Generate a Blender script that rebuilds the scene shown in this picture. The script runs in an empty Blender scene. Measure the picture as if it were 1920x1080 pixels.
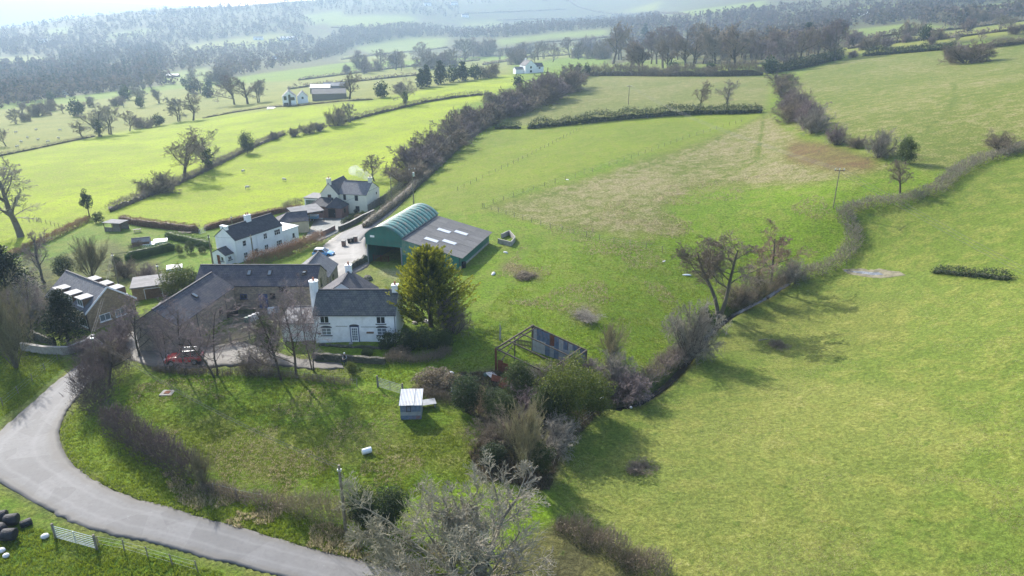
import bpy, math, random
import numpy as np
from mathutils import Vector, Matrix
SC = bpy.context.scene
COL = SC.collection
R_ = math.radians
# ================================================================ camera, sky, sun, exposure
CAMZ = 40.0
FPX, HZN = 1297.0, 30.0                                   # focal length and level line in pixels of a 1920 px wide picture
HAZE = 0.0002
PITCH = math.atan((540.0 - HZN) / FPX)
cam = bpy.data.cameras.new('camera'); camo = bpy.data.objects.new('camera', cam); COL.objects.link(camo)
camo.location = (0, 0, CAMZ); camo.rotation_euler = (math.pi / 2 - PITCH, 0, 0)
cam.sensor_width = 36.0; cam.lens = 36.0 * FPX / 1920.0; cam.clip_start = 0.5; cam.clip_end = 20000
SC.camera = camo
SUN_EL, SUN_AZ = 31.0, -35.0                              # azimuth from +Y (view direction), positive to the right
world = bpy.data.worlds.new('World'); SC.world = world; world.use_nodes = True
wn = world.node_tree; bg = wn.nodes['Background']
sky = wn.nodes.new('ShaderNodeTexSky'); sky.sky_type = 'NISHITA'; sky.sun_disc = False
sky.sun_elevation = R_(SUN_EL); sky.sun_rotation = R_(SUN_AZ); sky.altitude = 150; sky.air_density = 1.0; sky.dust_density = 2.0; sky.ozone_density = 1.0
wn.links.new(sky.outputs[0], bg.inputs[0]); bg.inputs[1].default_value = 0.15
sl = bpy.data.lights.new('sun', 'SUN'); sl.energy = 4.0; sl.angle = R_(0.6); sl.color = (1.0, 0.955, 0.88)
so = bpy.data.objects.new('sun', sl); COL.objects.link(so)
_sd = Vector((math.sin(R_(SUN_AZ)) * math.cos(R_(SUN_EL)), math.cos(R_(SUN_AZ)) * math.cos(R_(SUN_EL)), math.sin(R_(SUN_EL))))
so.rotation_euler = _sd.to_track_quat('Z', 'Y').to_euler(); so.location = (-60, 60, 120)
SC.view_settings.view_transform = 'Standard'; SC.view_settings.look = 'None'; SC.view_settings.gamma = 1.0
SC.view_settings.use_curve_mapping = False; SC.view_settings.exposure = 1.12
SC.render.engine = 'CYCLES'
cy = SC.cycles; cy.use_denoising = True; cy.max_bounces = 5; cy.diffuse_bounces = 2; cy.glossy_bounces = 2; cy.transmission_bounces = 3
cy.volume_bounces = 1; cy.transparent_max_bounces = 4; cy.caustics_reflective = False; cy.caustics_refractive = False; cy.sample_clamp_indirect = 4.0
# ---------------------------------------------------------------- camera model (photograph pixels 1920x1080)
CP, SP = math.cos(PITCH), math.sin(PITCH)
def ray(u, v):
    a = (np.asarray(u, float) - 960.0) / FPX; b = -(np.asarray(v, float) - 540.0) / FPX
    return a, CP + b * SP, -SP + b * CP
def plane(u, v, z):
    x, y, w = ray(u, v); t = (z - CAMZ) / w
    return x * t, y * t
def project(x, y, z):
    dz = z - CAMZ; d = y * CP - dz * SP; d = np.where(np.abs(d) < 1e-3, 1e-3, d)
    return 960.0 + FPX * x / d, 540.0 - FPX * (y * SP + dz * CP) / d, d
# ---------------------------------------------------------------- lie of the land: spot heights (u, v, z)
SPOT = [
 (-300,1080,-.5),(0,1080,0),(480,1080,0),(960,1080,0),(1440,1080,1),(1920,1080,4),(2300,1080,7),
 (-200,880,-1),(0,900,-.5),(200,930,0),(60,760,-1.2),(120,680,-1.6),(0,680,-2.5),(-200,640,-5),
 (500,850,.3),(400,760,.2),(350,680,.5),(640,690,.6),(670,640,1.0),(480,600,.2),(300,600,-.6),(180,620,-1.6),(900,850,.1),
 (1000,760,-.6),(1200,745,-2.2),(1300,650,-2.2),(1450,545,-1.4),(1130,800,-1.8),(1250,900,-.5),(1040,930,-1.2),
 (1600,800,1.2),(1900,720,5.5),(1900,520,8),(1500,960,1),(1600,510,1.2),(2250,700,11),(2250,400,17),
 (1100,580,.6),(1010,480,.8),(900,430,.4),(1200,400,3),(1400,300,6.5),(1430,210,9),(1200,240,5),(1000,330,1.5),(1560,450,3.5),
 (640,470,-1.6),(700,490,.0),(770,520,.5),(720,400,-3.2),(850,270,-2.0),(960,200,.5),(1080,150,3),
 (430,500,-2.5),(560,470,-2.2),(650,405,-6),(500,440,-4),(430,340,-8),(300,450,-3.8),(200,430,-5),(0,450,-6.5),(0,560,-4),(-250,420,-9),
 (100,320,-10),(0,260,-15),(500,240,-9.5),(550,197,-8),(300,230,-17),(0,210,-25),(700,180,-5.5),(900,140,-2),(800,260,-5),(-300,220,-30),
 (100,170,-38),(400,155,-28),(640,120,-24),(760,85,-22),(-300,150,-46),(300,110,-30),(0,130,-42),(300,80,-18),(0,90,-24),(1000,95,-16),(1100,60,-6),(900,60,-6),(600,70,-10),
 (1900,90,26),(1500,130,13),(1600,230,14),(1900,290,15),(1700,330,11.5),(1560,390,7.5),(1300,140,9),(1900,60,32),(1700,70,26),(2300,120,30),(2300,40,40),(1500,70,20),(1300,80,6),(1200,110,1),
]
# far ground given as (azimuth-pixel u at the horizon row, distance, height)
FAR = [(-500,2800,-6),(0,2800,2),(140,2800,34),(300,2800,63),(470,2800,75),(560,2850,92),(760,3000,115),(1000,3000,120),(1300,2600,120),(1600,2300,120),(1920,2000,115),(2400,2000,120),
 (-500,4000,-30),(0,4000,-20),(300,4000,0),(500,4000,30),(800,4200,100),(1200,4000,120),(1700,4000,130),(2300,4000,130),
 (-500,5800,240),(0,5800,160),(150,5800,122),(320,5800,95),(600,5900,80),(1000,6000,130),(1800,6000,140),(2400,6000,140),
 (700,2000,20),(1000,1900,24),(1300,1400,34),(1600,1200,42),(1900,1000,44),(2300,1000,52)]
def _uv(x, y):
    r = np.sqrt(x * x + y * y) + 1e-6
    return np.arctan2(x, y) * 1.6, np.log(r)
_P = []
for u, v, z in SPOT:
    x, y = plane(u, v, z); _P.append((float(x), float(y), z))
for u, d, z in FAR:
    a = math.atan((u - 960.0) / (FPX * CP + (540 - HZN) * SP)); _P.append((d * math.sin(a), d * math.cos(a), z))
for a in range(60, 301, 30):                    # behind and beside the view the land simply goes on
    for d, z in ((6, 0.5), (60, 1.0 if a < 180 else -2), (500, 8 if a < 180 else -10), (5000, 80)):
        if not (d > 60 and (a < 65 or a > 295)): _P.append((d * math.sin(math.radians(a)), d * math.cos(math.radians(a)), z))
for a in (-50, 0, 50): _P.append((8 * math.sin(math.radians(a)), 8 * math.cos(math.radians(a)), 0.3))
_P = np.array(_P)
_A = np.stack(_uv(_P[:, 0], _P[:, 1]), 1)
def _ker(d): return np.sqrt(d * d + 0.0025)
_D = np.sqrt(((_A[:, None] - _A[None]) ** 2).sum(-1))
_n = len(_P); _M = np.zeros((_n + 3, _n + 3)); _M[:_n, :_n] = -_ker(_D) + np.eye(_n) * 0.008
_M[:_n, _n] = 1; _M[:_n, _n + 1:] = _A; _M[_n:, :_n] = _M[:_n, _n:].T
_W = np.linalg.solve(_M, np.r_[_P[:, 2], 0, 0, 0])
def height(x, y):
    x = np.atleast_1d(np.asarray(x, float)); y = np.atleast_1d(np.asarray(y, float)); sh = x.shape
    x = x.ravel(); y = y.ravel(); out = np.empty(x.shape)
    for i in range(0, len(x), 20000):
        a, l = _uv(x[i:i+20000], y[i:i+20000])
        d = np.sqrt((a[:, None] - _A[None, :, 0]) ** 2 + (l[:, None] - _A[None, :, 1]) ** 2)
        out[i:i+20000] = -_ker(d) @ _W[:_n] + _W[_n] + _W[_n + 1] * a + _W[_n + 2] * l
    return out.reshape(sh)
# ---------------------------------------------------------------- polar height grid (the ground mesh and every placement use it)
NA, NR = 430, 500
AZ = np.radians(np.r_[np.linspace(-100, -44, 40, endpoint=False), np.linspace(-44, 44, NA), np.linspace(44, 100, 41)[1:]])
LR = np.r_[np.linspace(math.log(4), math.log(34), 24, endpoint=False), np.linspace(math.log(34), math.log(6400), NR)]
GA, GL = np.meshgrid(AZ, LR, indexing='ij')
GX, GY = np.exp(GL) * np.sin(GA), np.exp(GL) * np.cos(GA)
GZ = height(GX, GY)
def hgt(x, y):
    x = np.atleast_1d(np.asarray(x, float)); y = np.atleast_1d(np.asarray(y, float))
    a = np.interp(np.arctan2(x, y), AZ, np.arange(len(AZ))); l = np.interp(np.log(np.hypot(x, y) + 1e-6), LR, np.arange(len(LR)))
    i = np.clip(a.astype(int), 0, len(AZ) - 2); j = np.clip(l.astype(int), 0, len(LR) - 2); fa, fl = a - i, l - j
    return (GZ[i, j] * (1 - fa) + GZ[i + 1, j] * fa) * (1 - fl) + (GZ[i, j + 1] * (1 - fa) + GZ[i + 1, j + 1] * fa) * fl
def zt(x, y): return float(hgt(x, y)[0])
_T = np.geomspace(22, 6300, 420)
def at_many(u, v):
    """ground points seen at photograph pixels; NaN where there is sky"""
    u = np.atleast_1d(np.asarray(u, float)); v = np.atleast_1d(np.asarray(v, float))
    dx, dy, dz = ray(u, v); n = np.sqrt(dx * dx + dy * dy + dz * dz); dx, dy, dz = dx / n, dy / n, dz / n
    out = np.full((len(u), 3), np.nan)
    for s in range(0, len(u), 400):
        e = slice(s, s + 400); X, Y, Z = dx[e, None] * _T, dy[e, None] * _T, CAMZ + dz[e, None] * _T
        g = Z - hgt(X.ravel(), Y.ravel()).reshape(X.shape); hit = g < 0; ok = hit.any(1)
        k = np.maximum(hit.argmax(1), 1); ii = np.arange(len(k)); g0, g1 = g[ii, k - 1], g[ii, k]
        t = _T[k - 1] + (_T[k] - _T[k - 1]) * np.clip(g0 / np.where(g0 - g1 == 0, 1, g0 - g1), 0, 1)
        P = np.stack([dx[e] * t, dy[e] * t, CAMZ + dz[e] * t], 1); P[~ok] = np.nan; out[e] = P
    out[:, 2] = hgt(out[:, 0], out[:, 1]); return out
def at(u, v): return at_many(u, v)[0]
def hz(v, y):                                               # height of what shows at row v and stands at depth y
    _, dy, dz = ray(960, v); return CAMZ + dz / dy * y
def mpp(p): return math.sqrt(p[0] ** 2 + p[1] ** 2 + (p[2] - CAMZ) ** 2) / FPX      # metres per photograph pixel
def path(px, step=0.5):
    """world polyline on the ground through photograph pixels, evenly resampled"""
    P = at_many(*zip(*px)); P = P[~np.isnan(P[:, 0])]
    return resample(P, step)
def resample(P, step):
    P = np.asarray(P, float); d = np.r_[0, np.cumsum(np.hypot(*np.diff(P[:, :2], axis=0).T))]
    n = max(int(d[-1] / step), 2); t = np.linspace(0, d[-1], n + 1)
    X, Y = np.interp(t, d, P[:, 0]), np.interp(t, d, P[:, 1])
    return np.stack([X, Y, hgt(X, Y)], 1)
def smooth_px(px, n=80):
    """Catmull-Rom through pixel points"""
    p = np.array([px[0]] + list(px) + [px[-1]], float); out = []
    m = max(2, n // (len(px) - 1))
    for i in range(1, len(p) - 2):
        for t in np.linspace(0, 1, m, endpoint=False):
            a, b, c, d = p[i - 1], p[i], p[i + 1], p[i + 2]
            out.append(.5 * (2 * b + (c - a) * t + (2 * a - 5 * b + 4 * c - d) * t * t + (3 * b - a - 3 * c + d) * t ** 3))
    out.append(p[-2]); return np.array(out)
# ---------------------------------------------------------------- value noise
_rg = np.random.default_rng(7); _NT = _rg.random((256, 256))
def vnoise(x, y, s=1.0, octv=3):
    out = 0; amp = 1; tot = 0
    for o in range(octv):
        xx, yy = np.asarray(x) / s * 2 ** o + 13.7 * o, np.asarray(y) / s * 2 ** o + 5.1 * o
        i, j = np.floor(xx).astype(int), np.floor(yy).astype(int); f, g = xx - i, yy - j; f, g = f * f * (3 - 2 * f), g * g * (3 - 2 * g)
        n = lambda a, b: _NT[a % 256, b % 256]
        out = out + amp * ((n(i, j) * (1 - f) + n(i + 1, j) * f) * (1 - g) + (n(i, j + 1) * (1 - f) + n(i + 1, j + 1) * f) * g); tot += amp; amp *= .55
    return out / tot
def inpoly(u, v, poly):
    poly = np.asarray(poly, float); c = np.zeros(u.shape, bool); j = len(poly) - 1
    for i in range(len(poly)):
        (xi, yi), (xj, yj) = poly[i], poly[j]
        if yi != yj: c ^= ((yi > v) != (yj > v)) & (u < (xj - xi) * (v - yi) / (yj - yi) + xi)
        j = i
    return c
def dist_path(x, y, P):
    """plan distance from points to a polyline"""
    best = np.full(x.shape, 1e9)
    for a, b in zip(P[:-1], P[1:]):
        ax, ay, bx, by = a[0], a[1], b[0], b[1]; dx, dy = bx - ax, by - ay; L = dx * dx + dy * dy + 1e-9
        t = np.clip(((x - ax) * dx + (y - ay) * dy) / L, 0, 1); best = np.minimum(best, (x - ax - t * dx) ** 2 + (y - ay - t * dy) ** 2)
    return np.sqrt(best)
# ================================================================ materials
MATS = {}
def _nodes(name):
    m = bpy.data.materials.new(name); m.use_nodes = True; nt = m.node_tree; MATS[name] = m
    return m, nt, nt.nodes, nt.links, nt.nodes['Principled BSDF']
def _mix(nt, fac, a, b, blend='MIX'):
    n = nt.nodes.new('ShaderNodeMix'); n.data_type = 'RGBA'; n.blend_type = blend
    for sock, val in ((n.inputs[0], fac), (n.inputs[6], a), (n.inputs[7], b)):
        if isinstance(val, bpy.types.NodeSocket): nt.links.new(val, sock)
        elif isinstance(val, (int, float)): sock.default_value = val
        else: sock.default_value = (*val[:3], 1)
    return n.outputs[2]
def _noise(nt, vec, scale, detail=4, rough=.6, dist=0):
    n = nt.nodes.new('ShaderNodeTexNoise'); n.inputs['Scale'].default_value = scale; n.inputs['Detail'].default_value = detail
    n.inputs['Roughness'].default_value = rough; n.inputs['Distortion'].default_value = dist; nt.links.new(vec, n.inputs['Vector']); return n.outputs['Fac']
def _math(nt, op, a, b=0.0, clamp=False):
    n = nt.nodes.new('ShaderNodeMath'); n.operation = op; n.use_clamp = clamp
    for sock, val in ((n.inputs[0], a), (n.inputs[1], b)):
        if isinstance(val, bpy.types.NodeSocket): nt.links.new(val, sock)
        else: sock.default_value = val
    return n.outputs[0]
def _ramp(nt, fac, lo, hi):
    n = nt.nodes.new('ShaderNodeMapRange'); n.interpolation_type = 'SMOOTHSTEP'; nt.links.new(fac, n.inputs[0]); n.inputs[1].default_value = lo; n.inputs[2].default_value = hi
    return n.outputs[0]
def _bump(nt, hgtv, strength, dist, bsdf):
    b = nt.nodes.new('ShaderNodeBump'); b.inputs['Distance'].default_value = dist
    if isinstance(strength, bpy.types.NodeSocket): nt.links.new(strength, b.inputs['Strength'])
    else: b.inputs['Strength'].default_value = strength
    nt.links.new(hgtv, b.inputs['Height']); nt.links.new(b.outputs[0], bsdf.inputs['Normal'])
def _tc(nt, which='Object'):
    return nt.nodes.new('ShaderNodeTexCoord').outputs[which]
def mat(name, col, rough=.8, var=.25, scale=1.5, col2=None, bump=0, bscale=25, bdist=.03, metal=0, spec=.3, rnd=0, detail=5, dirt=None, dirt_amt=.5):
    if name in MATS: return MATS[name]
    m, nt, N, L, b = _nodes(name); v = _tc(nt)
    f = _noise(nt, v, scale, detail, .65)
    c1 = tuple(c * (1 - var) for c in col); c2 = col2 if col2 else tuple(min(c * (1 + var), .95) for c in col)
    c = _mix(nt, _ramp(nt, f, .3, .7), c1, c2)
    if dirt: c = _mix(nt, _math(nt, 'MULTIPLY', _ramp(nt, _noise(nt, v, scale * .45, 6, .7), .48, .72), dirt_amt), c, dirt)
    if rnd:
        oi = N.new('ShaderNodeObjectInfo'); h = N.new('ShaderNodeHueSaturation'); L.new(c, h.inputs['Color'])
        L.new(_math(nt, 'ADD', _math(nt, 'MULTIPLY', oi.outputs['Random'], rnd * 2), 1 - rnd), h.inputs['Value']); c = h.outputs[0]
    L.new(c, b.inputs['Base Color']); b.inputs['Roughness'].default_value = rough; b.inputs['Metallic'].default_value = metal; b.inputs['Specular IOR Level'].default_value = spec
    if bump: _bump(nt, _noise(nt, v, bscale, 3), bump, bdist, b)
    return m
def leafmat(name, col, tip=None, trans=.35, rnd=.12, spec=.25, rough=.55):
    """foliage: dark/light from per-leaf attribute 'shade' (part random, part rising towards clump tops, hedge tops and tips), partly translucent"""
    m, nt, N, L, b = _nodes(name)
    at_ = N.new('ShaderNodeAttribute'); at_.attribute_name = 'shade'
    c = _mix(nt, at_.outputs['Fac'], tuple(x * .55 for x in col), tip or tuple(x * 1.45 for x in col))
    oi = N.new('ShaderNodeObjectInfo'); h = N.new('ShaderNodeHueSaturation'); L.new(c, h.inputs['Color'])
    L.new(_math(nt, 'ADD', _math(nt, 'MULTIPLY', oi.outputs['Random'], rnd * 2), 1 - rnd), h.inputs['Value']); c = h.outputs[0]
    L.new(c, b.inputs['Base Color']); b.inputs['Roughness'].default_value = rough; b.inputs['Specular IOR Level'].default_value = spec
    if trans:
        t = N.new('ShaderNodeBsdfTranslucent'); L.new(c, t.inputs[0]); mx = N.new('ShaderNodeMixShader'); mx.inputs[0].default_value = trans
        L.new(b.outputs[0], mx.inputs[1]); L.new(t.outputs[0], mx.inputs[2]); L.new(mx.outputs[0], N['Material Output'].inputs[0])
    return m
# ================================================================ mesh and object helpers
def np_mesh(name, V, F, mats=(), shade=None, mi=None, smooth=False):
    V = np.ascontiguousarray(V, np.float32); F = np.ascontiguousarray(F, np.int32); k = F.shape[1]
    me = bpy.data.meshes.new(name); me.vertices.add(len(V)); me.vertices.foreach_set('co', V.ravel())
    me.loops.add(F.size); me.loops.foreach_set('vertex_index', F.ravel()); me.polygons.add(len(F)); me.polygons.foreach_set('loop_start', np.arange(0, F.size, k, dtype=np.int32))
    if mi is not None: me.polygons.foreach_set('material_index', np.asarray(mi, np.int32))
    if smooth: me.polygons.foreach_set('use_smooth', np.ones(len(F), bool))
    for m in mats: me.materials.append(MATS[m] if isinstance(m, str) else m)
    if shade is not None:
        a = me.attributes.new('shade', 'FLOAT', 'POINT'); a.data.foreach_set('value', np.asarray(shade, np.float32))
    me.update(calc_edges=True); return me
class G:
    """small mesh collector in local metres"""
    def __init__(s): s.v, s.f, s.m = [], [], []
    def add(s, v, f, mi=0):
        o = len(s.v); s.v += [tuple(map(float, p)) for p in v]; s.f += [tuple(i + o for i in q) for q in f]; s.m += [mi] * len(f); return s
    def box(s, x0, y0, z0, x1, y1, z1, mi=0):
        return s.add([(x0,y0,z0),(x1,y0,z0),(x1,y1,z0),(x0,y1,z0),(x0,y0,z1),(x1,y0,z1),(x1,y1,z1),(x0,y1,z1)],
                     [(3,2,1,0),(4,5,6,7),(0,1,5,4),(1,2,6,5),(2,3,7,6),(3,0,4,7)], mi)
    def prism(s, poly, a, b, mi=0):
        """poly: 3d points of one cap; the other cap is poly + (b - a) along vector"""
        n = len(poly); d = Vector(b) - Vector(a); p2 = [tuple(Vector(p) + d) for p in poly]
        return s.add(list(poly) + p2, [tuple(range(n))[::-1], tuple(range(n, 2 * n))] + [(i, (i + 1) % n, n + (i + 1) % n, n + i) for i in range(n)], mi)
    def bar(s, a, b, w, h=None, mi=0, n=4, w2=None):
        a, b = Vector(a), Vector(b); d = (b - a).normalized(); r = Vector((0, 0, 1)) if abs(d.z) < .9 else Vector((1, 0, 0))
        x = d.cross(r).normalized(); y = x.cross(d); h = h or w; v = []
        for p, k in ((a, 1.0), (b, (w2 / w) if w2 else 1.0)):
            for i in range(n):
                t = 2 * math.pi * (i + .5) / n; q = math.sqrt(2) / 2 if n == 4 else .5
                v.append(p + x * (math.cos(t) * w * q * k) + y * (math.sin(t) * h * q * k))
        return s.add(v, [tuple(range(n))[::-1], tuple(range(n, 2 * n))] + [(i, (i + 1) % n, n + (i + 1) % n, n + i) for i in range(n)], mi)
    def mesh(s, name, mats):
        me = bpy.data.meshes.new(name); me.from_pydata(s.v, [], s.f)
        for m in (mats if isinstance(mats, (list, tuple)) else [mats]): me.materials.append(MATS[m])
        me.polygons.foreach_set('material_index', np.array(s.m, np.int32)); me.update(); return me
    def obj(s, name, mats, parent=None, loc=(0, 0, 0), rz=0, bevel=0):
        return link(name, s.mesh(name, mats), parent, loc, rz, bevel)
def link(name, me, parent=None, loc=(0, 0, 0), rz=0, bevel=0):
    o = bpy.data.objects.new(name, me); COL.objects.link(o); o.location = loc; o.rotation_euler = (0, 0, rz)
    if parent: o.parent = parent
    if bevel:
        b = o.modifiers.new('bevel', 'BEVEL'); b.width = bevel; b.segments = 1; b.limit_method = 'ANGLE'
    return o
def tag(o, label, cat, group=None):
    o['label'] = label; o['category'] = cat
    if group: o['group'] = group
    return o
def empty(name, loc, rz=0, label=None, cat=None, group=None):
    o = bpy.data.objects.new(name, None); COL.objects.link(o); o.location = loc; o.rotation_euler = (0, 0, rz); o.empty_display_size = .3
    if label: tag(o, label, cat, group)
    return o
def kind(o, k): o['kind'] = k; return o
def copy_tree(o, parent=None):
    c = o.copy(); COL.objects.link(c); c.parent = parent
    for ch in list(o.children): copy_tree(ch, c)
    return c
# ================================================================ the ground sheet: fields, verges, woodland floor
def strip_poly(pairs): return [a for a, b in pairs] + [b for a, b in pairs][::-1]
LANE = [((700,1140),(900,1110)),((560,1090),(705,1057)),((475,1067),(600,1033)),((375,1042),(475,996)),((287,1017),(375,970)),((210,1003),(300,947)),((140,980),(245,932)),
 ((75,947),(185,905)),((15,912),(150,882)),((-50,875),(130,862)),((-50,840),(115,835)),((-10,815),(112,805)),((55,760),(125,770)),((100,720),(150,740)),((140,690),(180,703)),
 ((175,662),(225,672)),((212,642),(268,650)),((250,622),(296,625)),((275,603),(312,598)),((290,578),(326,574)),((312,556),(346,553))]
DRIVE = [((244,646),(236,672)),((285,650),(300,690)),((330,648),(360,690)),((400,646),(420,687)),((450,642),(470,684)),((490,652),(510,684)),((560,672),(575,690)),((640,681),(645,692))]
YARD = [((566,520),(600,528)),((585,500),(640,522)),((598,478),(690,498)),((606,462),(688,470)),((622,448),(684,458)),((640,436),(690,446))]
UPLANE = [((622,452),(676,452)),((640,436),(690,436)),((664,426),(702,426)),((690,414),(714,416)),((716,396),(735,399)),((748,366),(763,369)),((780,335),(792,338)),((815,300),(825,303)),((846,270),(855,273)),
 ((872,246),(881,249)),((905,222),(914,225)),((950,197),(959,199)),((1000,179),(1009,181)),((1050,162),(1058,164)),((1085,148),(1091,150))]
GRAVEL = [((572,446),(600,452)),((584,424),(640,432)),((592,408),(652,420)),((594,400),(655,404))]
STREAM = [(1150,758),(1175,752),(1200,744),(1235,722),(1262,700),(1290,668),(1310,640),(1340,608),(1370,585),(1405,565),(1440,548),(1462,533),(1480,522)]
g_lush, g_mid, g_olive, g_pale, g_far, g_wood = (.265,.335,.008), (.130,.208,.011), (.120,.158,.027), (.180,.190,.036), (.150,.195,.038), (.060,.050,.034)
# (polygon in photograph pixels, colour, dryness, tuft)
FIELDS = [
 ([(-900,1400),(-900,-60),(2900,-60),(2900,1400)], g_mid, .25, .6),
 ([(-900,215),(0,195),(400,150),(640,118),(1140,96),(1140,-60),(-900,-60)], g_wood, .1, .3),
 ([(1140,150),(1140,-60),(2900,-60),(2900,60),(1920,70),(1580,105),(1480,130)], g_wood, .2, .3),
 # far valley pastures
 ([(-600,300),(-600,225),(0,205),(150,192),(300,170),(420,158),(560,150),(640,140),(900,112),(960,120),(960,145),(700,188),(520,205),(230,250),(0,295)], g_pale, .05, .2),
 ([(300,140),(390,126),(402,150),(350,162),(310,158)], g_far, 0, .1), ([(420,80),(500,66),(560,70),(500,86),(430,92)], g_far, 0, .1), ([(40,118),(110,110),(115,120),(50,128)], g_far, 0, .1), ([(80,58),(125,50),(140,58),(100,68)], g_far, 0, .1), ([(560,30),(640,20),(650,34),(590,46)], g_far, 0, .1),
 ([(330,88),(470,68),(520,62),(560,70),(470,84),(360,98)], g_pale, 0, .1), ([(-60,116),(0,108),(60,104),(110,112),(60,122),(-60,130)], g_pale, 0, .1), ([(190,128),(240,118),(262,124),(210,136)], g_far, 0, .1), ([(200,66),(270,54),(290,60),(220,74)], g_far, 0, .1),
 ([(610,34),(700,28),(775,30),(782,43),(700,52),(620,50)], g_far, 0, .1), ([(927,27),(1120,15),(1133,27),(1013,33),(933,37)], g_far, .05, .1), ([(1067,2),(1240,-4),(1230,21),(1136,23)], g_pale, 0, .1), ([(1240,27),(1433,1),(1440,11),(1293,30)], g_far, 0, .1), ([(868,40),(947,39),(933,56),(862,57)], g_pale, 0, .1), ([(870,10),(1060,3),(1060,16),(930,22),(872,24)], g_pale, 0, .1),
 ([(660,90),(760,72),(840,71),(836,89),(707,102)], g_far, 0, .1), ([(640,106),(773,99),(773,114),(640,116)], g_pale, 0, .1), ([(930,74),(1067,60),(1140,55),(1140,66),(1040,72),(935,86)], g_far, .05, .1), ([(925,116),(1013,93),(1147,79),(1140,104),(1040,110),(990,122)], g_pale, .2, .1),
 ([(1560,60),(1700,44),(1790,50),(1760,62),(1590,74)], g_far, .2, .1), ([(1770,22),(1840,10),(1920,2),(2300,-20),(2300,20),(1920,24),(1790,36)], g_far, .3, .1),
 ([(1570,92),(1760,62),(1920,36),(2300,10),(2300,55),(1920,62),(1740,84),(1600,104)], g_pale, .35, .1), ([(1450,30),(1620,12),(1740,2),(1740,12),(1560,28),(1460,42)], g_far, .2, .1),
 ([(1090,125),(1270,108),(1290,120),(1580,120),(1580,138),(1090,140)], g_far, .2, .1),
 # left bright pastures
 ([(-700,330),(0,294),(230,246),(420,215),(520,204),(700,187),(960,140),(975,155),(900,190),(855,205),(765,330),(725,362),(600,388),(400,428),(210,408),(100,440),(0,486),(-700,620)], g_lush, .0, .25),
 ([(680,190),(950,140),(960,158),(700,200)], g_lush, 0, .2),
 # gardens left
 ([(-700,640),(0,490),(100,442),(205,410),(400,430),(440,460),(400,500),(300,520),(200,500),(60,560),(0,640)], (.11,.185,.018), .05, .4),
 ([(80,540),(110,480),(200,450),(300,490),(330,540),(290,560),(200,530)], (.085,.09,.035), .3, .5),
 # middle fields
 ([(760,385),(850,290),(930,238),(1000,236),(1430,206),(1400,260),(1150,300),(960,370),(900,400),(830,400)], (.160,.212,.016), .08, .4),
 ([(905,392),(1150,318),(1390,238),(1440,206),(1470,240),(1510,260),(1650,300),(1700,318),(1500,350),(1310,352),(1240,392),(1300,440),(1180,446),(1030,424)], (.145,.160,.03), .8, .7),
 ([(1480,262),(1540,268),(1640,296),(1650,316),(1560,322),(1470,300)], (.135,.085,.040), .3, .6),
 ([(930,236),(1000,190),(1090,142),(1450,142),(1440,206),(1310,212),(1000,236)], (.15,.160,.045), .58, .4),
 ([(1475,235),(1480,150),(1540,122),(1620,102),(1790,88),(1860,80),(2300,30),(2300,230),(1920,272),(1810,310),(1740,326),(1640,290),(1540,262)], (.135,.158,.030), .6, .5),
 # the big field on the right
 ([(1035,1000),(1030,905),(1060,835),(1130,778),(1200,752),(1262,712),(1312,650),(1372,596),(1440,556),(1490,526),(1585,500),(1605,455),(1600,402),(1700,385),(1790,332),(1920,286),(2500,180),(2600,1400),(1500,1400),(1260,1090),(1150,1010)], g_olive, .34, .3),
 ([(1600,500),(1612,405),(1705,388),(1795,336),(1920,290),(2500,190),(2500,560),(1920,530),(1750,505)], (.110,.150,.020), .12, .3),
 ([(1060,1000),(1080,900),(1180,820),(1330,740),(1480,700),(1700,730),(1850,820),(1700,960),(1560,1100),(1300,1100)], (.158,.178,.040), .38, .3),
 ([(1330,640),(1480,560),(1700,560),(1700,640),(1500,690)], (.128,.150,.030), .3, .3),
 # paddock, verges, lower left
 ([(215,770),(260,720),(330,705),(560,715),(700,735),(800,760),(900,790),(910,850),(880,900),(740,930),(560,940),(420,915),(330,890),(240,830)], (.120,.200,.012), .28, 1.0),
 ([(300,800),(420,770),(470,800),(880,800),(905,850),(850,890),(700,860),(520,900),(400,880),(280,830)], (.130,.165,.018), .55, 1.0),
 ([(-200,1000),(0,940),(100,985),(200,1020),(420,1080),(500,1300),(-400,1300)], (.075,.150,.010), .08, .7),
 ([(-400,830),(0,800),(60,740),(115,690),(110,655),(0,660),(-400,700)], (.092,.160,.014), .3, .6),
 ([(395,640),(430,598),(445,578),(592,578),(592,612),(500,628),(440,646)], (.135,.120,.095), .2, .3), ([(170,640),(200,622),(262,598),(280,606),(240,632),(190,655)], (.11,.10,.085), .1, .2),
 # rough dead growth, wood floor
 ([(860,700),(940,690),(1090,690),(1200,700),(1170,740),(1110,790),(1050,850),(1030,920),(980,930),(900,900),(880,850),(920,800),(870,770)], (.105,.085,.050), .35, .8),
 ([(780,700),(880,690),(880,745),(820,750),(770,735)], (.12,.10,.06), .4, .8),
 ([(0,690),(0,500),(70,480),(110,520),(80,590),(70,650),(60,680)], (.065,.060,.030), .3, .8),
 ([(1030,985),(1130,1000),(1260,1090),(1400,1400),(800,1400),(900,1080)], (.085,.080,.035), .4, .8),
 ([(930,505),(955,490),(1010,510),(1020,528),(985,524)], (.13,.09,.055), .3, .5), ([(1065,580),(1100,565),(1130,575),(1125,600),(1080,598)], (.17,.13,.085), .6, .8),
 ([(690,505),(760,503),(770,518),(700,520)], (.30,.27,.18), .3, .2), ([(580,690),(640,688),(700,694),(690,706),(600,704)], (.13,.13,.05), .4, .5),
 ([(640,500),(690,500),(750,520),(750,560),(680,540)], (.14,.17,.04), .45, .5),
]
gu, gv, gd = project(GX, GY, GZ)
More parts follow.
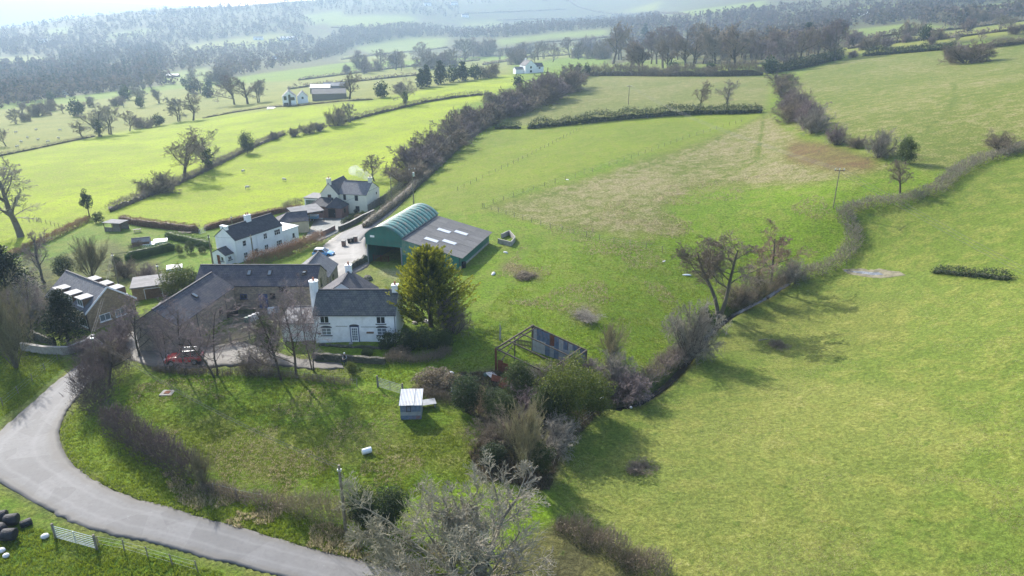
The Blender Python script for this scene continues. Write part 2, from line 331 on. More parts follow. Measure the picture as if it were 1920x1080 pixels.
infr = (gd > 5) & (gu > -1200) & (gu < 3200) & (gv < 1700) & (gv > -300)
scl = np.clip(90.0 / np.hypot(GX, GY), .15, 1.6)
ju = gu + (vnoise(GX, GY, 9) - .5) * 26 * scl + (vnoise(GX + 50, GY, 1.2, 2) - .5) * 8 * scl; jv = gv + (vnoise(GX, GY + 90, 9) - .5) * 14 * scl + (vnoise(GX, GY + 31, 1.2, 2) - .5) * 5 * scl
gc = np.zeros(GX.shape + (4,), np.float32); gm = np.zeros(GX.shape + (4,), np.float32); gm[..., 3] = 1; gc[..., 3] = 1
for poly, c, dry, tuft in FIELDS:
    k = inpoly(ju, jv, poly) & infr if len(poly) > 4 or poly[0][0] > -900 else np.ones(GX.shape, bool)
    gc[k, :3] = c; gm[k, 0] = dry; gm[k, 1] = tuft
far = np.hypot(GX, GY) > 2500
gc[far, :3] = g_wood; gm[far, 0] = .1
# muddy verges along the lane, lowered bed under laid sheets, stream channel
MZ = GZ.copy(); near = np.hypot(GX, GY) < 700
for pr in (LANE, DRIVE, YARD, UPLANE, GRAVEL):
    a = path([p for p, q in pr], .7); b = path([q for p, q in pr], .7)
    for e in (a, b):
        e = e[::2]; sel = near & (np.abs(GX - e[:, 0].mean()) < np.ptp(e[:, 0]) / 2 + 3) & (np.abs(GY - e[:, 1].mean()) < np.ptp(e[:, 1]) / 2 + 3)
        d = dist_path(GX[sel], GY[sel], e); w = np.clip(1 - d / (.55 + .5 * vnoise(GX[sel], GY[sel], 2.2)), 0, 1)[:, None]
        gc[sel, :3] = gc[sel, :3] * (1 - w) + np.array([.085, .068, .045]) * w
    ins = inpoly(gu, gv, strip_poly(pr)) & near; MZ[ins] -= .18; gc[ins, :3] = (.09, .075, .05)
SP_ = path([tuple(p) for p in smooth_px(STREAM, 60)], .8)
sel = near & (np.abs(GX - SP_[:, 0].mean()) < np.ptp(SP_[:, 0]) / 2 + 4) & (np.abs(GY - SP_[:, 1].mean()) < np.ptp(SP_[:, 1]) / 2 + 4)
d = dist_path(GX[sel], GY[sel], SP_); MZ[sel] -= 1.15 * np.clip(1 - np.clip(d - .5, 0, 9) / .75, 0, 1)
w = np.clip((1.35 - d) / .5, 0, 1)[:, None]; gc[sel, :3] = gc[sel, :3] * (1 - w) + np.array([.045, .035, .022]) * w
def blur(a, k):
    for _ in range(k):
        a[1:-1] = .25 * a[:-2] + .5 * a[1:-1] + .25 * a[2:]; a[:, 1:-1] = .25 * a[:, :-2] + .5 * a[:, 1:-1] + .25 * a[:, 2:]
    return a
gc[..., :3] = blur(gc[..., :3], 3); gm[..., 0] = blur(gm[..., 0], 10); gm[..., 1] = blur(gm[..., 1], 6)
# sheep and vehicle tracks worn into the turf
for tr, wd in (([(1280,358),(1380,325),(1420,300),(1428,262),(1432,215)], .8), ([(1280,290),(1340,262),(1420,222)], .7), ([(930,415),(1020,440),(1130,446),(1300,470)], .5), ([(905,392),(1060,330),(1240,268)], .6),
               ([(1740,240),(1780,210),(1792,180),(1788,155)], .9), ([(980,560),(1060,590),(1160,600)], .8), ([(700,690),(800,670),(900,640),(960,600)], 1.6), ([(1000,372),(1100,345),(1250,300)], .6), ([(1050,905),(1075,930),(1090,965)], .5)):
    e = path(tr, 1.5); sel = near & (np.abs(GX - e[:, 0].mean()) < np.ptp(e[:, 0]) / 2 + 4) & (np.abs(GY - e[:, 1].mean()) < np.ptp(e[:, 1]) / 2 + 4)
    w = .55 * np.clip(1 - dist_path(GX[sel] + 1.2 * (vnoise(GX[sel], GY[sel], 6) - .5), GY[sel], e) / wd, 0, 1)[:, None]
    gc[sel, :3] = gc[sel, :3] * (1 - w) + np.array([.055, .090, .012]) * w; gm[sel, 0] *= (1 - w[:, 0])
MZ += np.where(near, (vnoise(GX, GY, 3.0, 3) - .5) * .22 * gm[..., 1], 0)
na, nr = GX.shape; idx = np.arange(na * nr).reshape(na, nr)
F = np.stack([idx[:-1, :-1], idx[:-1, 1:], idx[1:, 1:], idx[1:, :-1]], -1).reshape(-1, 4)[:, ::-1]
def ground_mat():
    m, nt, N, L, b = _nodes('pasture'); g = N.new('ShaderNodeNewGeometry').outputs['Position']
    ca = N.new('ShaderNodeAttribute'); ca.attribute_name = 'tint'; ma = N.new('ShaderNodeAttribute'); ma.attribute_name = 'wear'
    sep = N.new('ShaderNodeSeparateColor'); L.new(ma.outputs['Color'], sep.inputs[0]); dry, tuft = sep.outputs[0], sep.outputs[1]
    n_big = _noise(nt, g, .035, 5, .6); n_mid = _noise(nt, g, .35, 6, .65, .4); n_fine = _noise(nt, g, 2.6, 6, .7); n_blade = _noise(nt, g, 9.0, 3, .7)
    c = _mix(nt, _ramp(nt, n_big, .35, .65), _mix(nt, .5, ca.outputs['Color'], (.075, .12, .016), 'MIX'), ca.outputs['Color'])  # broad sward mottling, with cloud shade painted into its darker patches
    c = _mix(nt, .22, c, ca.outputs['Color'])
    c = _mix(nt, _math(nt, 'MULTIPLY', _ramp(nt, n_mid, .42, .64), .42), c, (.215, .210, .050))
    c = _mix(nt, _math(nt, 'MULTIPLY', _ramp(nt, _noise(nt, g, .8, 4, .6), .60, .68), .5), c, (.062, .105, .012))      # rank darker tufts
    # dead straw-coloured grass where the sward is poor
    s = _math(nt, 'ADD', _math(nt, 'ADD', _math(nt, 'MULTIPLY', n_mid, .42), _math(nt, 'MULTIPLY', n_fine, .38)), _math(nt, 'MULTIPLY', n_big, .20))
    thr = _math(nt, 'SUBTRACT', .66, _math(nt, 'MULTIPLY', dry, .26))
    sf = _math(nt, 'MULTIPLY', _math(nt, 'SUBTRACT', s, thr), 9.0, True)
    sf = _math(nt, 'MULTIPLY', sf, _math(nt, 'MULTIPLY', dry, 1.5, True))
    c = _mix(nt, _math(nt, 'MULTIPLY', sf, .82), c, (.265, .220, .125))
    v = _math(nt, 'ADD', _math(nt, 'MULTIPLY', _ramp(nt, n_fine, .30, .70), .80), .60); v = _math(nt, 'MULTIPLY', v, _math(nt, 'ADD', _math(nt, 'MULTIPLY', _ramp(nt, n_blade, .28, .72), .6), .70))
    k_ = _math(nt, 'ADD', _math(nt, 'MULTIPLY', tuft, .35), .75); v = _math(nt, 'ADD', _math(nt, 'MULTIPLY', _math(nt, 'SUBTRACT', v, 1.0), k_), 1.0)
    cm = N.new('ShaderNodeVectorMath'); cm.operation = 'SCALE'; L.new(c, cm.inputs[0]); L.new(v, cm.inputs['Scale'])
    L.new(cm.outputs[0], b.inputs['Base Color']); b.inputs['Roughness'].default_value = .9; b.inputs['Specular IOR Level'].default_value = .1
    h = _math(nt, 'ADD', _math(nt, 'MULTIPLY', n_fine, 1.0), _math(nt, 'MULTIPLY', n_blade, .35))
    h = _math(nt, 'ADD', h, _math(nt, 'MULTIPLY', n_mid, 1.2))
    _bump(nt, h, _math(nt, 'ADD', _math(nt, 'MULTIPLY', tuft, .5), .35), .5, b)
    return m
ground_mat()
me = np_mesh('ground', np.stack([GX, GY, MZ], -1).reshape(-1, 3), F, ['pasture'], smooth=True)
a = me.color_attributes.new('tint', 'FLOAT_COLOR', 'POINT'); a.data.foreach_set('color', gc.reshape(-1))
a = me.color_attributes.new('wear', 'FLOAT_COLOR', 'POINT'); a.data.foreach_set('color', gm.reshape(-1))
kind(link('ground', me), 'structure')
# ---------------------------------------------------------------- roads and yards: sheets laid on the land, crowned, with ragged edges
def asphalt(name, c1, c2, grit=.25, mud=.3):
    m, nt, N, L, b = _nodes(name); g = N.new('ShaderNodeNewGeometry').outputs['Position']
    uv = N.new('ShaderNodeAttribute'); uv.attribute_name = 'shade'      # 0 at the edges, 1 on the crown
    c = _mix(nt, _ramp(nt, _noise(nt, g, .25, 6, .65), .3, .7), c1, c2)
    c = _mix(nt, _math(nt, 'MULTIPLY', _ramp(nt, _noise(nt, g, 3.0, 5, .7), .45, .7), grit), c, tuple(x * .6 for x in c1))
    vo = N.new('ShaderNodeTexVoronoi'); vo.inputs['Scale'].default_value = .32; L.new(g, vo.inputs['Vector']); vs = N.new('ShaderNodeSeparateColor'); L.new(vo.outputs['Color'], vs.inputs[0])
    c = _mix(nt, _math(nt, 'MULTIPLY', _ramp(nt, vs.outputs[0], .74, .76), .30), c, tuple(x * .55 for x in c1)); c = _mix(nt, _math(nt, 'MULTIPLY', _ramp(nt, _noise(nt, g, 1.1, 7, .8, 1.5), .60, .66), .35), c, tuple(min(1, x * 1.7) for x in c2))
    e = _math(nt, 'SUBTRACT', _math(nt, 'ADD', .28, _math(nt, 'MULTIPLY', _noise(nt, g, .9, 5, .7), .22)), uv.outputs['Fac'])
    c = _mix(nt, _math(nt, 'MULTIPLY', _math(nt, 'MULTIPLY', e, 6.0, True), mud), c, (.10, .09, .075))
    w = _math(nt, 'ABSOLUTE', _math(nt, 'SUBTRACT', uv.outputs['Fac'], .62)); w = _math(nt, 'SUBTRACT', .12, w)     # tyre-polished bands
    c = _mix(nt, _math(nt, 'MULTIPLY', _math(nt, 'MULTIPLY', w, 8.0, True), .28), c, tuple(min(1, x * 1.35) for x in c2))
    L.new(c, b.inputs['Base Color']); b.inputs['Roughness'].default_value = .75; b.inputs['Specular IOR Level'].default_value = .35
    _bump(nt, _noise(nt, g, 14, 4, .7), .25, .02, b); return m
asphalt('lane_tarmac', (.132, .130, .130), (.168, .165, .165), .35, .5); asphalt('track_dirt', (.125, .112, .095), (.175, .16, .14), .5, .9)
asphalt('yard_concrete', (.19, .18, .168), (.25, .238, .225), .4, .4); asphalt('gravel', (.135, .145, .135), (.18, .19, .178), .4, .3)
def road(name, pairs, matn, lift=.03, K=8, step=.5, rag=.12, crown=.05):
    A = path([tuple(p) for p in smooth_px([a for a, b in pairs], 160)], 100); B = None
    ia, ib = smooth_px([a for a, b in pairs], 220), smooth_px([b for a, b in pairs], 220)
    PA, PB = at_many(ia[:, 0], ia[:, 1]), at_many(ib[:, 0], ib[:, 1]); ok = ~(np.isnan(PA[:, 0]) | np.isnan(PB[:, 0])); PA, PB = PA[ok], PB[ok]
    mid = .5 * (PA + PB); d = np.r_[0, np.cumsum(np.hypot(*np.diff(mid[:, :2], axis=0).T))]; n = max(int(d[-1] / step), 4); t = np.linspace(0, d[-1], n + 1)
    PA = np.stack([np.interp(t, d, PA[:, i]) for i in range(2)], 1); PB = np.stack([np.interp(t, d, PB[:, i]) for i in range(2)], 1)
    W = np.hypot(*(PB - PA).T)[:, None]; dirv = (PB - PA) / np.maximum(W, .1)
    PA = PA - dirv * (rag * 2 * (vnoise(t, t * 0, .9, 3) - .5))[:, None]; PB = PB + dirv * (rag * 2 * (vnoise(t, t * 0 + 40, .9, 3) - .5))[:, None]
    s = np.linspace(0, 1, K + 1); X = PA[:, None, 0] * (1 - s) + PB[:, None, 0] * s; Y = PA[:, None, 1] * (1 - s) + PB[:, None, 1] * s
    Z = hgt(X.ravel(), Y.ravel()).reshape(X.shape) + lift + crown * (1 - (2 * s - 1) ** 2)[None]
    V = np.stack([X, Y, Z], -1); sk0, sk1 = V[:, :1].copy(), V[:, -1:].copy(); sk0[..., 2] -= .4; sk1[..., 2] -= .4
    V = np.concatenate([sk0, V, sk1], 1); m = V.shape[1]; ix = np.arange(V.shape[0] * m).reshape(-1, m)
    F = np.stack([ix[:-1, :-1], ix[:-1, 1:], ix[1:, 1:], ix[1:, :-1]], -1).reshape(-1, 4)
    nrm = np.cross(V[1, 2] - V[0, 2], V[0, 3] - V[0, 2])
    if nrm[2] > 0: F = F[:, ::-1]
    sh = np.r_[0, 1 - np.abs(2 * s - 1), 0][None].repeat(V.shape[0], 0)
    return kind(link(name, np_mesh(name, V.reshape(-1, 3), F, [matn], shade=sh.ravel(), smooth=True)), 'structure')
road('lane', LANE, 'lane_tarmac', K=12, rag=.24); road('upper_lane', UPLANE, 'lane_tarmac', lift=.045, step=1.0)
road('driveway', DRIVE, 'track_dirt', lift=.02, rag=.5); road('farmyard', YARD, 'yard_concrete', lift=.035, rag=.4, crown=.02, K=14); road('gravel_yard', GRAVEL, 'gravel', lift=.03, rag=.2, crown=.01, K=10)
# stream water and the wet hollow
def watermat(name, col, rough, bs):
    m, nt, N, L, b = _nodes(name); g = N.new('ShaderNodeNewGeometry').outputs['Position']
    c = _mix(nt, _ramp(nt, _noise(nt, g, 1.2, 5, .7), .4, .65), col, tuple(x * 2.2 for x in col)); L.new(c, b.inputs['Base Color'])
    b.inputs['Roughness'].default_value = rough; b.inputs['Specular IOR Level'].default_value = .6; _bump(nt, _noise(nt, g, bs, 3), .25, .02, b)
watermat('stream_water', (.018, .016, .012), .2, 5)
n_ = len(SP_); tn = np.gradient(SP_[:, :2], axis=0); tn /= np.hypot(*tn.T)[:, None]; nn = np.stack([-tn[:, 1], tn[:, 0]], 1); wv = .30 + .16 * vnoise(np.arange(n_), np.zeros(n_), 4)[:, None]
V = np.concatenate([np.c_[SP_[:, :2] + nn * wv, SP_[:, 2] - .95], np.c_[SP_[:, :2] - nn * wv, SP_[:, 2] - .95]]); i = np.arange(n_ - 1)
kind(link('stream', np_mesh('stream', V, np.stack([i, i + n_, i + n_ + 1, i + 1], 1), ['stream_water'])), 'structure')
# ================================================================ vegetation generators
def norm(a): return a / np.maximum(np.linalg.norm(a, axis=-1, keepdims=True), 1e-9)
def prisms(P0, P1, R0, R1, sides=3):
    d = norm(P1 - P0); ref = np.where(np.abs(d[:, 2:3]) < .9, np.array([[0, 0, 1.]]), np.array([[1., 0, 0]])); x = norm(np.cross(d, ref)); y = np.cross(x, d)
    a = 2 * math.pi * np.arange(sides) / sides; o = x[:, None] * np.cos(a)[None, :, None] + y[:, None] * np.sin(a)[None, :, None]
    V = np.concatenate([P0[:, None] + o * R0[:, None, None], P1[:, None] + o * R1[:, None, None]], 1); n = len(P0); b = np.arange(n)[:, None] * 2 * sides
    i = np.arange(sides); j = (i + 1) % sides
    F = np.stack([b + i, b + j, b + sides + j, b + sides + i], -1).reshape(-1, 4); return V.reshape(-1, 3), F
def polyline(rng, S, D, L, R, k, wob, up, tip):
    n = len(S); P = np.empty((n, k + 1, 3)); Q = np.empty((n, k + 1, 3)); P[:, 0] = S; d = norm(D); Q[:, 0] = d
    for i in range(k):
        d = norm(d + rng.normal(0, wob, (n, 3)) + np.array([0, 0, up])); P[:, i + 1] = P[:, i] + d * (L / k)[:, None]; Q[:, i + 1] = d
    rad = R[:, None] * np.linspace(1, tip, k + 1)[None]; return P, Q, rad
def kids(rng, P, Q, rad, L, m, t0, ang, ratio, rr, spread=.25):
    n, k1, _ = P.shape; t = np.clip(t0 + (1 - t0) * (np.arange(m)[None] + rng.random((n, m))) / m, 0, .999) * (k1 - 1); i = t.astype(int); f = (t - i)[..., None]; r = np.arange(n)[:, None]
    S = P[r, i] * (1 - f) + P[r, i + 1] * f; d = Q[r, np.minimum(i + 1, k1 - 1)]; rd = rad[r, i] * (1 - f[..., 0]) + rad[r, i + 1] * f[..., 0]
    pr = norm(np.cross(d, rng.normal(0, 1, (n, m, 3)))); a = ang * (1 + spread * rng.normal(0, 1, (n, m, 1)))
    D = d * np.cos(a) + pr * np.sin(a); LL = L[:, None] * ratio * (1.2 - .65 * t / (k1 - 1)) * rng.uniform(.65, 1.25, (n, m))
    return S.reshape(-1, 3), D.reshape(-1, 3), LL.ravel(), (rd * rr).ravel()
def bare(seed, stems, lv, rmin=.012, lean=.12, unit=True):
    """bare winter tree: stems = (count, length, radius, spread); lv = [(children, t0, angle, length ratio, radius ratio, segments, wobble, up)]"""
    rng = np.random.default_rng(seed); ns, L0, R0, sp = stems
    S = np.c_[rng.normal(0, R0 * .8 * (ns > 1), (ns, 2)), np.full(ns, -.3)]; D = np.c_[rng.normal(0, sp, (ns, 2)), np.ones(ns)]; D[:, :2] = np.array([[sp, .2 * sp], [-sp, -.1 * sp]]) if ns == 2 else D[:, :2]; L = L0 * rng.uniform(.8, 1.1, ns); Rr = np.full(ns, R0)
    P, Q, rad = polyline(rng, S, D, L, Rr, 7, lean, .04, .35); out = []
    out.append((P, rad, 0))
    for li, (m, t0, ang, ratio, rr, k, wob, up) in enumerate(lv):
        S, D, L, Rr = kids(rng, P, Q, rad, L, m, t0, ang, ratio, rr); P, Q, rad = polyline(rng, S, D, L, Rr, k, wob, up, .35); out.append((P, np.maximum(rad, rmin), li + 1))
    zmax = max(p[..., 2].max() for p, _, _ in out); k = 1 / zmax if unit else 1
    def mk(sel, sides):
        A, B, a, b = [], [], [], []
        for p, r, l in out:
            if l in sel: A.append(p[:, :-1].reshape(-1, 3)); B.append(p[:, 1:].reshape(-1, 3)); a.append(r[:, :-1].ravel()); b.append(r[:, 1:].ravel())
        return prisms(np.concatenate(A) * k, np.concatenate(B) * k, np.concatenate(a) * k, np.concatenate(b) * k, sides)
    return mk({0, 1}, 5), mk(set(range(2, len(lv) + 1)), 3)
def cards(rng, C, size, up=0., asp=.5, nrm=None, flat=.0):
    """one small pointed leaf or spray per centre: quads; returns V, F"""
    n = len(C); a = norm(rng.normal(0, 1, (n, 3)) + np.array([0, 0, up]))
    if nrm is not None: a = norm(a + nrm)
    b = norm(np.cross(a, rng.normal(0, 1, (n, 3)))); s = np.asarray(size) * rng.uniform(.6, 1.35, n); s = s[:, None]
    V = np.stack([C - a * s * .5, C + b * s * asp * .5, C + a * s * .6, C - b * s * asp * .5], 1).reshape(-1, 3)
    return V, np.arange(4 * n).reshape(n, 4)
def lobes(rng, n, nl, rad=(.5, .5, .5), cz=.5, lr=.22, cone=0.):
    """points on many small clumps spread over an ellipsoid (or cone) - unit height"""
    d = norm(rng.normal(0, 1, (nl, 3))); q = rng.uniform(.45, .95, (nl, 1)) ; c = d * q * np.array(rad) + [0, 0, cz]
    if cone: w = np.clip(1 - (c[:, 2:3] - .05) * cone, .08, 1); c[:, :2] *= w
    k = rng.integers(0, nl, n); e = norm(rng.normal(0, 1, (n, 3))) * rng.uniform(.55, 1, (n, 1)) ** .5
    l = lr * rng.uniform(.6, 1.3, nl)[k][:, None]
    if cone: l = l * np.clip(1.15 - c[k, 2:3] * cone * .8, .25, 1)
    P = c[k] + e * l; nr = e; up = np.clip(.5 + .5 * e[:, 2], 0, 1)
    P[:, 2] = np.clip(P[:, 2], .01, None); return P, nr, up
def merge(*vf):
    V, F, o = [], [], 0
    for v, f in vf: V.append(v); F.append(f + o); o += len(v)
    return np.concatenate(V), np.concatenate(F)
# ---------------------------------------------------------------- plant materials
mat('bark_grey', (.135, .115, .088), .9, .4, 3, rnd=.2); mat('bark_brown', (.085, .066, .048), .9, .35, 3, rnd=.2); mat('bark_pale', (.27, .245, .20), .9, .35, 3, col2=(.25, .24, .155), rnd=.1)
mat('twig_purple', (.215, .165, .158), .9, .25, 2, rnd=.2); mat('twig_grey', (.27, .24, .195), .9, .25, 2, rnd=.22); mat('twig_olive', (.245, .215, .115), .9, .3, 1.5, rnd=.2)
mat('twig_red', (.255, .165, .120), .9, .25, 2, rnd=.18); mat('twig_brown', (.215, .170, .120), .9, .3, 2, rnd=.22); mat('twig_pale', (.33, .295, .245), .9, .25, 1.2, col2=(.30, .28, .19), rnd=.1)
leafmat('leaf_dark', (.036, .058, .020)); leafmat('leaf_ivy', (.055, .078, .022)); leafmat('leaf_green', (.060, .100, .018), (.16, .185, .03)); leafmat('leaf_gold', (.080, .125, .014), (.44, .43, .024), trans=.45)
leafmat('leaf_yew', (.016, .028, .010)); leafmat('leaf_beech', (.165, .085, .045), (.27, .16, .09)); leafmat('leaf_bramble', (.14, .110, .070), (.26, .21, .14)); leafmat('leaf_clip', (.045, .095, .014), (.10, .17, .02))
leafmat('leaf_straw', (.42, .35, .20), (.60, .51, .31), trans=.5); leafmat('leaf_grass', (.17, .245, .016), (.30, .37, .03), trans=.5); leafmat('leaf_hedge', (.15, .122, .084), (.26, .22, .155)); leafmat('leaf_conifer', (.022, .045, .020), (.05, .08, .035))
leafmat('leaf_far_bare', (.082, .066, .060), (.108, .088, .078), trans=.5, spec=0, rough=1); leafmat('leaf_far_olive', (.080, .072, .054), (.105, .094, .068), trans=.5, spec=0, rough=1); leafmat('leaf_far_dark', (.026, .036, .026), (.046, .056, .040), trans=.4, spec=0, rough=1)
mat('twig_dark', (.115, .082, .078), .9, .25, 2); leafmat('leaf_hedge_dark', (.075, .055, .045), (.14, .108, .09))
# ---------------------------------------------------------------- plant library: unit-height meshes, reused by many plants
LIB = {}
def lib_bare(key, seed, stems, lv, bark, twig, rmin=.012, lean=.12, ivy=None):
    (tv, tf), (cv, cf) = bare(seed, stems, lv, rmin, lean); parts = [('trunk', np_mesh('trunk', tv, tf, [bark], smooth=True)), ('crown', np_mesh('crown', cv, cf, [twig]))]
    if ivy:
        rng = np.random.default_rng(seed + 5); n, hgt_, wid, m = ivy; P, nr, up = lobes(rng, n, 40, (wid, wid, hgt_ / 2), hgt_ / 2, wid * .6)
        V, F = cards(rng, P, .03, 0, .8, nr * .8); parts.append(('ivy', np_mesh('ivy', V, F, [m], shade=np.repeat(np.clip(up * .6 + rng.random(n) * .5, 0, 1), 4))))
    LIB[key] = parts
def lib_leaf(key, seed, n, nl, rad, cz, lr, size, m, cone=0., stem=.02, asp=.6, up=0., bark='bark_brown'):
    rng = np.random.default_rng(seed); P, nr, u = lobes(rng, n, nl, rad, cz, lr, cone); V, F = cards(rng, P, size, up, asp, nr * .7)
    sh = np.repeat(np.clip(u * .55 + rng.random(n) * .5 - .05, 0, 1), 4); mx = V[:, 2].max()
    S = np.array([[0, 0, -.05]]); tv, tf = prisms(S, np.array([[0, 0, .75]]), np.array([stem]), np.array([stem * .3]), 6)
    LIB[key] = [('trunk', np_mesh('trunk', tv, tf, [bark], smooth=True)), ('foliage', np_mesh('foliage', V / mx, F, [m], shade=sh))]
BR = [(8,.25,.9,.62,.5,5,.14,.05), (8,.18,.8,.55,.55,4,.17,.03), (8,.12,.75,.5,.6,3,.2,.02), (6,.1,.7,.55,.6,2,.15,.02)]
lib_bare('oak1', 1, (1, 7, .27, .05), BR, 'bark_grey', 'twig_grey', .014); lib_bare('oak2', 2, (1, 6.5, .24, .08), BR, 'bark_brown', 'twig_brown', .014)
lib_bare('ash', 3, (1, 9, .22, .06), [(9,.3,.75,.5,.5,5,.12,.06), (8,.18,.7,.55,.55,4,.16,.05), (7,.12,.7,.5,.6,3,.2,.02), (6,.1,.7,.5,.6,2,.15,.02)], 'bark_grey', 'twig_purple', .012)
lib_bare('ivyoak', 4, (2, 7, .24, .16), [(7,.25,.85,.6,.5,5,.14,.06), (7,.18,.8,.55,.55,4,.17,.04), (7,.12,.75,.5,.6,3,.2,.02), (5,.1,.7,.55,.6,2,.15,.02)], 'bark_grey', 'twig_grey', .016, .14, (900, .55, .10, 'leaf_ivy'))
BI = [(13,.2,.95,.46,.42,5,.14,.07), (7,.15,.85,.52,.55,4,.18,.02), (6,.1,.75,.52,.6,3,.22,-.03), (4,.1,.7,.6,.6,2,.22,-.04)]
lib_bare('birch', 5, (1, 7.5, .095, .05), BI, 'bark_brown', 'twig_purple', .0075, .06); lib_bare('birch2', 6, (2, 7.5, .085, .12), [(11,) + BI[0][1:]] + BI[1:], 'bark_brown', 'twig_purple', .0075, .07)
lib_bare('alder', 7, (2, 8.5, .21, .16), [(10,.42,.9,.46,.48,5,.15,.05), (8,.15,.8,.55,.55,4,.17,.04), (8,.12,.75,.52,.6,3,.2,.02), (6,.1,.7,.6,.6,2,.15,.02)], 'bark_grey', 'twig_brown', .013, .05)
lib_bare('alder_red', 8, (1, 8, .2, .06), [(11,.34,.95,.5,.48,5,.15,.05), (7,.15,.8,.55,.55,4,.17,.04), (7,.12,.75,.52,.6,3,.2,.02), (6,.1,.7,.6,.6,2,.15,.02)], 'bark_grey', 'twig_red', .015, .05)
lib_bare('willow', 9, (30, 6, .045, .42), [(8,.2,.35,.5,.6,4,.10,.06), (7,.15,.4,.45,.6,3,.14,.05), (5,.1,.45,.5,.6,2,.16,.02)], 'bark_grey', 'twig_olive', .010, .05)
TH = [(9,.12,.8,.55,.6,4,.2,.03), (7,.1,.85,.52,.6,2,.25,.02), (5,.1,.8,.6,.6,2,.25,0)]
lib_bare('thorn', 10, (14, 3, .045, .6), TH, 'bark_brown', 'twig_brown', .009, .12); lib_bare('thorn_purple', 11, (14, 3, .045, .6), TH, 'bark_brown', 'twig_purple', .009, .12); lib_bare('thorn_grey', 12, (14, 3, .045, .65), TH, 'bark_grey', 'twig_grey', .009, .12)
# distant, lighter versions with sturdier twigs
FB = [(9,.22,.9,.6,.55,4,.14,.05), (7,.16,.8,.56,.6,3,.18,.03), (7,.1,.75,.52,.65,2,.2,.02), (4,.1,.7,.55,.7,1,.2,0)]
lib_bare('far1', 21, (1, 7, .30, .05), FB, 'bark_brown', 'twig_brown', .028); lib_bare('far2', 22, (1, 8, .26, .06), FB, 'bark_grey', 'twig_purple', .028); lib_bare('far3', 23, (2, 7, .22, .16), [(7,) + FB[0][1:]] + FB[1:], 'bark_grey', 'twig_grey', .028)
FS = [(9,.12,.8,.55,.6,3,.2,.03), (8,.1,.85,.52,.65,2,.25,.02), (4,.1,.8,.55,.7,1,.25,0)]
lib_bare('farbush', 24, (12, 3, .06, .6), FS, 'bark_brown', 'twig_brown', .016); lib_bare('farbush2', 25, (12, 3, .06, .55), FS, 'bark_brown', 'twig_purple', .016)
# leafy ones
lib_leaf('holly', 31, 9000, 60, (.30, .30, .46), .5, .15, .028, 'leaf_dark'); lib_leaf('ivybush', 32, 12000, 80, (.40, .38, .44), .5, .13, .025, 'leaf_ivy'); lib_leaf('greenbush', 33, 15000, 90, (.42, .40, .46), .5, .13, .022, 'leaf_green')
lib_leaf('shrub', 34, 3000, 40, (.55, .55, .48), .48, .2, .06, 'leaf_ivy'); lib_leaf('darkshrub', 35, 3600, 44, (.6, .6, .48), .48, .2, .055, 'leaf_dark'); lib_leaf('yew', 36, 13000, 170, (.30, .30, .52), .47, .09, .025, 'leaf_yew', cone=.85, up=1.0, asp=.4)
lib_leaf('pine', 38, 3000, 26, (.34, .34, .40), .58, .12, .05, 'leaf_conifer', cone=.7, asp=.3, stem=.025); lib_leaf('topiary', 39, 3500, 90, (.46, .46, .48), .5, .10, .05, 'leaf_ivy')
lib_leaf('farconifer', 40, 900, 60, (.22, .22, .5), .5, .12, .10, 'leaf_conifer', cone=.95, asp=.45); lib_leaf('farholly', 41, 900, 30, (.42, .42, .46), .5, .2, .11, 'leaf_dark'); lib_leaf('bramble', 42, 5200, 60, (.75, .75, .42), .4, .25, .07, 'leaf_bramble')
# golden cypress: upswept plumes, each shading from green at its root to yellow at its tip
def golden(seed=51, n=680, per=70):
    rng = np.random.default_rng(seed); z = rng.uniform(.02, .93, n) ** .9; az = rng.uniform(0, 2 * math.pi, n)
    env = .44 * np.clip(1.02 - z, 0, 1) ** .85 * np.clip((z + .12) / .22, 0, 1) ** .4 * (1 + .24 * np.sin(az * 3 + 2) * np.sin(z * 9 + 1)) * rng.uniform(.55, 1.30, n)
    S = np.c_[np.cos(az) * env * .35, np.sin(az) * env * .35, z * .93]; O = np.c_[np.cos(az), np.sin(az), .45 + .9 * z ** 2]
    t = rng.random((n, per)) ** .75; ln = (env * .85 + .03)[:, None]
    P = S[:, None] + O[:, None] * (t * ln)[..., None]; P[..., 2] += .09 * t ** 2 * np.clip(.9 - z, .2, 1)[:, None]; wid = .017 * (1 - t * .65)[..., None]; P = P + rng.normal(0, 1, P.shape) * wid
    D = norm(O)[:, None].repeat(per, 1).reshape(-1, 3); P = P.reshape(-1, 3); V, F = cards(rng, P, .026, .5, .36, D * 2.0)
    sh = np.clip((t - .35) * 1.6, 0, 1) * rng.uniform(.35, 1.0, (n, 1)) * rng.uniform(.6, 1, t.shape); mx = V[:, 2].max(); V = V / mx
    tv, tf = prisms(np.array([[0, 0, -.04]]), np.array([[0, 0, .9]]), np.array([.032]), np.array([.004]), 7)
    LIB['golden'] = [('trunk', np_mesh('trunk', tv, tf, ['bark_brown'], smooth=True)), ('foliage', np_mesh('foliage', V, F, ['leaf_gold'], shade=np.repeat(sh.ravel(), 4)))]
golden()
_rk = random.Random(3)
WIDE = dict(oak1=1.45, oak2=1.45, ash=1.5, birch=1.65, birch2=1.45, ivyoak=1.35, alder=2.0, alder_red=2.0, far1=1.45, far2=1.5, far3=1.4, big=1.35)
def plant(name, key, u, v, vtop, label, cat='tree', group=None, w=1.0, rz=None, lean=0., dep=None, hm=None):
    """a plant whose foot shows at (u, v) and whose top shows at row vtop; w widens it"""
    p = at(u, v) if dep is None else np.array(dep)
    H = hm if hm else max(hz(vtop, p[1]) - p[2], .4)
    return plant_at(name, key, p, H, label, cat, group, w, rz, lean)
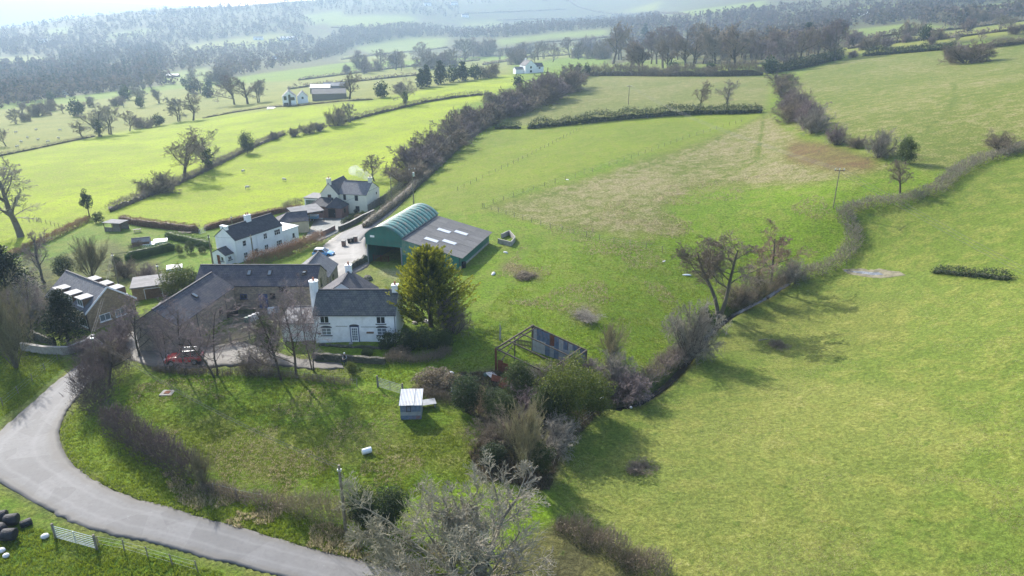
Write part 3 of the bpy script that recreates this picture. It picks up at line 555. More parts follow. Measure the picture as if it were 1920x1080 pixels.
def plant_at(name, key, p, H, label, cat='tree', group=None, w=1.0, rz=None, lean=0.):
    if key in WIDE: w = w * WIDE[key]
    o = empty(name, (p[0], p[1], p[2] - .05), _rk.uniform(0, 6.28) if rz is None else rz, label, cat, group); o.scale = (H * w, H * w, H)
    if lean: o.rotation_euler = (0, lean, o.rotation_euler[2])
    for nm, me in LIB[key]: link(nm, me, o)
    return o
# ---------------------------------------------------------------- hedges: one object each, twigs and leaves over an uneven core
def hedge(name, label, px, w, h, leaf, twig=None, dens=60, size=.16, vary=.25, cat='hedge', group=None, world=None, step=.5, gap=0., core=True, up=.2, seed=0, trim=False, twl=.45, tr=.012):
    P = path(px, step) if world is None else resample(np.array(world), step); n = len(P); rng = np.random.default_rng(seed + int(abs(px[0][0] if world is None else world[0][0] * 7)))
    T = np.gradient(P[:, :2], axis=0); T /= np.maximum(np.hypot(*T.T), 1e-6)[:, None]; N2 = np.stack([-T[:, 1], T[:, 0]], 1); s = np.arange(n) * step
    sd = seed + int(abs(P[0, 0] * 3 + P[0, 1]))
    hv = h * (1 + vary * 3.4 * (vnoise(s, s * 0 + sd, max(1.6, h * .9), 3) - .5)); wv = w * (1 + vary * 1.2 * (vnoise(s, s * 0 + 70 + sd, max(2, w), 3) - .5))
    tp = np.clip(np.minimum(s, s[-1] - s) / (.8 * w) + .35, 0, 1) ** .5; hv = hv * tp; wv = wv * tp
    if gap: on = vnoise(s, s * 0 + 20 + seed, 8, 2) > gap; hv = np.where(on, hv, hv * .25)
    soft = not trim and leaf not in ('leaf_dark', 'leaf_clip') and step < .8
    if soft: core = False; dens = dens * 2.0; twl = twl * 1.4
    m = int(dens * .8 * s[-1]); k = rng.random(m) * (n - 1.001); i = k.astype(int); f = (k - i)[:, None]; lat = rng.uniform(-1, 1, m); zz = rng.random(m)
    # push most of the leaves to the skin of a rounded section
    face = rng.random(m); top = face < .42; lat = np.where(top, lat, np.sign(lat) * rng.uniform(.1 if soft else .78, 1.05, m)); zz = np.where(top, rng.uniform(.86, 1.05, m), zz ** .9)
    if not trim: rr = np.sqrt((np.abs(lat)) ** 4 + np.clip(zz, 0, 1) ** 6); lat = lat / np.maximum(rr, 1); zz = zz / np.maximum(rr, 1) ** .5
    c = P[i] * (1 - f) + P[i + 1] * f; C = c.copy(); C[:, :2] += N2[i] * (lat * wv[i] / 2)[:, None]; C[:, 2] = c[:, 2] + .02 + zz * hv[i] * (1 if trim else rng.uniform(.75, 1.2, m)); C += rng.normal(0, 1, C.shape) * (size * .2 if trim else np.array([.13 * w, .13 * w, .10 * h])); C[:, 2] = np.maximum(C[:, 2], c[:, 2])
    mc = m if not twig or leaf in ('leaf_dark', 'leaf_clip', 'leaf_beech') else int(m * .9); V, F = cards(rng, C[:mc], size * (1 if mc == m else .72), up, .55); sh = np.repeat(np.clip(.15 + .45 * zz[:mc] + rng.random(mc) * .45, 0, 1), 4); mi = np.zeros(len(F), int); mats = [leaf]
    if twig:
        q = int(m * (.35 if mc == m else .6)); j = rng.integers(0, m, q); d = norm(np.c_[N2[i[j]] * lat[j][:, None], .55 + zz[j]] + rng.normal(0, .45, (q, 3))); ll = twl * rng.uniform(.5, 1.4, q)[:, None]
        tv, tf = prisms(C[j] - d * ll * .6, C[j] + d * ll * .5, np.full(q, tr), np.full(q, tr * .4)); V, F = merge((V, F), (tv, tf)); sh = np.r_[sh, np.full(len(tv), .4)]; mi = np.r_[mi, np.ones(len(tf), int)]; mats.append(twig)
    if core:
        prof = np.array([(-.42, -.1), (-.44, .55), (-.3, .84), (.0, .9), (.3, .84), (.44, .55), (.42, -.1)]) * ((.88, .92) if trim else (.34, .5)); a = np.arange(n)[:, None] * 7
        X = P[:, None] + np.concatenate([N2[:, None] * (prof[None, :, :1] * wv[:, None, None]), (prof[None, :, 1:] * hv[:, None, None])], -1); X = X + rng.normal(0, (.03 if trim else .10) * min(w, 2.5), X.shape)
        cv = X.reshape(-1, 3); b = np.arange(6); cf = np.stack([a[:-1] + b, a[:-1] + b + 1, a[1:] + b + 1, a[1:] + b], -1).reshape(-1, 4)
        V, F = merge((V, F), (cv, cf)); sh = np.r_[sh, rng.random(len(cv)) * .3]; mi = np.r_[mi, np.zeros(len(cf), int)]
    o = P[n // 2] * [1, 1, 1]; me = np_mesh(name, V - o, F, mats, shade=sh, mi=mi); ob = link(name, me, loc=tuple(o)); return tag(ob, label, cat, group)
lib_bare('big', 14, (6, 6.0, .15, .36), [(8,.22,.85,.62,.55,6,.13,.03), (8,.15,.75,.55,.58,5,.13,.03), (7,.1,.7,.55,.6,3,.14,.03), (5,.1,.65,.62,.6,2,.14,.03)], 'bark_pale', 'twig_pale', .010, .16)
# ================================================================ hedges
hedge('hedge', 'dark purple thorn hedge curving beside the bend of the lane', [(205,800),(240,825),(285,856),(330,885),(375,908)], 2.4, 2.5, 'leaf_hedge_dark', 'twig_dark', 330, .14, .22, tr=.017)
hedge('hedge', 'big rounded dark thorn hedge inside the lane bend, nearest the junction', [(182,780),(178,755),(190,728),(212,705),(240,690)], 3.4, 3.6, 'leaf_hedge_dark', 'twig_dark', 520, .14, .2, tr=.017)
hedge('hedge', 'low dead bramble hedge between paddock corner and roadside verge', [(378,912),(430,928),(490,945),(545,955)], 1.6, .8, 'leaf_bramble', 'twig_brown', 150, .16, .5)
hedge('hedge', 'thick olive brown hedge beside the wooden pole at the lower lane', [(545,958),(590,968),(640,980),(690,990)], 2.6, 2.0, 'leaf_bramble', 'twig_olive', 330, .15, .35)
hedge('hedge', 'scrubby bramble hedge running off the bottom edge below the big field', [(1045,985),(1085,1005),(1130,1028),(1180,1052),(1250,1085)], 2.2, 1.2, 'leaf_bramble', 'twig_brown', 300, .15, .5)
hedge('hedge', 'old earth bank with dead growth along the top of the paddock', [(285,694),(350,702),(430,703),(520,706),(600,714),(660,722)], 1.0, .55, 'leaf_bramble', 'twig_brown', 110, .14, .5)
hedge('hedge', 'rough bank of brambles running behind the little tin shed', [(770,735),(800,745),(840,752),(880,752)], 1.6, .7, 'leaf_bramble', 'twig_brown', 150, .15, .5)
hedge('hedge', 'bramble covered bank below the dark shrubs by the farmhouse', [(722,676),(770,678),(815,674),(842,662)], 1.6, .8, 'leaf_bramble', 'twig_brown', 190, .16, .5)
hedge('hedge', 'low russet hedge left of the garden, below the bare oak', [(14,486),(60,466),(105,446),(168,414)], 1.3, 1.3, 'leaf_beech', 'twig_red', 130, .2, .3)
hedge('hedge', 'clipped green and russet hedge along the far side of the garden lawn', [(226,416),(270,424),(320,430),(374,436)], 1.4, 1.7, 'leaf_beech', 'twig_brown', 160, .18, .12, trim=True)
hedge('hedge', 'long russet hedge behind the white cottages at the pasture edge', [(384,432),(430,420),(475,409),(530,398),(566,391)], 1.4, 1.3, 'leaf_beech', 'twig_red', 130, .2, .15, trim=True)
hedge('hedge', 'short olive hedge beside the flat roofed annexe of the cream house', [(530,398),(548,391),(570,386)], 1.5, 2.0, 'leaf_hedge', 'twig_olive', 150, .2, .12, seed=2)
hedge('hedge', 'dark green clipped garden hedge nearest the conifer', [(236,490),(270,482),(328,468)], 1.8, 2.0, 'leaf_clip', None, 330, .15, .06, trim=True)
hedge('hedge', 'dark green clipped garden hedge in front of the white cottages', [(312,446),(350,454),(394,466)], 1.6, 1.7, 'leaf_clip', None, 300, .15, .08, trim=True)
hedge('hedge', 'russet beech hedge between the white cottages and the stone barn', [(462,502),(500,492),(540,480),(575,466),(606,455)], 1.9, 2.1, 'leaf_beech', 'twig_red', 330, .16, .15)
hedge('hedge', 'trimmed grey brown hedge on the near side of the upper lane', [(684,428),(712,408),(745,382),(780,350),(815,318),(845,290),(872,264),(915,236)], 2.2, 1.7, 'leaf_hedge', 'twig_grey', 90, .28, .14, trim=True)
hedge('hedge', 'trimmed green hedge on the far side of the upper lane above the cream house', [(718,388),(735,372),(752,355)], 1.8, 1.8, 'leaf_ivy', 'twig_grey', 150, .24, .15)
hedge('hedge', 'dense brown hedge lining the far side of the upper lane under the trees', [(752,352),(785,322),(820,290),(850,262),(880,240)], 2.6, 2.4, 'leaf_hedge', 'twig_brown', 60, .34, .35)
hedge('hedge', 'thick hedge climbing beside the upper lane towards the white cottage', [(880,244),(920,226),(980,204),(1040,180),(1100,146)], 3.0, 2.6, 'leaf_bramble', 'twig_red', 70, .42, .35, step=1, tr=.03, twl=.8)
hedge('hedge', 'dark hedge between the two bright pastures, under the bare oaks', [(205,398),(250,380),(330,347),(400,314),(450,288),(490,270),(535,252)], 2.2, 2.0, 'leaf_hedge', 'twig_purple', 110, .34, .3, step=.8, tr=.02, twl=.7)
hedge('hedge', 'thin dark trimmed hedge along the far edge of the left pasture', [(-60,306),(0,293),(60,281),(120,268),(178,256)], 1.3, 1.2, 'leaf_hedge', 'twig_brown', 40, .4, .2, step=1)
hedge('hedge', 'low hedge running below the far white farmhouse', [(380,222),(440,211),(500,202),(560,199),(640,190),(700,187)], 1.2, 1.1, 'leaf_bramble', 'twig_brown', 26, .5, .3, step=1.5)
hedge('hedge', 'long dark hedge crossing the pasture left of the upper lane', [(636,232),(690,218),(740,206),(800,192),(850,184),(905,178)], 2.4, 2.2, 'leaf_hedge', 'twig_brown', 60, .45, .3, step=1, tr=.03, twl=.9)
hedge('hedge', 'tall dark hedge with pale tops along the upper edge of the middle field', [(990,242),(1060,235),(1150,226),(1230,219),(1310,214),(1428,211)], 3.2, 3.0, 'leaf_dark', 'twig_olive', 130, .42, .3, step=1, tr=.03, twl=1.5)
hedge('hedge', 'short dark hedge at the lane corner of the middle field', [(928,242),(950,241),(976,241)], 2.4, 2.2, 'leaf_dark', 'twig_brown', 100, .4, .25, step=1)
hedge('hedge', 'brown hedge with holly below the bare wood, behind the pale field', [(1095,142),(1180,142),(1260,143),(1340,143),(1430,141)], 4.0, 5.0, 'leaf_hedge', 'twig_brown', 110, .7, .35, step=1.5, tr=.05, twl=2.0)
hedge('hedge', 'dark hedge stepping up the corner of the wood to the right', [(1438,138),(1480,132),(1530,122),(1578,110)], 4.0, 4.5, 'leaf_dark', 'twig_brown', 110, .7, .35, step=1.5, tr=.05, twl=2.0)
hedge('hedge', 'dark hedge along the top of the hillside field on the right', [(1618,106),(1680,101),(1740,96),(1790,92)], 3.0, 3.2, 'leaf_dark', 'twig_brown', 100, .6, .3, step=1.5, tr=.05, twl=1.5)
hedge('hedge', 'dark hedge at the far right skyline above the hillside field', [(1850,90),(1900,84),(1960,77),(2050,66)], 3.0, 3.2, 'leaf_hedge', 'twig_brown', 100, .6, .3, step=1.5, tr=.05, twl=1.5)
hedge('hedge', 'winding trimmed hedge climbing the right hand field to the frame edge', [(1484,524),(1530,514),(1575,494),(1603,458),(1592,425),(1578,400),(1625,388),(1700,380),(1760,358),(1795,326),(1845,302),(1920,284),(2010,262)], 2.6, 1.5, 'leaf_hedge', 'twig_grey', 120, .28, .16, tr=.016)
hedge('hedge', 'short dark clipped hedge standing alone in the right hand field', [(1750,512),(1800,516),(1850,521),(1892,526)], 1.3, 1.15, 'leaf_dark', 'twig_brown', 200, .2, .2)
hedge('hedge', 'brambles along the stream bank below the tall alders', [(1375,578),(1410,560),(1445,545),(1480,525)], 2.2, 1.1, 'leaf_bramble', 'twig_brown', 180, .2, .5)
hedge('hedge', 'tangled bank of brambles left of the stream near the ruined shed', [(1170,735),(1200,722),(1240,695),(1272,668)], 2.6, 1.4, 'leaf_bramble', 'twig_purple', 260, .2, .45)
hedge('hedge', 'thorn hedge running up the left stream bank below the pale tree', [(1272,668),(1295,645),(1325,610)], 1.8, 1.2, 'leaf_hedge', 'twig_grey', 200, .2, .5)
# far field boundaries in the valley
for i, (px, lab) in enumerate([([(860,108),(930,96),(1010,80),(1140,70)], 'dark hedge line between two pale fields beyond the white cottage'), ([(640,112),(720,101),(840,89)], 'dark far hedge under the curved green field in the valley'),
    ([(905,122),(990,108),(1145,98)], 'far hedge beside the road beyond the white cottage'), ([(1590,76),(1700,64),(1800,55),(1930,38)], 'far hedge between strip fields at the upper right'),
    ([(1590,92),(1700,78),(1800,70),(1930,56)], 'nearer hedge below the strip fields at the upper right'), ([(560,151),(640,141),(760,126),(900,113)], 'hedge along the valley road behind the far farm'), ([(540,168),(600,160),(700,150),(800,140)], 'hedge behind the conifers below the valley road')]):
    hedge('far_hedge', lab, px, 3.0, 2.6, 'leaf_hedge', None, 9, 1.3, .5, step=3)
# ================================================================ trees and shrubs close to the house
TR = 'bare trees lining the farm drive'
plant('large_tree', 'big', 893, 1108, 862, 'large pale lichen covered bare tree spreading at the bottom centre', w=.80) if 'big' in LIB else None
for u, v, vt, key, lab, w, ln in [(262,668,560,'birch','slim bare tree at the drive entrance, leftmost of the row',.95,0), (313,694,572,'birch2','forked bare tree leaning over the bonnet of the red car',.6,0), (348,702,556,'birch','bare tree with purple twigs in front of the red car door',.6,0),
    (403,706,550,'birch2','dark trunked bare tree just right of the red car',1.0,0), (527,712,536,'birch','slender leaning bare tree at the middle of the drive',.62,-.12), (556,706,528,'birch','straight bare tree in front of the low stone store',.62,0),
    (586,694,520,'birch2','bare tree nearest the left end of the white farmhouse',.62,0), (478,700,648,'thorn','small bare bush on the paddock bank by the drive',1.0,0)]:
    plant('bare_tree', key, u, v, vt, lab, 'tree', TR, w, lean=ln)
plant('bare_tree', 'oak2', 203, 722, 632, 'spreading bare tree growing out of the hedge at the lane junction', w=.75); plant('bare_tree', 'ash', 262, 640, 575, 'small bare tree on the verge opposite the bungalow', w=.8)
plant('ivy_tree', 'ivybush', 506, 668, 590, 'olive ivy covered tree beside the low store', w=.80); plant('golden_cypress', 'golden', 808, 612, 459, 'large golden green cypress beside the white farmhouse', w=1.02)
plant('bare_shrub', 'thorn_purple', 850, 626, 548, 'purple bare shrub at the foot of the golden cypress', 'shrub', w=.75)
for u, v, vt, key, lab, w in [(728,654,618,'darkshrub','dark round shrub at the right corner of the white farmhouse',1.0), (764,656,614,'darkshrub','dark shrub second along from the farmhouse corner',1.05), (802,656,610,'shrub','grey green shrub below the golden cypress',1.1),
    (834,654,616,'ivybush','ivy shrub at the end of the garden bank',1.3), (660,702,676,'greenbush','small bright green bush near the walking person',.9), (690,668,650,'shrub','low shrub on the garden retaining wall',1.3), (750,668,648,'bramble','bramble clump spilling over the garden wall',1.2)]:
    plant('shrub', key, u, v, vt, lab, 'shrub', None, w)
plant('brush_pile', 'bramble', 822, 722, 692, 'heap of cut branches beside the rough bank', 'brush pile', w=1.5)
# copse between the ruin and the paddock
for nm, key, u, v, vt, lab, cat, w in [('holly_tree','holly',874,772,696,'dark holly standing at the left end of the copse','tree',1.0), ('holly_tree','holly',925,772,722,'dark holly between the copse and the tin shed','tree',1.2), ('ivy_tree','ivybush',972,752,672,'grey green ivy clad tree beside the rusty shed post','tree',.95), ('ivy_tree','ivybush',940,790,730,'ivy bush with dead twigs in the middle of the copse','tree',1.1),
    ('evergreen_tree','greenbush',1062,792,664,'bright yellow green ivy tree in the copse, the tallest','tree',.95), ('evergreen_tree','greenbush',1110,778,692,'yellow green ivy tree at the stream end of the copse','tree',1.0), ('evergreen_tree','ivybush',1030,800,710,'dull green ivy tree left of the tallest one in the copse','tree',1.0),
    ('willow','willow',985,888,742,'bushy olive stemmed bare willow in the copse above the big tree','tree',.62), ('bare_shrub','thorn_purple',1000,780,716,'pinkish bare thorn in the heart of the copse','shrub',1.1), ('holly_tree','holly',925,872,828,'low dark holly at the corner of the paddock','tree',1.4), ('evergreen_tree','ivybush',1012,884,826,'dark ivy bush where the copse meets the big field','tree',1.0),
    ('bare_shrub','thorn_grey',1150,712,650,'grey bare thorn at the end of the ruined shed','shrub',1.0), ('willow','willow',1146,674,598,'pale rounded willow bush behind the ruined shed','shrub',.75), ('bare_shrub','thorn_purple',1180,745,690,'bare purple thorn on the stream bank below the ruin','shrub',1.2), ('bare_shrub','thorn',930,830,770,'brown tangled thorn at the paddock end of the copse','shrub',1.1),
    ('bare_shrub','thorn_purple',1095,712,668,'pink twigged thorn growing inside the ruined shed','shrub',1.2), ('bare_shrub','thorn_purple',1050,716,668,'purple thorn filling the middle of the ruined shed','shrub',1.2), ('bare_shrub','thorn_grey',1015,720,676,'grey thorn against the left end of the ruined shed','shrub',1.1), ('bare_shrub','thorn_grey',1042,838,770,'grey thorn above the field edge path','shrub',1.0), ('evergreen_tree','holly',684,985,908,'dark evergreen left of a pair by the lower lane','tree',.95), ('evergreen_tree','holly',733,990,905,'dark evergreen right of a pair by the lower lane','tree',1.0),
    ('evergreen_tree','darkshrub',706,996,945,'low dark evergreen under the pair by the lower lane','shrub',1.0), ('bare_shrub','willow',382,910,838,'small straggly bare tree at the hedge end beside the paddock','tree',.7)]:
    plant(nm, key, u, v, vt, lab, cat, None, w)
# left wood and gardens
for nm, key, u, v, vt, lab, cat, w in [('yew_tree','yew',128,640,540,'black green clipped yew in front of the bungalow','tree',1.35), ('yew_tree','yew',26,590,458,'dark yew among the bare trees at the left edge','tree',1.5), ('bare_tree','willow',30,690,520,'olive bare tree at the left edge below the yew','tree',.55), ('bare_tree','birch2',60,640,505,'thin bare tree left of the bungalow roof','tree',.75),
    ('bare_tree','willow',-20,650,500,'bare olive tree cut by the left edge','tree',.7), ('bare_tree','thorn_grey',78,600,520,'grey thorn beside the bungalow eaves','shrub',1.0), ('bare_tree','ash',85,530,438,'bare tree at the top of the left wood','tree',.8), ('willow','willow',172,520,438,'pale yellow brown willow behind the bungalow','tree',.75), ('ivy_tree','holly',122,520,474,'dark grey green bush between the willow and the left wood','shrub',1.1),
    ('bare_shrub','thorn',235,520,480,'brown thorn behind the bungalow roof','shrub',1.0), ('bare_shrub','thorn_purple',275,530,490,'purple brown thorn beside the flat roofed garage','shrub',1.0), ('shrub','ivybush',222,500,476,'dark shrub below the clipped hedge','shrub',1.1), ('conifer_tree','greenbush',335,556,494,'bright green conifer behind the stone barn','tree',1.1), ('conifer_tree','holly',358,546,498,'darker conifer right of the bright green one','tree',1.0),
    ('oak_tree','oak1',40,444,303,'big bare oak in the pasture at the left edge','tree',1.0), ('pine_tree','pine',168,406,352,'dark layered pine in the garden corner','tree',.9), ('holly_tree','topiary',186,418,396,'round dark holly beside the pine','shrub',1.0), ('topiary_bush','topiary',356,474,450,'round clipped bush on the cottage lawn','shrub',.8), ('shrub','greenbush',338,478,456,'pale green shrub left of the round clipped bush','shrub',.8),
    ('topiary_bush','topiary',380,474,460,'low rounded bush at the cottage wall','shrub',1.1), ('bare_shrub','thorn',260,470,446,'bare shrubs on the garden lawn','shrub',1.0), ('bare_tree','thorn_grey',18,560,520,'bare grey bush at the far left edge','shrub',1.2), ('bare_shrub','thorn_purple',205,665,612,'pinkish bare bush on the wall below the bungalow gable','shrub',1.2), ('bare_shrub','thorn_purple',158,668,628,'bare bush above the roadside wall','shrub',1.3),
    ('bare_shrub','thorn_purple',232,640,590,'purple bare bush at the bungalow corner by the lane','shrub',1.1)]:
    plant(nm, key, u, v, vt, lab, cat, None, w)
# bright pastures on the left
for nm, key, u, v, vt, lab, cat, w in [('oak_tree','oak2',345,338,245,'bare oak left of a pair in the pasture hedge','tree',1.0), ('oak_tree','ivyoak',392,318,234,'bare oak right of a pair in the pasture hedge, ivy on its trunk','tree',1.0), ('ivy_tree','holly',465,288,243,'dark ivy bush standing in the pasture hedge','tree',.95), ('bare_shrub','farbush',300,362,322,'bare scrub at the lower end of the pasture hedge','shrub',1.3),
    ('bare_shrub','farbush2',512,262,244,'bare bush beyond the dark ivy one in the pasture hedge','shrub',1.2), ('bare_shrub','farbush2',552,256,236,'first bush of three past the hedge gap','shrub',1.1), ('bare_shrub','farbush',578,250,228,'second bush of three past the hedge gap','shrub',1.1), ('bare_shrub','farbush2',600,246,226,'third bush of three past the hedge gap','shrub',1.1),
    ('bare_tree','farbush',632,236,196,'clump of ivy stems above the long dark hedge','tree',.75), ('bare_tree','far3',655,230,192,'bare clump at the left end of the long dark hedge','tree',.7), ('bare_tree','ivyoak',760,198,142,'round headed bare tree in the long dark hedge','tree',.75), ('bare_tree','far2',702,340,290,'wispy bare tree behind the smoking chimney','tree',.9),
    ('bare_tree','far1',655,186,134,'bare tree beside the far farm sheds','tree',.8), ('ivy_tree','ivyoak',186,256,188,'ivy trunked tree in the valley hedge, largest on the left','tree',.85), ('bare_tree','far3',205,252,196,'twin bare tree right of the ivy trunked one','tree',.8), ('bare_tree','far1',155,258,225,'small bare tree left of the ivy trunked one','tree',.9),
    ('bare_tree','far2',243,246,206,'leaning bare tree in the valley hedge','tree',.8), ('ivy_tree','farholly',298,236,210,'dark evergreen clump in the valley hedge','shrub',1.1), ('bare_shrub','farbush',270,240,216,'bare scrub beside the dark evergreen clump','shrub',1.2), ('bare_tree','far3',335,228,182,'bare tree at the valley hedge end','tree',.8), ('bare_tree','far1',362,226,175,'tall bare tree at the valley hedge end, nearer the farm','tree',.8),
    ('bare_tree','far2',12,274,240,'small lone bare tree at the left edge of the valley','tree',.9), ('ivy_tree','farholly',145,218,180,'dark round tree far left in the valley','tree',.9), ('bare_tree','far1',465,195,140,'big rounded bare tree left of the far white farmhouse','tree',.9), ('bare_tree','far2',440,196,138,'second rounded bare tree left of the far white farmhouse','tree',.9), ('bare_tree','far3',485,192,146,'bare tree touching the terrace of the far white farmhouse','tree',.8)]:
    plant(nm, key, u, v, vt, lab, cat, None, w)
# along the upper lane
for i, (nm, key, u, v, vt, lab, w) in enumerate([('bare_tree','farbush',775,322,274,'russet bare thorn first above the cream house lane',1.0), ('bare_tree','far1',800,304,258,'brown bare tree second above the cream house lane',.9), ('bare_tree','farbush2',822,290,244,'purple bare tree beside the lane pole',.9), ('bare_tree','far1',842,268,208,'tall pinkish bare tree over the lane',.75), ('bare_tree','far2',868,250,196,'bare tree above the lane bend',.8), ('bare_tree','farbush',900,236,186,'brown scrub tree above the lane bend',.9),
    ('bare_tree','far3',930,222,168,'grey bare tree halfway up the lane hedge',.9), ('bare_tree','farbush2',960,212,162,'purple scrub tree in the lane hedge',1.0), ('bare_tree','far1',995,198,150,'brown bare tree near the top of the lane hedge',.9), ('bare_tree','far2',1022,190,132,'bare tree just below the white cottage',.9), ('bare_tree','farbush',1050,176,124,'rounded scrub right of the white cottage',1.0), ('bare_tree','far3',1075,164,116,'bare tree right of the white cottage garden',.9),
    ('holly_tree','farholly',972,164,136,'round dark holly below the white cottage',.9), ('holly_tree','farholly',1085,146,114,'dark evergreen pair left at the lane top',.6), ('holly_tree','farholly',1100,144,114,'dark evergreen pair right at the lane top',.6)]):
    plant(nm, key, u, v, vt, lab, 'tree', None, w)
LB = [(762,344,300), (784,318,262), (810,300,252), (834,282,232), (856,262,214), (884,246,200), (912,234,190), (944,220,176), (976,208,160), (1010,196,150), (1036,186,138), (1062,172,126), (948,206,170), (1006,178,140)]
for i, (u, v, vt) in enumerate(LB):
    plant('lane_thorn', ['farbush', 'farbush2', 'farbush'][i % 3], u, v, vt, ['lowest', 'second', 'third', 'fourth', 'fifth', 'sixth', 'seventh', 'eighth', 'ninth', 'tenth', 'eleventh', 'topmost', 'further middle', 'further upper'][i] + ' bushy thorn in the thicket beside the upper lane', 'shrub', 'thicket beside the upper lane', 1.35)
for i, (key, u, v, vt, w, lab) in enumerate([('farholly',715,183,148,1.0,'dark conifer clump standing alone left of the row'), ('farconifer',790,166,128,1.3,'first dark conifer of the row behind the pasture'), ('farconifer',800,163,120,1.3,'second dark conifer of the row behind the pasture'), ('farconifer',826,158,112,1.5,'tallest dark conifer of the row behind the pasture'), ('farholly',850,154,118,1.0,'broad dark conifer in the middle of the row'),
    ('farconifer',868,152,114,1.6,'dark conifer right of the broad one in the row'), ('farholly',890,149,116,1.0,'rounded dark evergreen near the end of the row'), ('farbush',915,146,114,1.1,'bare bush ending the conifer row'), ('farbush2',752,174,150,1.1,'bare scrub between the lone clump and the conifer row')]):
    plant('conifer_tree', key, u, v, vt, lab, 'tree', 'conifer row behind the left pasture', w)
# right hand hillside
for nm, key, u, v, vt, lab, cat, w in [('bare_tree','oak2',1312,206,150,'gnarled small bare tree left of two on the field hedge','tree',.7), ('bare_tree','oak1',1362,206,148,'gnarled small bare tree right of two on the field hedge','tree',.7), ('bare_shrub','thorn_purple',1568,272,228,'rounded purple thorn below the scrub mass','shrub',1.0), ('bare_shrub','thorn',1606,278,250,'small brown thorn between two bigger ones on the hillside','shrub',1.1),
    ('bare_shrub','thorn_grey',1648,296,234,'tall grey green thorn on the hillside boundary','shrub',.8), ('ivy_tree','ivybush',1697,308,252,'ivy clad thorn with grey top on the hillside boundary','shrub',.85), ('bare_tree','oak2',1688,362,296,'leaning bare tree rising from the winding hedge','tree',.8), ('bare_shrub','thorn',1874,282,240,'round thorn beside the hedge at the right edge','shrub',1.3), ('bare_shrub','farbush',1815,118,72,'wide brown thorn thicket on the hillside top','shrub',1.5), ('bare_shrub','farbush2',1795,112,76,'purple thicket beside the brown one on the hillside top','shrub',1.3),
    ('bare_shrub','farbush',1465,160,132,'brown scrub at the corner below the wood','shrub',1.4), ('bare_shrub','farbush2',1600,108,92,'low bush at the gap in the top hedge','shrub',1.2), ('alder_tree','alder',1350,590,418,'tall twin trunked bare alder on the stream bank','tree',.70), ('alder_tree','alder_red',1442,540,412,'reddish bare alder behind the twin trunked one','tree',.68), ('bare_tree','thorn_grey',1290,668,548,'pale grey bare tree leaning over the stream','tree',.62),
    ('bare_shrub','willow',1420,560,496,'bare brown shrub between the alders','shrub',.8), ('bare_shrub','thorn',1385,572,520,'bare thorn at the foot of the twin alder','shrub',1.0), ('holly_tree','darkshrub',1322,608,572,'ivy clump at the foot of the twin alder','shrub',.8), ('bare_shrub','thorn_grey',1482,528,482,'bare olive bush where the hedge meets the stream','shrub',1.0)]:
    plant(nm, key, u, v, vt, lab, cat, None, w)
for i, (u, v, vt, key, w) in enumerate([(1466,182,138,'thorn',1.0), (1478,205,160,'thorn_purple',1.0), (1492,222,166,'thorn_purple',1.0), (1482,228,178,'thorn',1.0), (1508,240,180,'thorn_purple',1.0), (1524,250,196,'thorn_grey',.9), (1500,206,164,'thorn',.9), (1516,228,184,'thorn_purple',1.0)]):
    plant('scrub_thorn', key, u, v, vt, ['uppermost', 'second', 'third', 'left hand', 'right hand', 'lowest', 'upper right', 'lower right'][i] + ' thorn of the scrub line between the rough field and the hillside', 'shrub', 'scrub thicket dividing the rough field from the hillside', w * 1.05)
# the bare wood above the middle fields: every trunk its own tree
rw = random.Random(12); WG = 'bare wood above the middle field'
for i in range(46):
    u = 1146 + (1570 - 1146) * (i + rw.random() * .8) / 46; v = rw.choice((134, 128, 120, 112)) - max(0, (u - 1450)) * .12; big = rw.random() < .3
    plant('woodland_tree', rw.choice(['far1', 'far1', 'far2', 'far3']), u, v, v - rw.uniform(50, 66) - (16 if big else 0), 'tall bare tree standing in the brown wood behind the pale field', 'tree', WG, rw.uniform(.55, .8))
for i, (u, v, vt, lab) in enumerate([(1262,138,110,'dark holly under the wood, left of three'), (1332,140,112,'dark holly under the wood, middle of three'), (1440,138,102,'dark holly under the wood, right of three'), (1208,78,42,'dark pine above the left end of the wood'), (1510,92,40,'dark pine standing over the right end of the wood')]):
    plant('holly_tree', 'farholly' if i < 3 else 'farconifer', u, v, vt, lab, 'tree', None, 1.1)
HG = 'scattered trees in the upper right hedgerows'
for i in range(26):
    u = 1590 + 330 * (i + rw.random()) / 26; v = rw.choice((88, 76, 62, 96)) - (u - 1590) * .075
    plant('hedgerow_tree', rw.choice(['far1', 'far2', 'far3', 'farbush', 'farbush2', 'farholly']), u, v, v - rw.uniform(16, 38), 'small bare tree in the far hedgerows at the upper right', 'tree', HG, rw.uniform(.7, 1.1))
VG = 'bare trees scattered along the valley floor'
for i in range(34):
    u = 10 + 420 * rw.random(); v = 250 - u * .16 - rw.random() * 46
    plant('valley_tree', rw.choice(['far1', 'far2', 'far3', 'farbush', 'farholly']), u, v, v - rw.uniform(16, 34), 'small hazy tree on the valley floor at the far left', 'tree', VG, rw.uniform(.7, 1.1))
MG = 'trees around the far road beyond the cottage'
for i in range(46):
    u = 640 + 500 * rw.random(); v = 142 - (u - 640) * .06 - rw.random() * 24
    plant('roadside_tree', rw.choice(['far1', 'far2', 'far3', 'farbush', 'farbush2']), u, v, v - rw.uniform(18, 40), 'bare tree beside the far road behind the white cottage', 'tree', MG, rw.uniform(.7, 1.0))
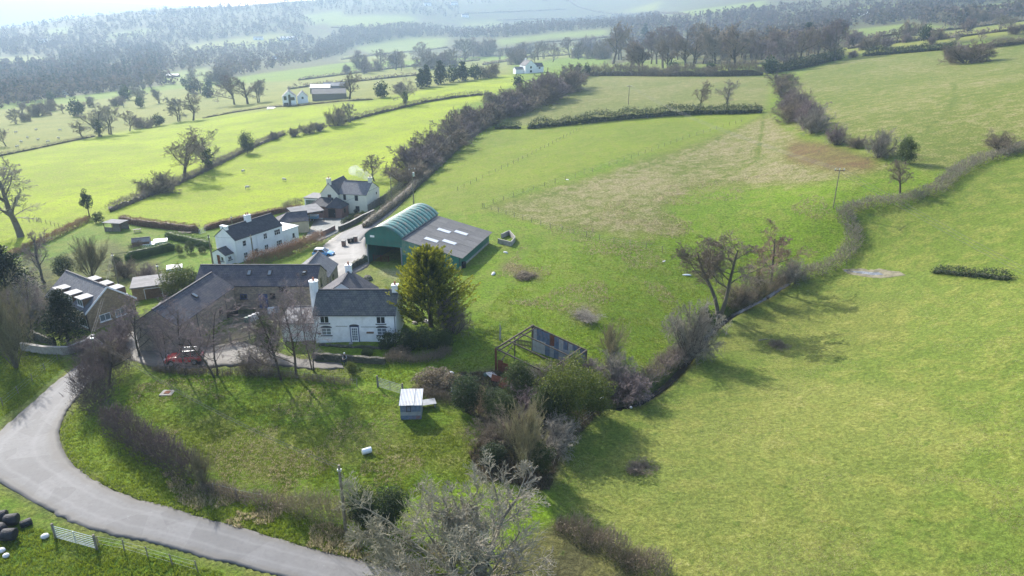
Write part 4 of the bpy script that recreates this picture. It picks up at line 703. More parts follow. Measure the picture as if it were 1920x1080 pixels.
# ================================================================ far woods that read as one mass
def wood(name, label, polys, n, types, hr, seed, avoid=()):
    rng = np.random.default_rng(seed); U, Vv = [], []
    for poly, share in polys:
        p = np.array(poly, float); k = int(n * share); got = 0
        while got < k:
            u = rng.uniform(p[:, 0].min(), p[:, 0].max(), k * 3); v = rng.uniform(p[:, 1].min(), p[:, 1].max(), k * 3); ok = inpoly(u, v, p)
            for a in avoid: ok &= ~inpoly(u, v + 2, a)
            u, v = u[ok][:k - got], v[ok][:k - got]; U.append(u); Vv.append(v); got += len(u)
    P = at_many(np.concatenate(U), np.concatenate(Vv)); P = P[~np.isnan(P[:, 0])]; P = P[np.hypot(P[:, 0], P[:, 1]) > 330]; m = len(P)
    ty = rng.choice(len(types), m, p=[t[1] for t in types]); H = rng.uniform(*hr, m); per = 18; Vs, Fs, Sh, Mi = [], [], [], []; o = 0
    for ti, (mt, _, wd, cone) in enumerate(types):
        k = np.where(ty == ti)[0]; q = len(k)
        if not q: continue
        z = rng.uniform(.08, 1, (q, per)); w = wd * (np.clip(1.05 - z, .05, 1) if cone else np.sqrt(np.clip(1 - (2 * z - 1.05) ** 2, .05, 1))); a = rng.uniform(0, 6.283, (q, per)); r = np.sqrt(rng.random((q, per)))
        C = np.stack([np.cos(a) * w * r, np.sin(a) * w * r, z], -1) * H[k][:, None, None] + P[k][:, None]
        V, F = cards(rng, C.reshape(-1, 3), np.repeat(H[k] * (.27 if not cone else .18), per), 0, .72 if not cone else .45); Vs.append(V); Fs.append(F + o); o += len(V)
        Sh.append(np.repeat(np.clip(np.repeat(rng.random(q) * .6, per) + rng.random(q * per) * .4, 0, 1), 4)); Mi.append(np.full(len(F), ti))
    me = np_mesh(name, np.concatenate(Vs), np.concatenate(Fs), [t[0] for t in types], shade=np.concatenate(Sh), mi=np.concatenate(Mi)); ob = kind(link(name, me), 'stuff'); tag(ob, label, 'woodland')
BARE = [('leaf_far_bare', .62, .36, 0), ('leaf_far_olive', .28, .36, 0), ('leaf_far_dark', .10, .24, 1)]; DARK = [('leaf_far_dark', .8, .20, 1), ('leaf_far_bare', .2, .34, 0)]
CLEAR = [f[0] for f in FIELDS[3:30]]
wood('hillside_wood', 'hazy wooded hillside filling the upper left of the view', [([(-260,66),(0,54),(130,36),(300,20),(470,13),(560,2),(640,-10),(860,-12),(860,36),(780,28),(640,28),(560,60),(640,98),(560,118),(420,148),(300,162),(120,184),(0,204),(-260,225)], 1)], 6200, BARE, (9, 14), 1, CLEAR)
wood('conifer_plantation', 'dark hazy conifer plantation at the foot of the left hillside', [([(-100,140),(0,130),(110,106),(300,86),(312,150),(170,168),(0,196),(-100,205)], .8), ([(300,22),(560,4),(640,-6),(640,10),(420,24),(300,32)], .2)], 1500, DARK, (13, 19), 2, CLEAR)
wood('valley_wood', 'brown bare woodland across the valley floor at the top centre', [([(560,120),(640,56),(780,46),(860,57),(960,50),(1100,36),(1240,28),(1240,46),(1100,58),(960,70),(840,71),(760,70),(667,88),(640,104)], .6), ([(1140,90),(1150,45),(1300,34),(1560,26),(1600,50),(1560,90),(1400,110)], .4)], 3200, BARE, (9, 14), 3, CLEAR)
wood('skyline_wood', 'far dark woods along the skyline at the upper right', [([(1300,36),(1420,20),(1740,-2),(1900,-10),(2300,-25),(2300,10),(1930,30),(1780,50),(1560,46)], .75), ([(850,6),(1250,-8),(1900,-16),(1900,-6),(1250,0),(900,8)], .25)], 1300, BARE, (10, 15), 4, CLEAR)
for i, (px, lab) in enumerate([([(620,52),(700,54),(782,45)], 'hedge under the uppermost green field of the left hillside'), ([(930,38),(1013,35),(1135,29)], 'hedge under the far green field at top centre'), ([(1136,24),(1230,23),(1293,31)], 'short dark hedge right of the far green field'), ([(1067,2),(1080,12),(1133,25)], 'hedge running down the far hillside'), ([(860,58),(933,58),(947,40)], 'hedge round the small far paddock'), ([(870,25),(930,23),(1060,17)], 'hedge across the far slope above the green field'), ([(1445,44),(1560,30),(1740,14)], 'hedge above the long white sheds')]):
    hedge('far_hedge', lab, px, 5.0, 4.0, 'leaf_hedge', None, 5, 2.2, .6, step=6)
# ================================================================ building materials
mat('whitewash', (.84, .84, .82), .85, .06, 1.2, dirt=(.42, .40, .34), dirt_amt=.35, bump=.3, bscale=18); mat('white_render', (.86, .86, .86), .8, .04, .8, dirt=(.6, .6, .56), dirt_amt=.25); mat('cream_render', (.76, .72, .58), .85, .05, .8, dirt=(.55, .5, .4), dirt_amt=.25)
mat('white_paint', (.82, .82, .82), .45, .03, 3); mat('dark_frame', (.035, .025, .02), .5, .2, 3); mat('blue_paint', (.02, .05, .16), .5, .2, 3); mat('stone_lintel', (.06, .06, .07), .8, .2, 4); mat('clay', (.33, .12, .07), .8, .25, 5); mat('lead', (.16, .17, .19), .5, .2, 3)
mat('timber_grey', (.20, .175, .14), .85, .3, 4, bump=.2); mat('timber_brown', (.16, .10, .06), .85, .3, 4, bump=.2); mat('timber_old', (.115, .09, .065), .9, .35, 5); mat('orange_door', (.48, .28, .10), .5, .15, 3); mat('tan_render', (.46, .40, .28), .85, .1, 1)
mat('concrete', (.33, .31, .28), .9, .2, 1.5, dirt=(.16, .15, .12), dirt_amt=.5); mat('felt_roof', (.23, .22, .215), .9, .18, 1.0, dirt=(.12, .12, .11), dirt_amt=.4); mat('fibre_roof', (.215, .205, .21), .85, .15, .7, dirt=(.13, .125, .12), dirt_amt=.5); mat('dormer_felt', (.27, .27, .28), .7, .1, 2); mat('rooflight', (.55, .57, .60), .4, .05, 2)
mat('rust', (.17, .055, .025), .9, .35, 3, dirt=(.06, .03, .02)); mat('tin_blue', (.11, .15, .22), .6, .3, 2, dirt=(.25, .10, .05), dirt_amt=.7); mat('tin_white', (.36, .36, .35), .6, .2, 2, dirt=(.28, .12, .06), dirt_amt=.7); mat('tin_grey', (.27, .285, .30), .5, .2, 1.5, dirt=(.25, .20, .16), dirt_amt=.6)
mat('galvanised', (.50, .54, .56), .45, .12, 3, metal=.4); mat('dark_void', (.012, .012, .013), .9, .1, 1); mat('pole_wood', (.21, .18, .13), .9, .3, 3); mat('porcelain', (.6, .6, .58), .3, .1, 2); mat('cable', (.10, .10, .10), .6, .1, 1); mat('black_plastic', (.02, .02, .022), .45, .3, 3); mat('green_plastic', (.03, .10, .08), .5, .2, 3); mat('bag_white', (.55, .55, .56), .6, .1, 5)
def glassmat():
    m, nt, N, L, b = _nodes('window_glass'); b.inputs['Base Color'].default_value = (.022, .027, .032, 1); b.inputs['Roughness'].default_value = .06; b.inputs['Specular IOR Level'].default_value = .7
    m, nt, N, L, b = _nodes('window_glass_pale'); b.inputs['Base Color'].default_value = (.16, .19, .21, 1); b.inputs['Roughness'].default_value = .08; b.inputs['Specular IOR Level'].default_value = .7
glassmat()
def slatemat(name, c1, c2, lichen, amt):
    m, nt, N, L, b = _nodes(name); v = _tc(nt); br = N.new('ShaderNodeTexBrick'); L.new(v, br.inputs['Vector']); br.inputs['Scale'].default_value = 1; br.inputs['Brick Width'].default_value = .34; br.inputs['Row Height'].default_value = .26
    br.inputs['Mortar Size'].default_value = .018; br.inputs['Mortar Smooth'].default_value = .3; br.inputs['Color1'].default_value = (*c1, 1); br.inputs['Color2'].default_value = (*c2, 1); br.inputs['Mortar'].default_value = (*[x * .35 for x in c1], 1); br.inputs['Bias'].default_value = 0
    c = _mix(nt, _math(nt, 'MULTIPLY', _ramp(nt, _noise(nt, v, .9, 7, .75), .46, .68), amt), br.outputs['Color'], lichen)
    n2 = _noise(nt, v, 3.0, 5, .7); sc = N.new('ShaderNodeVectorMath'); sc.operation = 'SCALE'; L.new(c, sc.inputs[0]); L.new(_math(nt, 'ADD', _math(nt, 'MULTIPLY', n2, .7), .65), sc.inputs['Scale'])
    L.new(sc.outputs[0], b.inputs['Base Color']); b.inputs['Roughness'].default_value = .75; b.inputs['Specular IOR Level'].default_value = .2
    h = _math(nt, 'ADD', _math(nt, 'MULTIPLY', br.outputs['Fac'], -.8), _math(nt, 'MULTIPLY', n2, .8)); _bump(nt, h, .6, .03, b)
slatemat('slate', (.062, .062, .078), (.094, .090, .108), (.16, .15, .13), .45); slatemat('slate_green', (.068, .074, .080), (.105, .108, .112), (.15, .16, .13), .6); slatemat('slate_light', (.13, .135, .15), (.18, .18, .195), (.22, .22, .20), .4); slatemat('slate_dark', (.045, .047, .058), (.07, .07, .082), (.11, .11, .10), .3)
def stonemat(name, cols, mortar, scale=3.2):
    m, nt, N, L, b = _nodes(name); v = _tc(nt); mp = N.new('ShaderNodeMapping'); mp.inputs['Scale'].default_value = (1, 1, 1.7); L.new(v, mp.inputs[0]); vo = N.new('ShaderNodeTexVoronoi'); vo.inputs['Scale'].default_value = scale; L.new(mp.outputs[0], vo.inputs['Vector'])
    ve = N.new('ShaderNodeTexVoronoi'); ve.feature = 'DISTANCE_TO_EDGE'; ve.inputs['Scale'].default_value = scale; L.new(mp.outputs[0], ve.inputs['Vector'])
    sp = N.new('ShaderNodeSeparateColor'); L.new(vo.outputs['Color'], sp.inputs[0]); c = _mix(nt, sp.outputs[0], cols[0], cols[1]); c = _mix(nt, _ramp(nt, sp.outputs[1], .6, .8), c, cols[2])
    e = _ramp(nt, ve.outputs['Distance'], .02, .09); c = _mix(nt, e, mortar, c); c = _mix(nt, _math(nt, 'MULTIPLY', _ramp(nt, _noise(nt, v, .7, 6, .7), .45, .7), .35), c, tuple(x * .6 for x in mortar))
    L.new(c, b.inputs['Base Color']); b.inputs['Roughness'].default_value = .9; _bump(nt, _math(nt, 'ADD', e, _math(nt, 'MULTIPLY', _noise(nt, v, 12, 3), .3)), .8, .05, b)
stonemat('rubble_stone', ((.30, .245, .185), (.20, .17, .14), (.38, .31, .22)), (.27, .235, .19)); stonemat('tan_stone', ((.34, .245, .14), (.26, .19, .115), (.40, .30, .18)), (.29, .225, .15), 4); stonemat('garden_stone', ((.11, .10, .075), (.075, .07, .052), (.15, .135, .10)), (.05, .055, .03), 2.6)
def brickmat(name, c1, c2, mo):
    m, nt, N, L, b = _nodes(name); v = _tc(nt); mp = N.new('ShaderNodeMapping'); mp.inputs['Rotation'].default_value = (R_(90), 0, 0); L.new(v, mp.inputs[0]); br = N.new('ShaderNodeTexBrick'); L.new(mp.outputs[0], br.inputs['Vector']); br.inputs['Scale'].default_value = 1; br.inputs['Brick Width'].default_value = .23; br.inputs['Row Height'].default_value = .076; br.inputs['Mortar Size'].default_value = .01
    br.inputs['Color1'].default_value = (*c1, 1); br.inputs['Color2'].default_value = (*c2, 1); br.inputs['Mortar'].default_value = (*mo, 1); c = _mix(nt, _math(nt, 'MULTIPLY', _noise(nt, v, 1.5, 5, .7), .4), br.outputs['Color'], tuple(x * .5 for x in c1)); L.new(c, b.inputs['Base Color']); b.inputs['Roughness'].default_value = .85
brickmat('red_brick', (.26, .105, .07), (.20, .085, .06), (.26, .22, .19))
def corrmat(name, c, c2, rustc, amt, axis=0, per=.16, rough=.5):
    """ribbed sheet: relief bump across the given axis, streaks of rust and fading"""
    m, nt, N, L, b = _nodes(name); v = _tc(nt); sx = N.new('ShaderNodeSeparateXYZ'); L.new(v, sx.inputs[0]); s = _math(nt, 'SINE', _math(nt, 'MULTIPLY', sx.outputs[axis], 6.283 / per))
    col = _mix(nt, _ramp(nt, _noise(nt, v, .5, 6, .7), .35, .65), c, c2); col = _mix(nt, _math(nt, 'MULTIPLY', _ramp(nt, _noise(nt, v, 1.3, 8, .75), .47, .64), amt), col, rustc)
    oi = N.new('ShaderNodeObjectInfo'); hs = N.new('ShaderNodeHueSaturation'); L.new(col, hs.inputs['Color']); L.new(_math(nt, 'ADD', _math(nt, 'MULTIPLY', oi.outputs['Random'], .35), .82), hs.inputs['Value']); col = hs.outputs[0]; L.new(col, b.inputs['Base Color']); b.inputs['Roughness'].default_value = rough
    _bump(nt, s, .5, .03, b)
corrmat('sheet_green', (.008, .115, .095), (.014, .15, .125), (.10, .12, .10), .35, 0); corrmat('arch_green', (.012, .125, .105), (.030, .17, .15), (.22, .15, .10), .8, 1, .2, .42); corrmat('board_green', (.030, .15, .13), (.12, .21, .17), (.20, .20, .15), .5, 0, .22)
corrmat('sheet_tin', (.42, .44, .46), (.52, .53, .54), (.28, .2, .14), .4, 0, .15); corrmat('sheet_fibre', (.098, .096, .096), (.128, .124, .122), (.075, .075, .066), .5, 0, .2, .8)
# ================================================================ building helpers (local frame: x along the front, y into the building, z up from the ground at the front left corner)
class House:
    def __init__(s, name, label, x, y, z, ang, cat='house', group=None):
        s.r = empty(name, (x, y, z), R_(ang), label, cat, group); s.frames = {}
    def block(s, x0, y0, L, D, he, hr, wall, roof, axis='x', over=.18, verge=.08, name='wall', rname='roof', hip=(0, 0), ridge='stone_lintel', below=1.8, off=.5, th=.10):
        """gabled (or hipped) block; axis = direction of the ridge"""
        g = G(); T = (lambda a, b, c: (x0 + a, y0 + b, c)) if axis == 'x' else (lambda a, b, c: (x0 + L - b, y0 + a, c)); A, Bd = (L, D) if axis == 'x' else (D, L); m = Bd * off; h0, h1 = hip
        if h0 or h1 or hr <= he + .02: g.prism([T(0, 0, -below), T(A, 0, -below), T(A, Bd, -below), T(0, Bd, -below)][::-1], (0, 0, 0), (0, 0, he + below))
        else: g.prism([T(0, 0, -below), T(0, Bd, -below), T(0, Bd, he), T(0, m, hr), T(0, 0, he)][::-1], T(0, 0, 0), T(A, 0, 0))
        w = g.obj(name, wall, s.r)
        if hr > he + .02:
            sl1 = (hr - he) / m; sl2 = (hr - he) / (Bd - m); r = G(); v0 = -verge; v1 = A + verge
            e1, e2 = he - over * sl1, he - over * sl2; a0, a1 = (h0 if h0 else v0), (A - h1 if h1 else v1); lo0, lo1 = (-over if h0 else v0), (A + over if h1 else v1); t = .03
            r.add([T(lo0, -over, e1 + t), T(lo1, -over, e1 + t), T(a1, m, hr + t), T(a0, m, hr + t), T(lo0, -over, e1 + t + th), T(lo1, -over, e1 + t + th), T(a1, m, hr + t + th), T(a0, m, hr + t + th)], [(4,5,6,7),(3,2,1,0),(0,1,5,4),(1,2,6,5),(3,0,4,7)])
            r.add([T(lo0, Bd + over, e2 + t), T(lo1, Bd + over, e2 + t), T(a1, m, hr + t), T(a0, m, hr + t), T(lo0, Bd + over, e2 + t + th), T(lo1, Bd + over, e2 + t + th), T(a1, m, hr + t + th), T(a0, m, hr + t + th)], [(7,6,5,4),(0,1,2,3),(4,5,1,0),(5,6,2,1),(7,4,0,3)])
            if h0: r.add([T(lo0, -over, e1 + t + th), T(lo0, Bd + over, e2 + t + th), T(a0, m, hr + t + th), T(lo0, -over, e1 + t), T(lo0, Bd + over, e2 + t)], [(0,2,1),(0,1,4,3)])
            if h1: r.add([T(lo1, -over, e1 + t + th), T(lo1, Bd + over, e2 + t + th), T(a1, m, hr + t + th), T(lo1, -over, e1 + t), T(lo1, Bd + over, e2 + t)], [(0,1,2),(3,4,1,0)])
            ro = r.obj(rname, roof, s.r); rg = G(); rg.bar(T(a0, m, hr + t + th + .02), T(a1, m, hr + t + th + .02), .22, .12); 
            if h0: rg.bar(T(a0, m, hr + t + th + .02), T(lo0, -over, e1 + t + th), .16, .1); rg.bar(T(a0, m, hr + t + th + .02), T(lo0, Bd + over, e2 + t + th), .16, .1)
            if h1: rg.bar(T(a1, m, hr + t + th + .02), T(lo1, -over, e1 + t + th), .16, .1); rg.bar(T(a1, m, hr + t + th + .02), T(lo1, Bd + over, e2 + t + th), .16, .1)
            rg.obj('ridge_tiles', ridge, ro); s.roof = ro
        return w
    def place(s, o, face, p, z, off=0.0):
        """face = (x, y, ang): a point on the wall and the outward direction of the wall (degrees, local)"""
        x, y, a = face; a = R_(a); o.location = (x - math.sin(a) * -p * 0 + math.cos(a + math.pi / 2) * p + math.cos(a) * off, y + math.sin(a + math.pi / 2) * p + math.sin(a) * off, z); o.rotation_euler = (0, 0, a + math.pi / 2)
    def window(s, face, p, z, w, h, frame='white_paint', nx=2, ny=1, glass='window_glass', sill='stone_lintel', arch=None, name='window', t=.07):
        """p runs to the right as seen from outside; z = sill height"""
        key = (round(w, 2), round(h, 2), frame, nx, ny, glass, sill, arch, t)
        if key not in s.frames:
            g = G(); d = .05
            g.box(-w/2, -d, 0, w/2, 0, t); g.box(-w/2, -d, h - t, w/2, 0, h); g.box(-w/2, -d, t, -w/2 + t, 0, h - t); g.box(w/2 - t, -d, t, w/2, 0, h - t)
            for i in range(1, nx): g.box(-w/2 + w * i / nx - t * .4, -d * .9, t, -w/2 + w * i / nx + t * .4, 0, h - t)
            for i in range(1, ny): g.box(-w/2 + t, -d * .8, h * i / ny - t * .3, w/2 - t, 0, h * i / ny + t * .3)
            p_ = G().box(-w/2 + t * .5, -.018, t * .5, w/2 - t * .5, .05, h - t * .5); sl = G().box(-w/2 - .1, -.14, -.11, w/2 + .1, .02, -.003) if sill else None
            ar = None
            if arch:
                ar = G(); n = 8; pts = [(-w/2 - .1, -.06, h + .02)] + [(-(w/2 + .1) * math.cos(math.pi * i / n), -.06, h + .06 + .24 * math.sin(math.pi * i / n)) for i in range(n + 1)] + [(w/2 + .1, -.06, h + .02)]; ar.prism(pts, (0, 0, 0), (0, .08, 0))
            s.frames[key] = (g.mesh(name, frame), p_.mesh('pane', glass), sl.mesh('sill', sill) if sl else None, ar.mesh('arch', arch) if ar else None)
        f, pn, sl, ar = s.frames[key]; o = link(name, f, s.r); s.place(o, face, p, z, .005)
        link('pane', pn, o)
        if sl: link('sill', sl, o)
        if ar: link('lintel', ar, o)
        return o
    def door(s, face, p, z, w, h, col, glazed=0, frame='white_paint', name='door', arch=None):
        g = G().box(-w/2, -.06, 0, w/2, .02, h); o = g.obj(name, col, s.r); s.place(o, face, p, z, .005)
        f = G(); f.box(-w/2 - .09, -.09, 0, -w/2, .0, h + .09); f.box(w/2, -.09, 0, w/2 + .09, .0, h + .09); f.box(-w/2, -.09, h, w/2, 0, h + .09); f.obj('door_frame', frame, o)
        G().box(w/2 - .16, -.11, h * .45, w/2 - .1, -.06, h * .52).obj('handle', 'galvanised', o)
        if glazed:
            gl = G(); n = glazed
            for i in range(3):
                for j in range(n): gl.box(-w/2 + .12 + i * (w - .24) / 3 + .03, -.075, .2 + j * (h - .35) / n + .03, -w/2 + .12 + (i + 1) * (w - .24) / 3 - .03, -.058, .2 + (j + 1) * (h - .35) / n - .03)
            gl.obj('pane', 'window_glass_pale', o)
        if arch:
            ar = G(); n = 8; k = w/2 + .15; pts = [(-k, -.1, h + .1)] + [(-k * math.cos(math.pi * i / n), -.1, h + .13 + .22 * math.sin(math.pi * i / n)) for i in range(n + 1)] + [(k, -.1, h + .1)]; ar.prism(pts, (0, 0, 0), (0, .1, 0)); ar.obj('lintel', arch, o)
        return o
    def chimney(s, x, y, z0, z1, w, d, m, pots=1, parent=None, round_=False):
        g = G()
        if round_: g.bar((x, y, z0), (x, y, z1), w, w, n=10); g.bar((x, y, z1), (x, y, z1 + .12), w + .14, w + .14, n=10)
        else: g.box(x - w/2, y - d/2, z0, x + w/2, y + d/2, z1); g.box(x - w/2 - .07, y - d/2 - .07, z1, x + w/2 + .07, y + d/2 + .07, z1 + .14)
        c = g.obj('chimney', m, s.r)
        for i in range(pots):
            px = x + (i - (pots - 1) / 2) * .42; G().bar((px, y, z1 + .142), (px, y, z1 + .6), .26, .26, n=8, w2=.2).obj('chimney_pot', 'clay', c)
        return c
    def pipe(s, pts, m='stone_lintel', w=.09, name='downpipe'):
        g = G()
        for a, b in zip(pts[:-1], pts[1:]): g.bar(a, b, w, w, n=6)
        return g.obj(name, m, s.r)
    def rooflight(s, x, y, z, ang_x, w=.7, h=1.0, rz=0, openu=0):
        g = G(); g.box(-w/2, -h/2, 0, w/2, h/2, .09); o = g.obj('skylight', 'dark_frame', s.r); o.location = (x, y, z); o.rotation_euler = (ang_x, 0, rz)
        q = G().box(-w/2 + .09, -h/2 + .09, .05, w/2 - .09, h/2 - .09, .10).obj('pane', 'window_glass_pale', o)
        if openu: q.rotation_euler = (R_(-openu), 0, 0); q.location = (0, 0, .12)
        return o
# ================================================================ the white farmhouse
Z0 = zt(-20, 80.4); H = House('farmhouse', 'white farmhouse with slate roof and blue framed front door', -25.2, 80.4, Z0, 0); he, hr = 4.78 - Z0, 6.86 - Z0; L, D = 10.4, 6.0
H.block(0, 0, L, D, he, hr, 'whitewash', 'slate_green'); F = (0, 0, -90); RG = (L, 0, 0)
H.block(-1.3, 5.6, 7.5, 5.0, he - .5, hr - .05, 'whitewash', 'slate', 'y', rname='rear_roof', name='rear_wall')
H.block(-4.6, .8, 4.55, 4.6, 2.2, 2.9, 'whitewash', 'felt_roof', 'x', rname='side_roof', name='side_wall', off=.8)
for p, z, a in ((1.35, 2.62, 'w'), (8.5, 2.55, 'w')): H.window(F, p, z, 1.15, 1.0, arch='stone_lintel' if p > 5 else None, nx=2)
for p in (1.45, 8.55): H.window(F, p, .95, 1.25, 1.0, arch='stone_lintel', nx=2, ny=2, glass='window_glass_pale')
d = H.door(F, 5.05, .0, .95, 2.1, 'white_paint', 5, 'blue_paint', arch='stone_lintel'); G().box(4.3, -.7, -.3, 5.8, -.02, -.02).obj('door_step', 'concrete', H.r)
G().box(2.7, -.03, 2.15, 4.2, -.004, 2.22).box(5.9, -.03, 2.05, 9.6, -.004, 2.12).obj('cable_run', 'timber_grey', H.r)
for p in (.55, 9.35):
    b = G().prism([(-.22, -.25, 0), (.22, -.25, 0), (.12, -.05, -.22), (-.12, -.05, -.22)], (0, 0, 0), (0, .24, 0)).obj('hanging_basket', 'timber_brown', H.r); b.location = (p, 0, 1.25)
b = G().box(6.6, -.22, 1.25, 7.5, -.003, 1.42).obj('wall_planter', 'timber_brown', H.r)
g = G()
for i in range(4): g.box(10.02 - .0 + 0, 0, 0, 0, 0, 0) if False else g.box(9.75 + i * .13, -.025, .6, 9.79 + i * .13, -.004, 1.5)
for i in range(5): g.box(9.72, -.03, .65 + i * .19, 10.2, -.026, .69 + i * .19)
g.obj('trellis', 'white_paint', H.r)
H.pipe([(L - .12, -.1, he - .12), (L - .12, -.1, .1)]); H.pipe([(-.1, -.2, he - .12), (L + .1, -.2, he - .12)], name='gutter')
H.chimney(-.45, 3.0, he - 2.0, hr + 1.25, 1.15, 1.1, 'whitewash', 1, round_=True); H.chimney(L - .35, 3.0, hr - .5, hr + .7, .75, .8, 'whitewash', 1); H.chimney(2.45, 10.2, hr - .6, hr + .85, .8, .7, 'whitewash', 1)
H.window((-1.3 + 7.5, 5.6, 0), 2.0, 1.2, 1.0, 1.0)
# ================================================================ the L-shaped stone barn and its rear wing
Z0 = zt(-35, 93.5); H = House('stone_barn', 'long L shaped stone barn with slate roof, skylights and blue doors', -40.2, 93.4, Z0, 0, 'barn'); he, hr = 3.66 - Z0, 5.65 - Z0
H.block(-5.8, 0, 17.6, 6.0, he, hr, 'rubble_stone', 'slate', below=2.0); F = (0, 0, -90)
for p, z in ((2.3, 4.0), (5.3, 4.0), (10.4, 4.1)): H.rooflight(p - .6, 3.0 - 1.25, he + (hr - he) * (1.75 / 3.0) + .16, math.atan((hr - he) / 3.0), .62, .95, openu=35 if p > 10 else 0)
H.window(F, 1.1, 1.5, 1.0, .75, 'blue_paint', 2); H.door(F, 3.9, .0, 1.15, 2.2, 'blue_paint', 0, 'blue_paint'); H.window(F, 5.3, 1.6, .8, .8, 'dark_frame', 2); H.window(F, 6.9, 2.7, 1.1, .8, 'dark_frame', 2); H.window((11.8, 0, 0), 2.6, 2.6, .6, 1.2, 'dark_frame', 1)
H.pipe([(11.4, -.12, he - .1), (11.4, -.12, .0)]); H.pipe([(.2, -.2, he - .1), (11.9, -.2, he - .1)], name='gutter')
# wing towards the lane, ridge running to the camera, slightly splayed
w2 = House('x', None, 0, 0, 0, 0); w2r = w2.r; w2r.parent = H.r; w2r.name = 'front_wing'; w2r.location = (-5.9, .2, 0); w2r.rotation_euler = (0, 0, R_(-98.2))
w2.block(0, 0, 13.6, 6.0, he + .01, hr + .012, 'rubble_stone', 'slate', below=2.0)
w2.rooflight(6.6, 4.3, he + (hr - he) * (1.7 / 3.0) + .16, -math.atan((hr - he) / 3.0), .62, .95); w2.window((13.6, 0, 0), 3.2, 2.0, .9, .8, 'dark_frame', 2); w2.window((0, 6, 90), -4.0, 1.2, .8, .9, 'dark_frame', 2); w2.pipe([(2.6, 6.12, he), (2.6, 6.12, 0)]); w2.pipe([(9.6, 6.12, he), (9.6, 6.12, 0)])
H.block(6.3, 6.0, 5.6, 6.2, 2.66 - Z0, 4.7 - Z0, 'rubble_stone', 'slate_light', 'y', rname='rear_roof', name='rear_wall'); H.window((11.9, 6.0, 0), 3.0, .9, .8, 1.0, 'dark_frame', 1); H.pipe([(12.0, 7.0, 2.5 - Z0), (12.0, 7.0, 0)])
# ================================================================ bungalow with dormers
Z0 = -1.75; H = House('dormer_bungalow', 'tan stone bungalow with white flat dormers and slate roof', -59.7, 89.0, Z0, 56, 'house'); he, hr = 1.3 - Z0, 4.05 - Z0; W, LN = 6.8, 11.6
H.block(0, 0, W, LN, he, hr, 'tan_stone', 'slate_light', 'y', verge=.12, over=.3); sl = (hr - he) / (W / 2); GF = (0, 0, -90)
for p in (2.3, 4.5): H.window(GF, p, 1.0, 1.5, 1.05, 'white_paint', 2, glass='window_glass_pale', sill='white_paint')
for i, y in enumerate((2.0, 5.0, 8.4)):
    for side in (0, 1):
        dm = G(); x0, x1 = (.35, 2.3) if side == 0 else (W - 2.3, W - .35); zb, zt_ = he + .2, he + 1.55
        dm.box(x0, y - .85, zb, x1, y + .85, zt_, 0); c = dm.obj('dormer', 'timber_brown', H.r)
        G().box(x0 - .25, y - .95, zt_ + .001, x1 - .1, y + .95, zt_ + .12).obj('dormer_roof', 'dormer_felt', c)
        f = (x0, y, 180) if side == 0 else (x1, y, 0); wd = H.window(f, 0, zb + .25, 1.5, .95, 'white_paint', 2, glass='window_glass_pale', sill='white_paint')
bb = G()
for a, b in (((-.32, -.15, he - .32 * sl), (W / 2, -.15, hr)), ((W / 2, -.15, hr), (W + .32, -.15, he - .32 * sl))): bb.bar((a[0], a[1], a[2] + .04), (b[0], b[1], b[2] + .04), .05, .24)
bb.obj('barge_board', 'white_paint', H.r); H.window((0, 0, 180), -1.6, .6, 2.2, 1.2, 'white_paint', 3, sill='white_paint'); H.window((0, 0, 180), -5.2, .6, 1.6, 1.2, 'white_paint', 2, sill='white_paint'); H.pipe([(-.08, .1, he), (-.08, .1, 0)])
H2 = House('flat_roofed_garage', 'low flat roofed garage behind the bungalow gable', -59.5, 100.5, -2.0, 22, 'garage'); H2.block(0, 0, 6.0, 5.0, 2.3, 2.3, 'tan_stone', 'felt_roof', below=1.5); G().box(-.2, -.2, 2.302, 6.2, 5.2, 2.5).obj('roof', 'felt_roof', H2.r); d = H2.door((0, 0, -90), 3.0, 0, 2.4, 2.0, 'timber_brown')
# ================================================================ pair of white cottages
Z0 = -2.5; H = House('white_cottages', 'pair of long white cottages with dark slate roof', -50.6, 120.6, Z0, 61, 'house'); he, hr = 1.9 - Z0, 3.78 - Z0; L, D = 11.4, 5.3; H.block(0, 0, L, D, he, hr, 'white_render', 'slate_dark'); F = (0, 0, -90)
for p, z, w, h, n in ((2.0, 2.75, .85, 1.1, 1), (1.95, .45, .9, 1.1, 2), (4.4, .45, .9, 1.15, 2), (7.0, 2.75, .9, 1.15, 2), (6.95, .55, .95, 1.1, 2), (10.0, 2.8, 1.5, 1.1, 3), (10.2, .55, 1.4, 1.1, 3)): H.window(F, p, z, w, h, 'white_paint', n, 2, sill='white_paint')
H.chimney(5.7, D / 2, hr - .4, hr + 1.1, 1.1, .7, 'white_render', 2); H.chimney(.25, D / 2, hr - .3, hr + .35, .6, 1.5, 'white_render', 0); H.pipe([(.15, -.1, he), (.15, -.1, 0)], 'white_paint'); H.pipe([(4.9, -.08, he), (4.9, -.08, 0)], 'white_paint')
H.block(L + .002, .6, 4.6, 4.6, 2.9, 2.9, 'white_render', 'felt_roof', name='side_wall', below=2.5); G().box(L + .05, .45, 2.902, L + 4.75, 5.4, 3.05).obj('flat_roof', 'white_paint', H.r); H.door((L, .6, -90), 1.2, 0, .8, 1.9, 'white_paint'); H.window((L, .6, -90), 3.2, 1.0, .5, .8, 'dark_frame', 1)
H.block(-1.9, .9, 1.88, 3.4, 1.9, 2.75, 'white_render', 'slate', 'x', rname='porch_roof', name='porch_wall'); H.door((-1.9, .9, 180), -1.7, 0, .85, 1.75, 'rust'); H.window((-1.9, .9, 180), -.75, .7, .7, .85, 'white_paint', 1); H.window((-1.9, .9, -90), 1.0, .8, .8, .7, 'white_paint', 2)
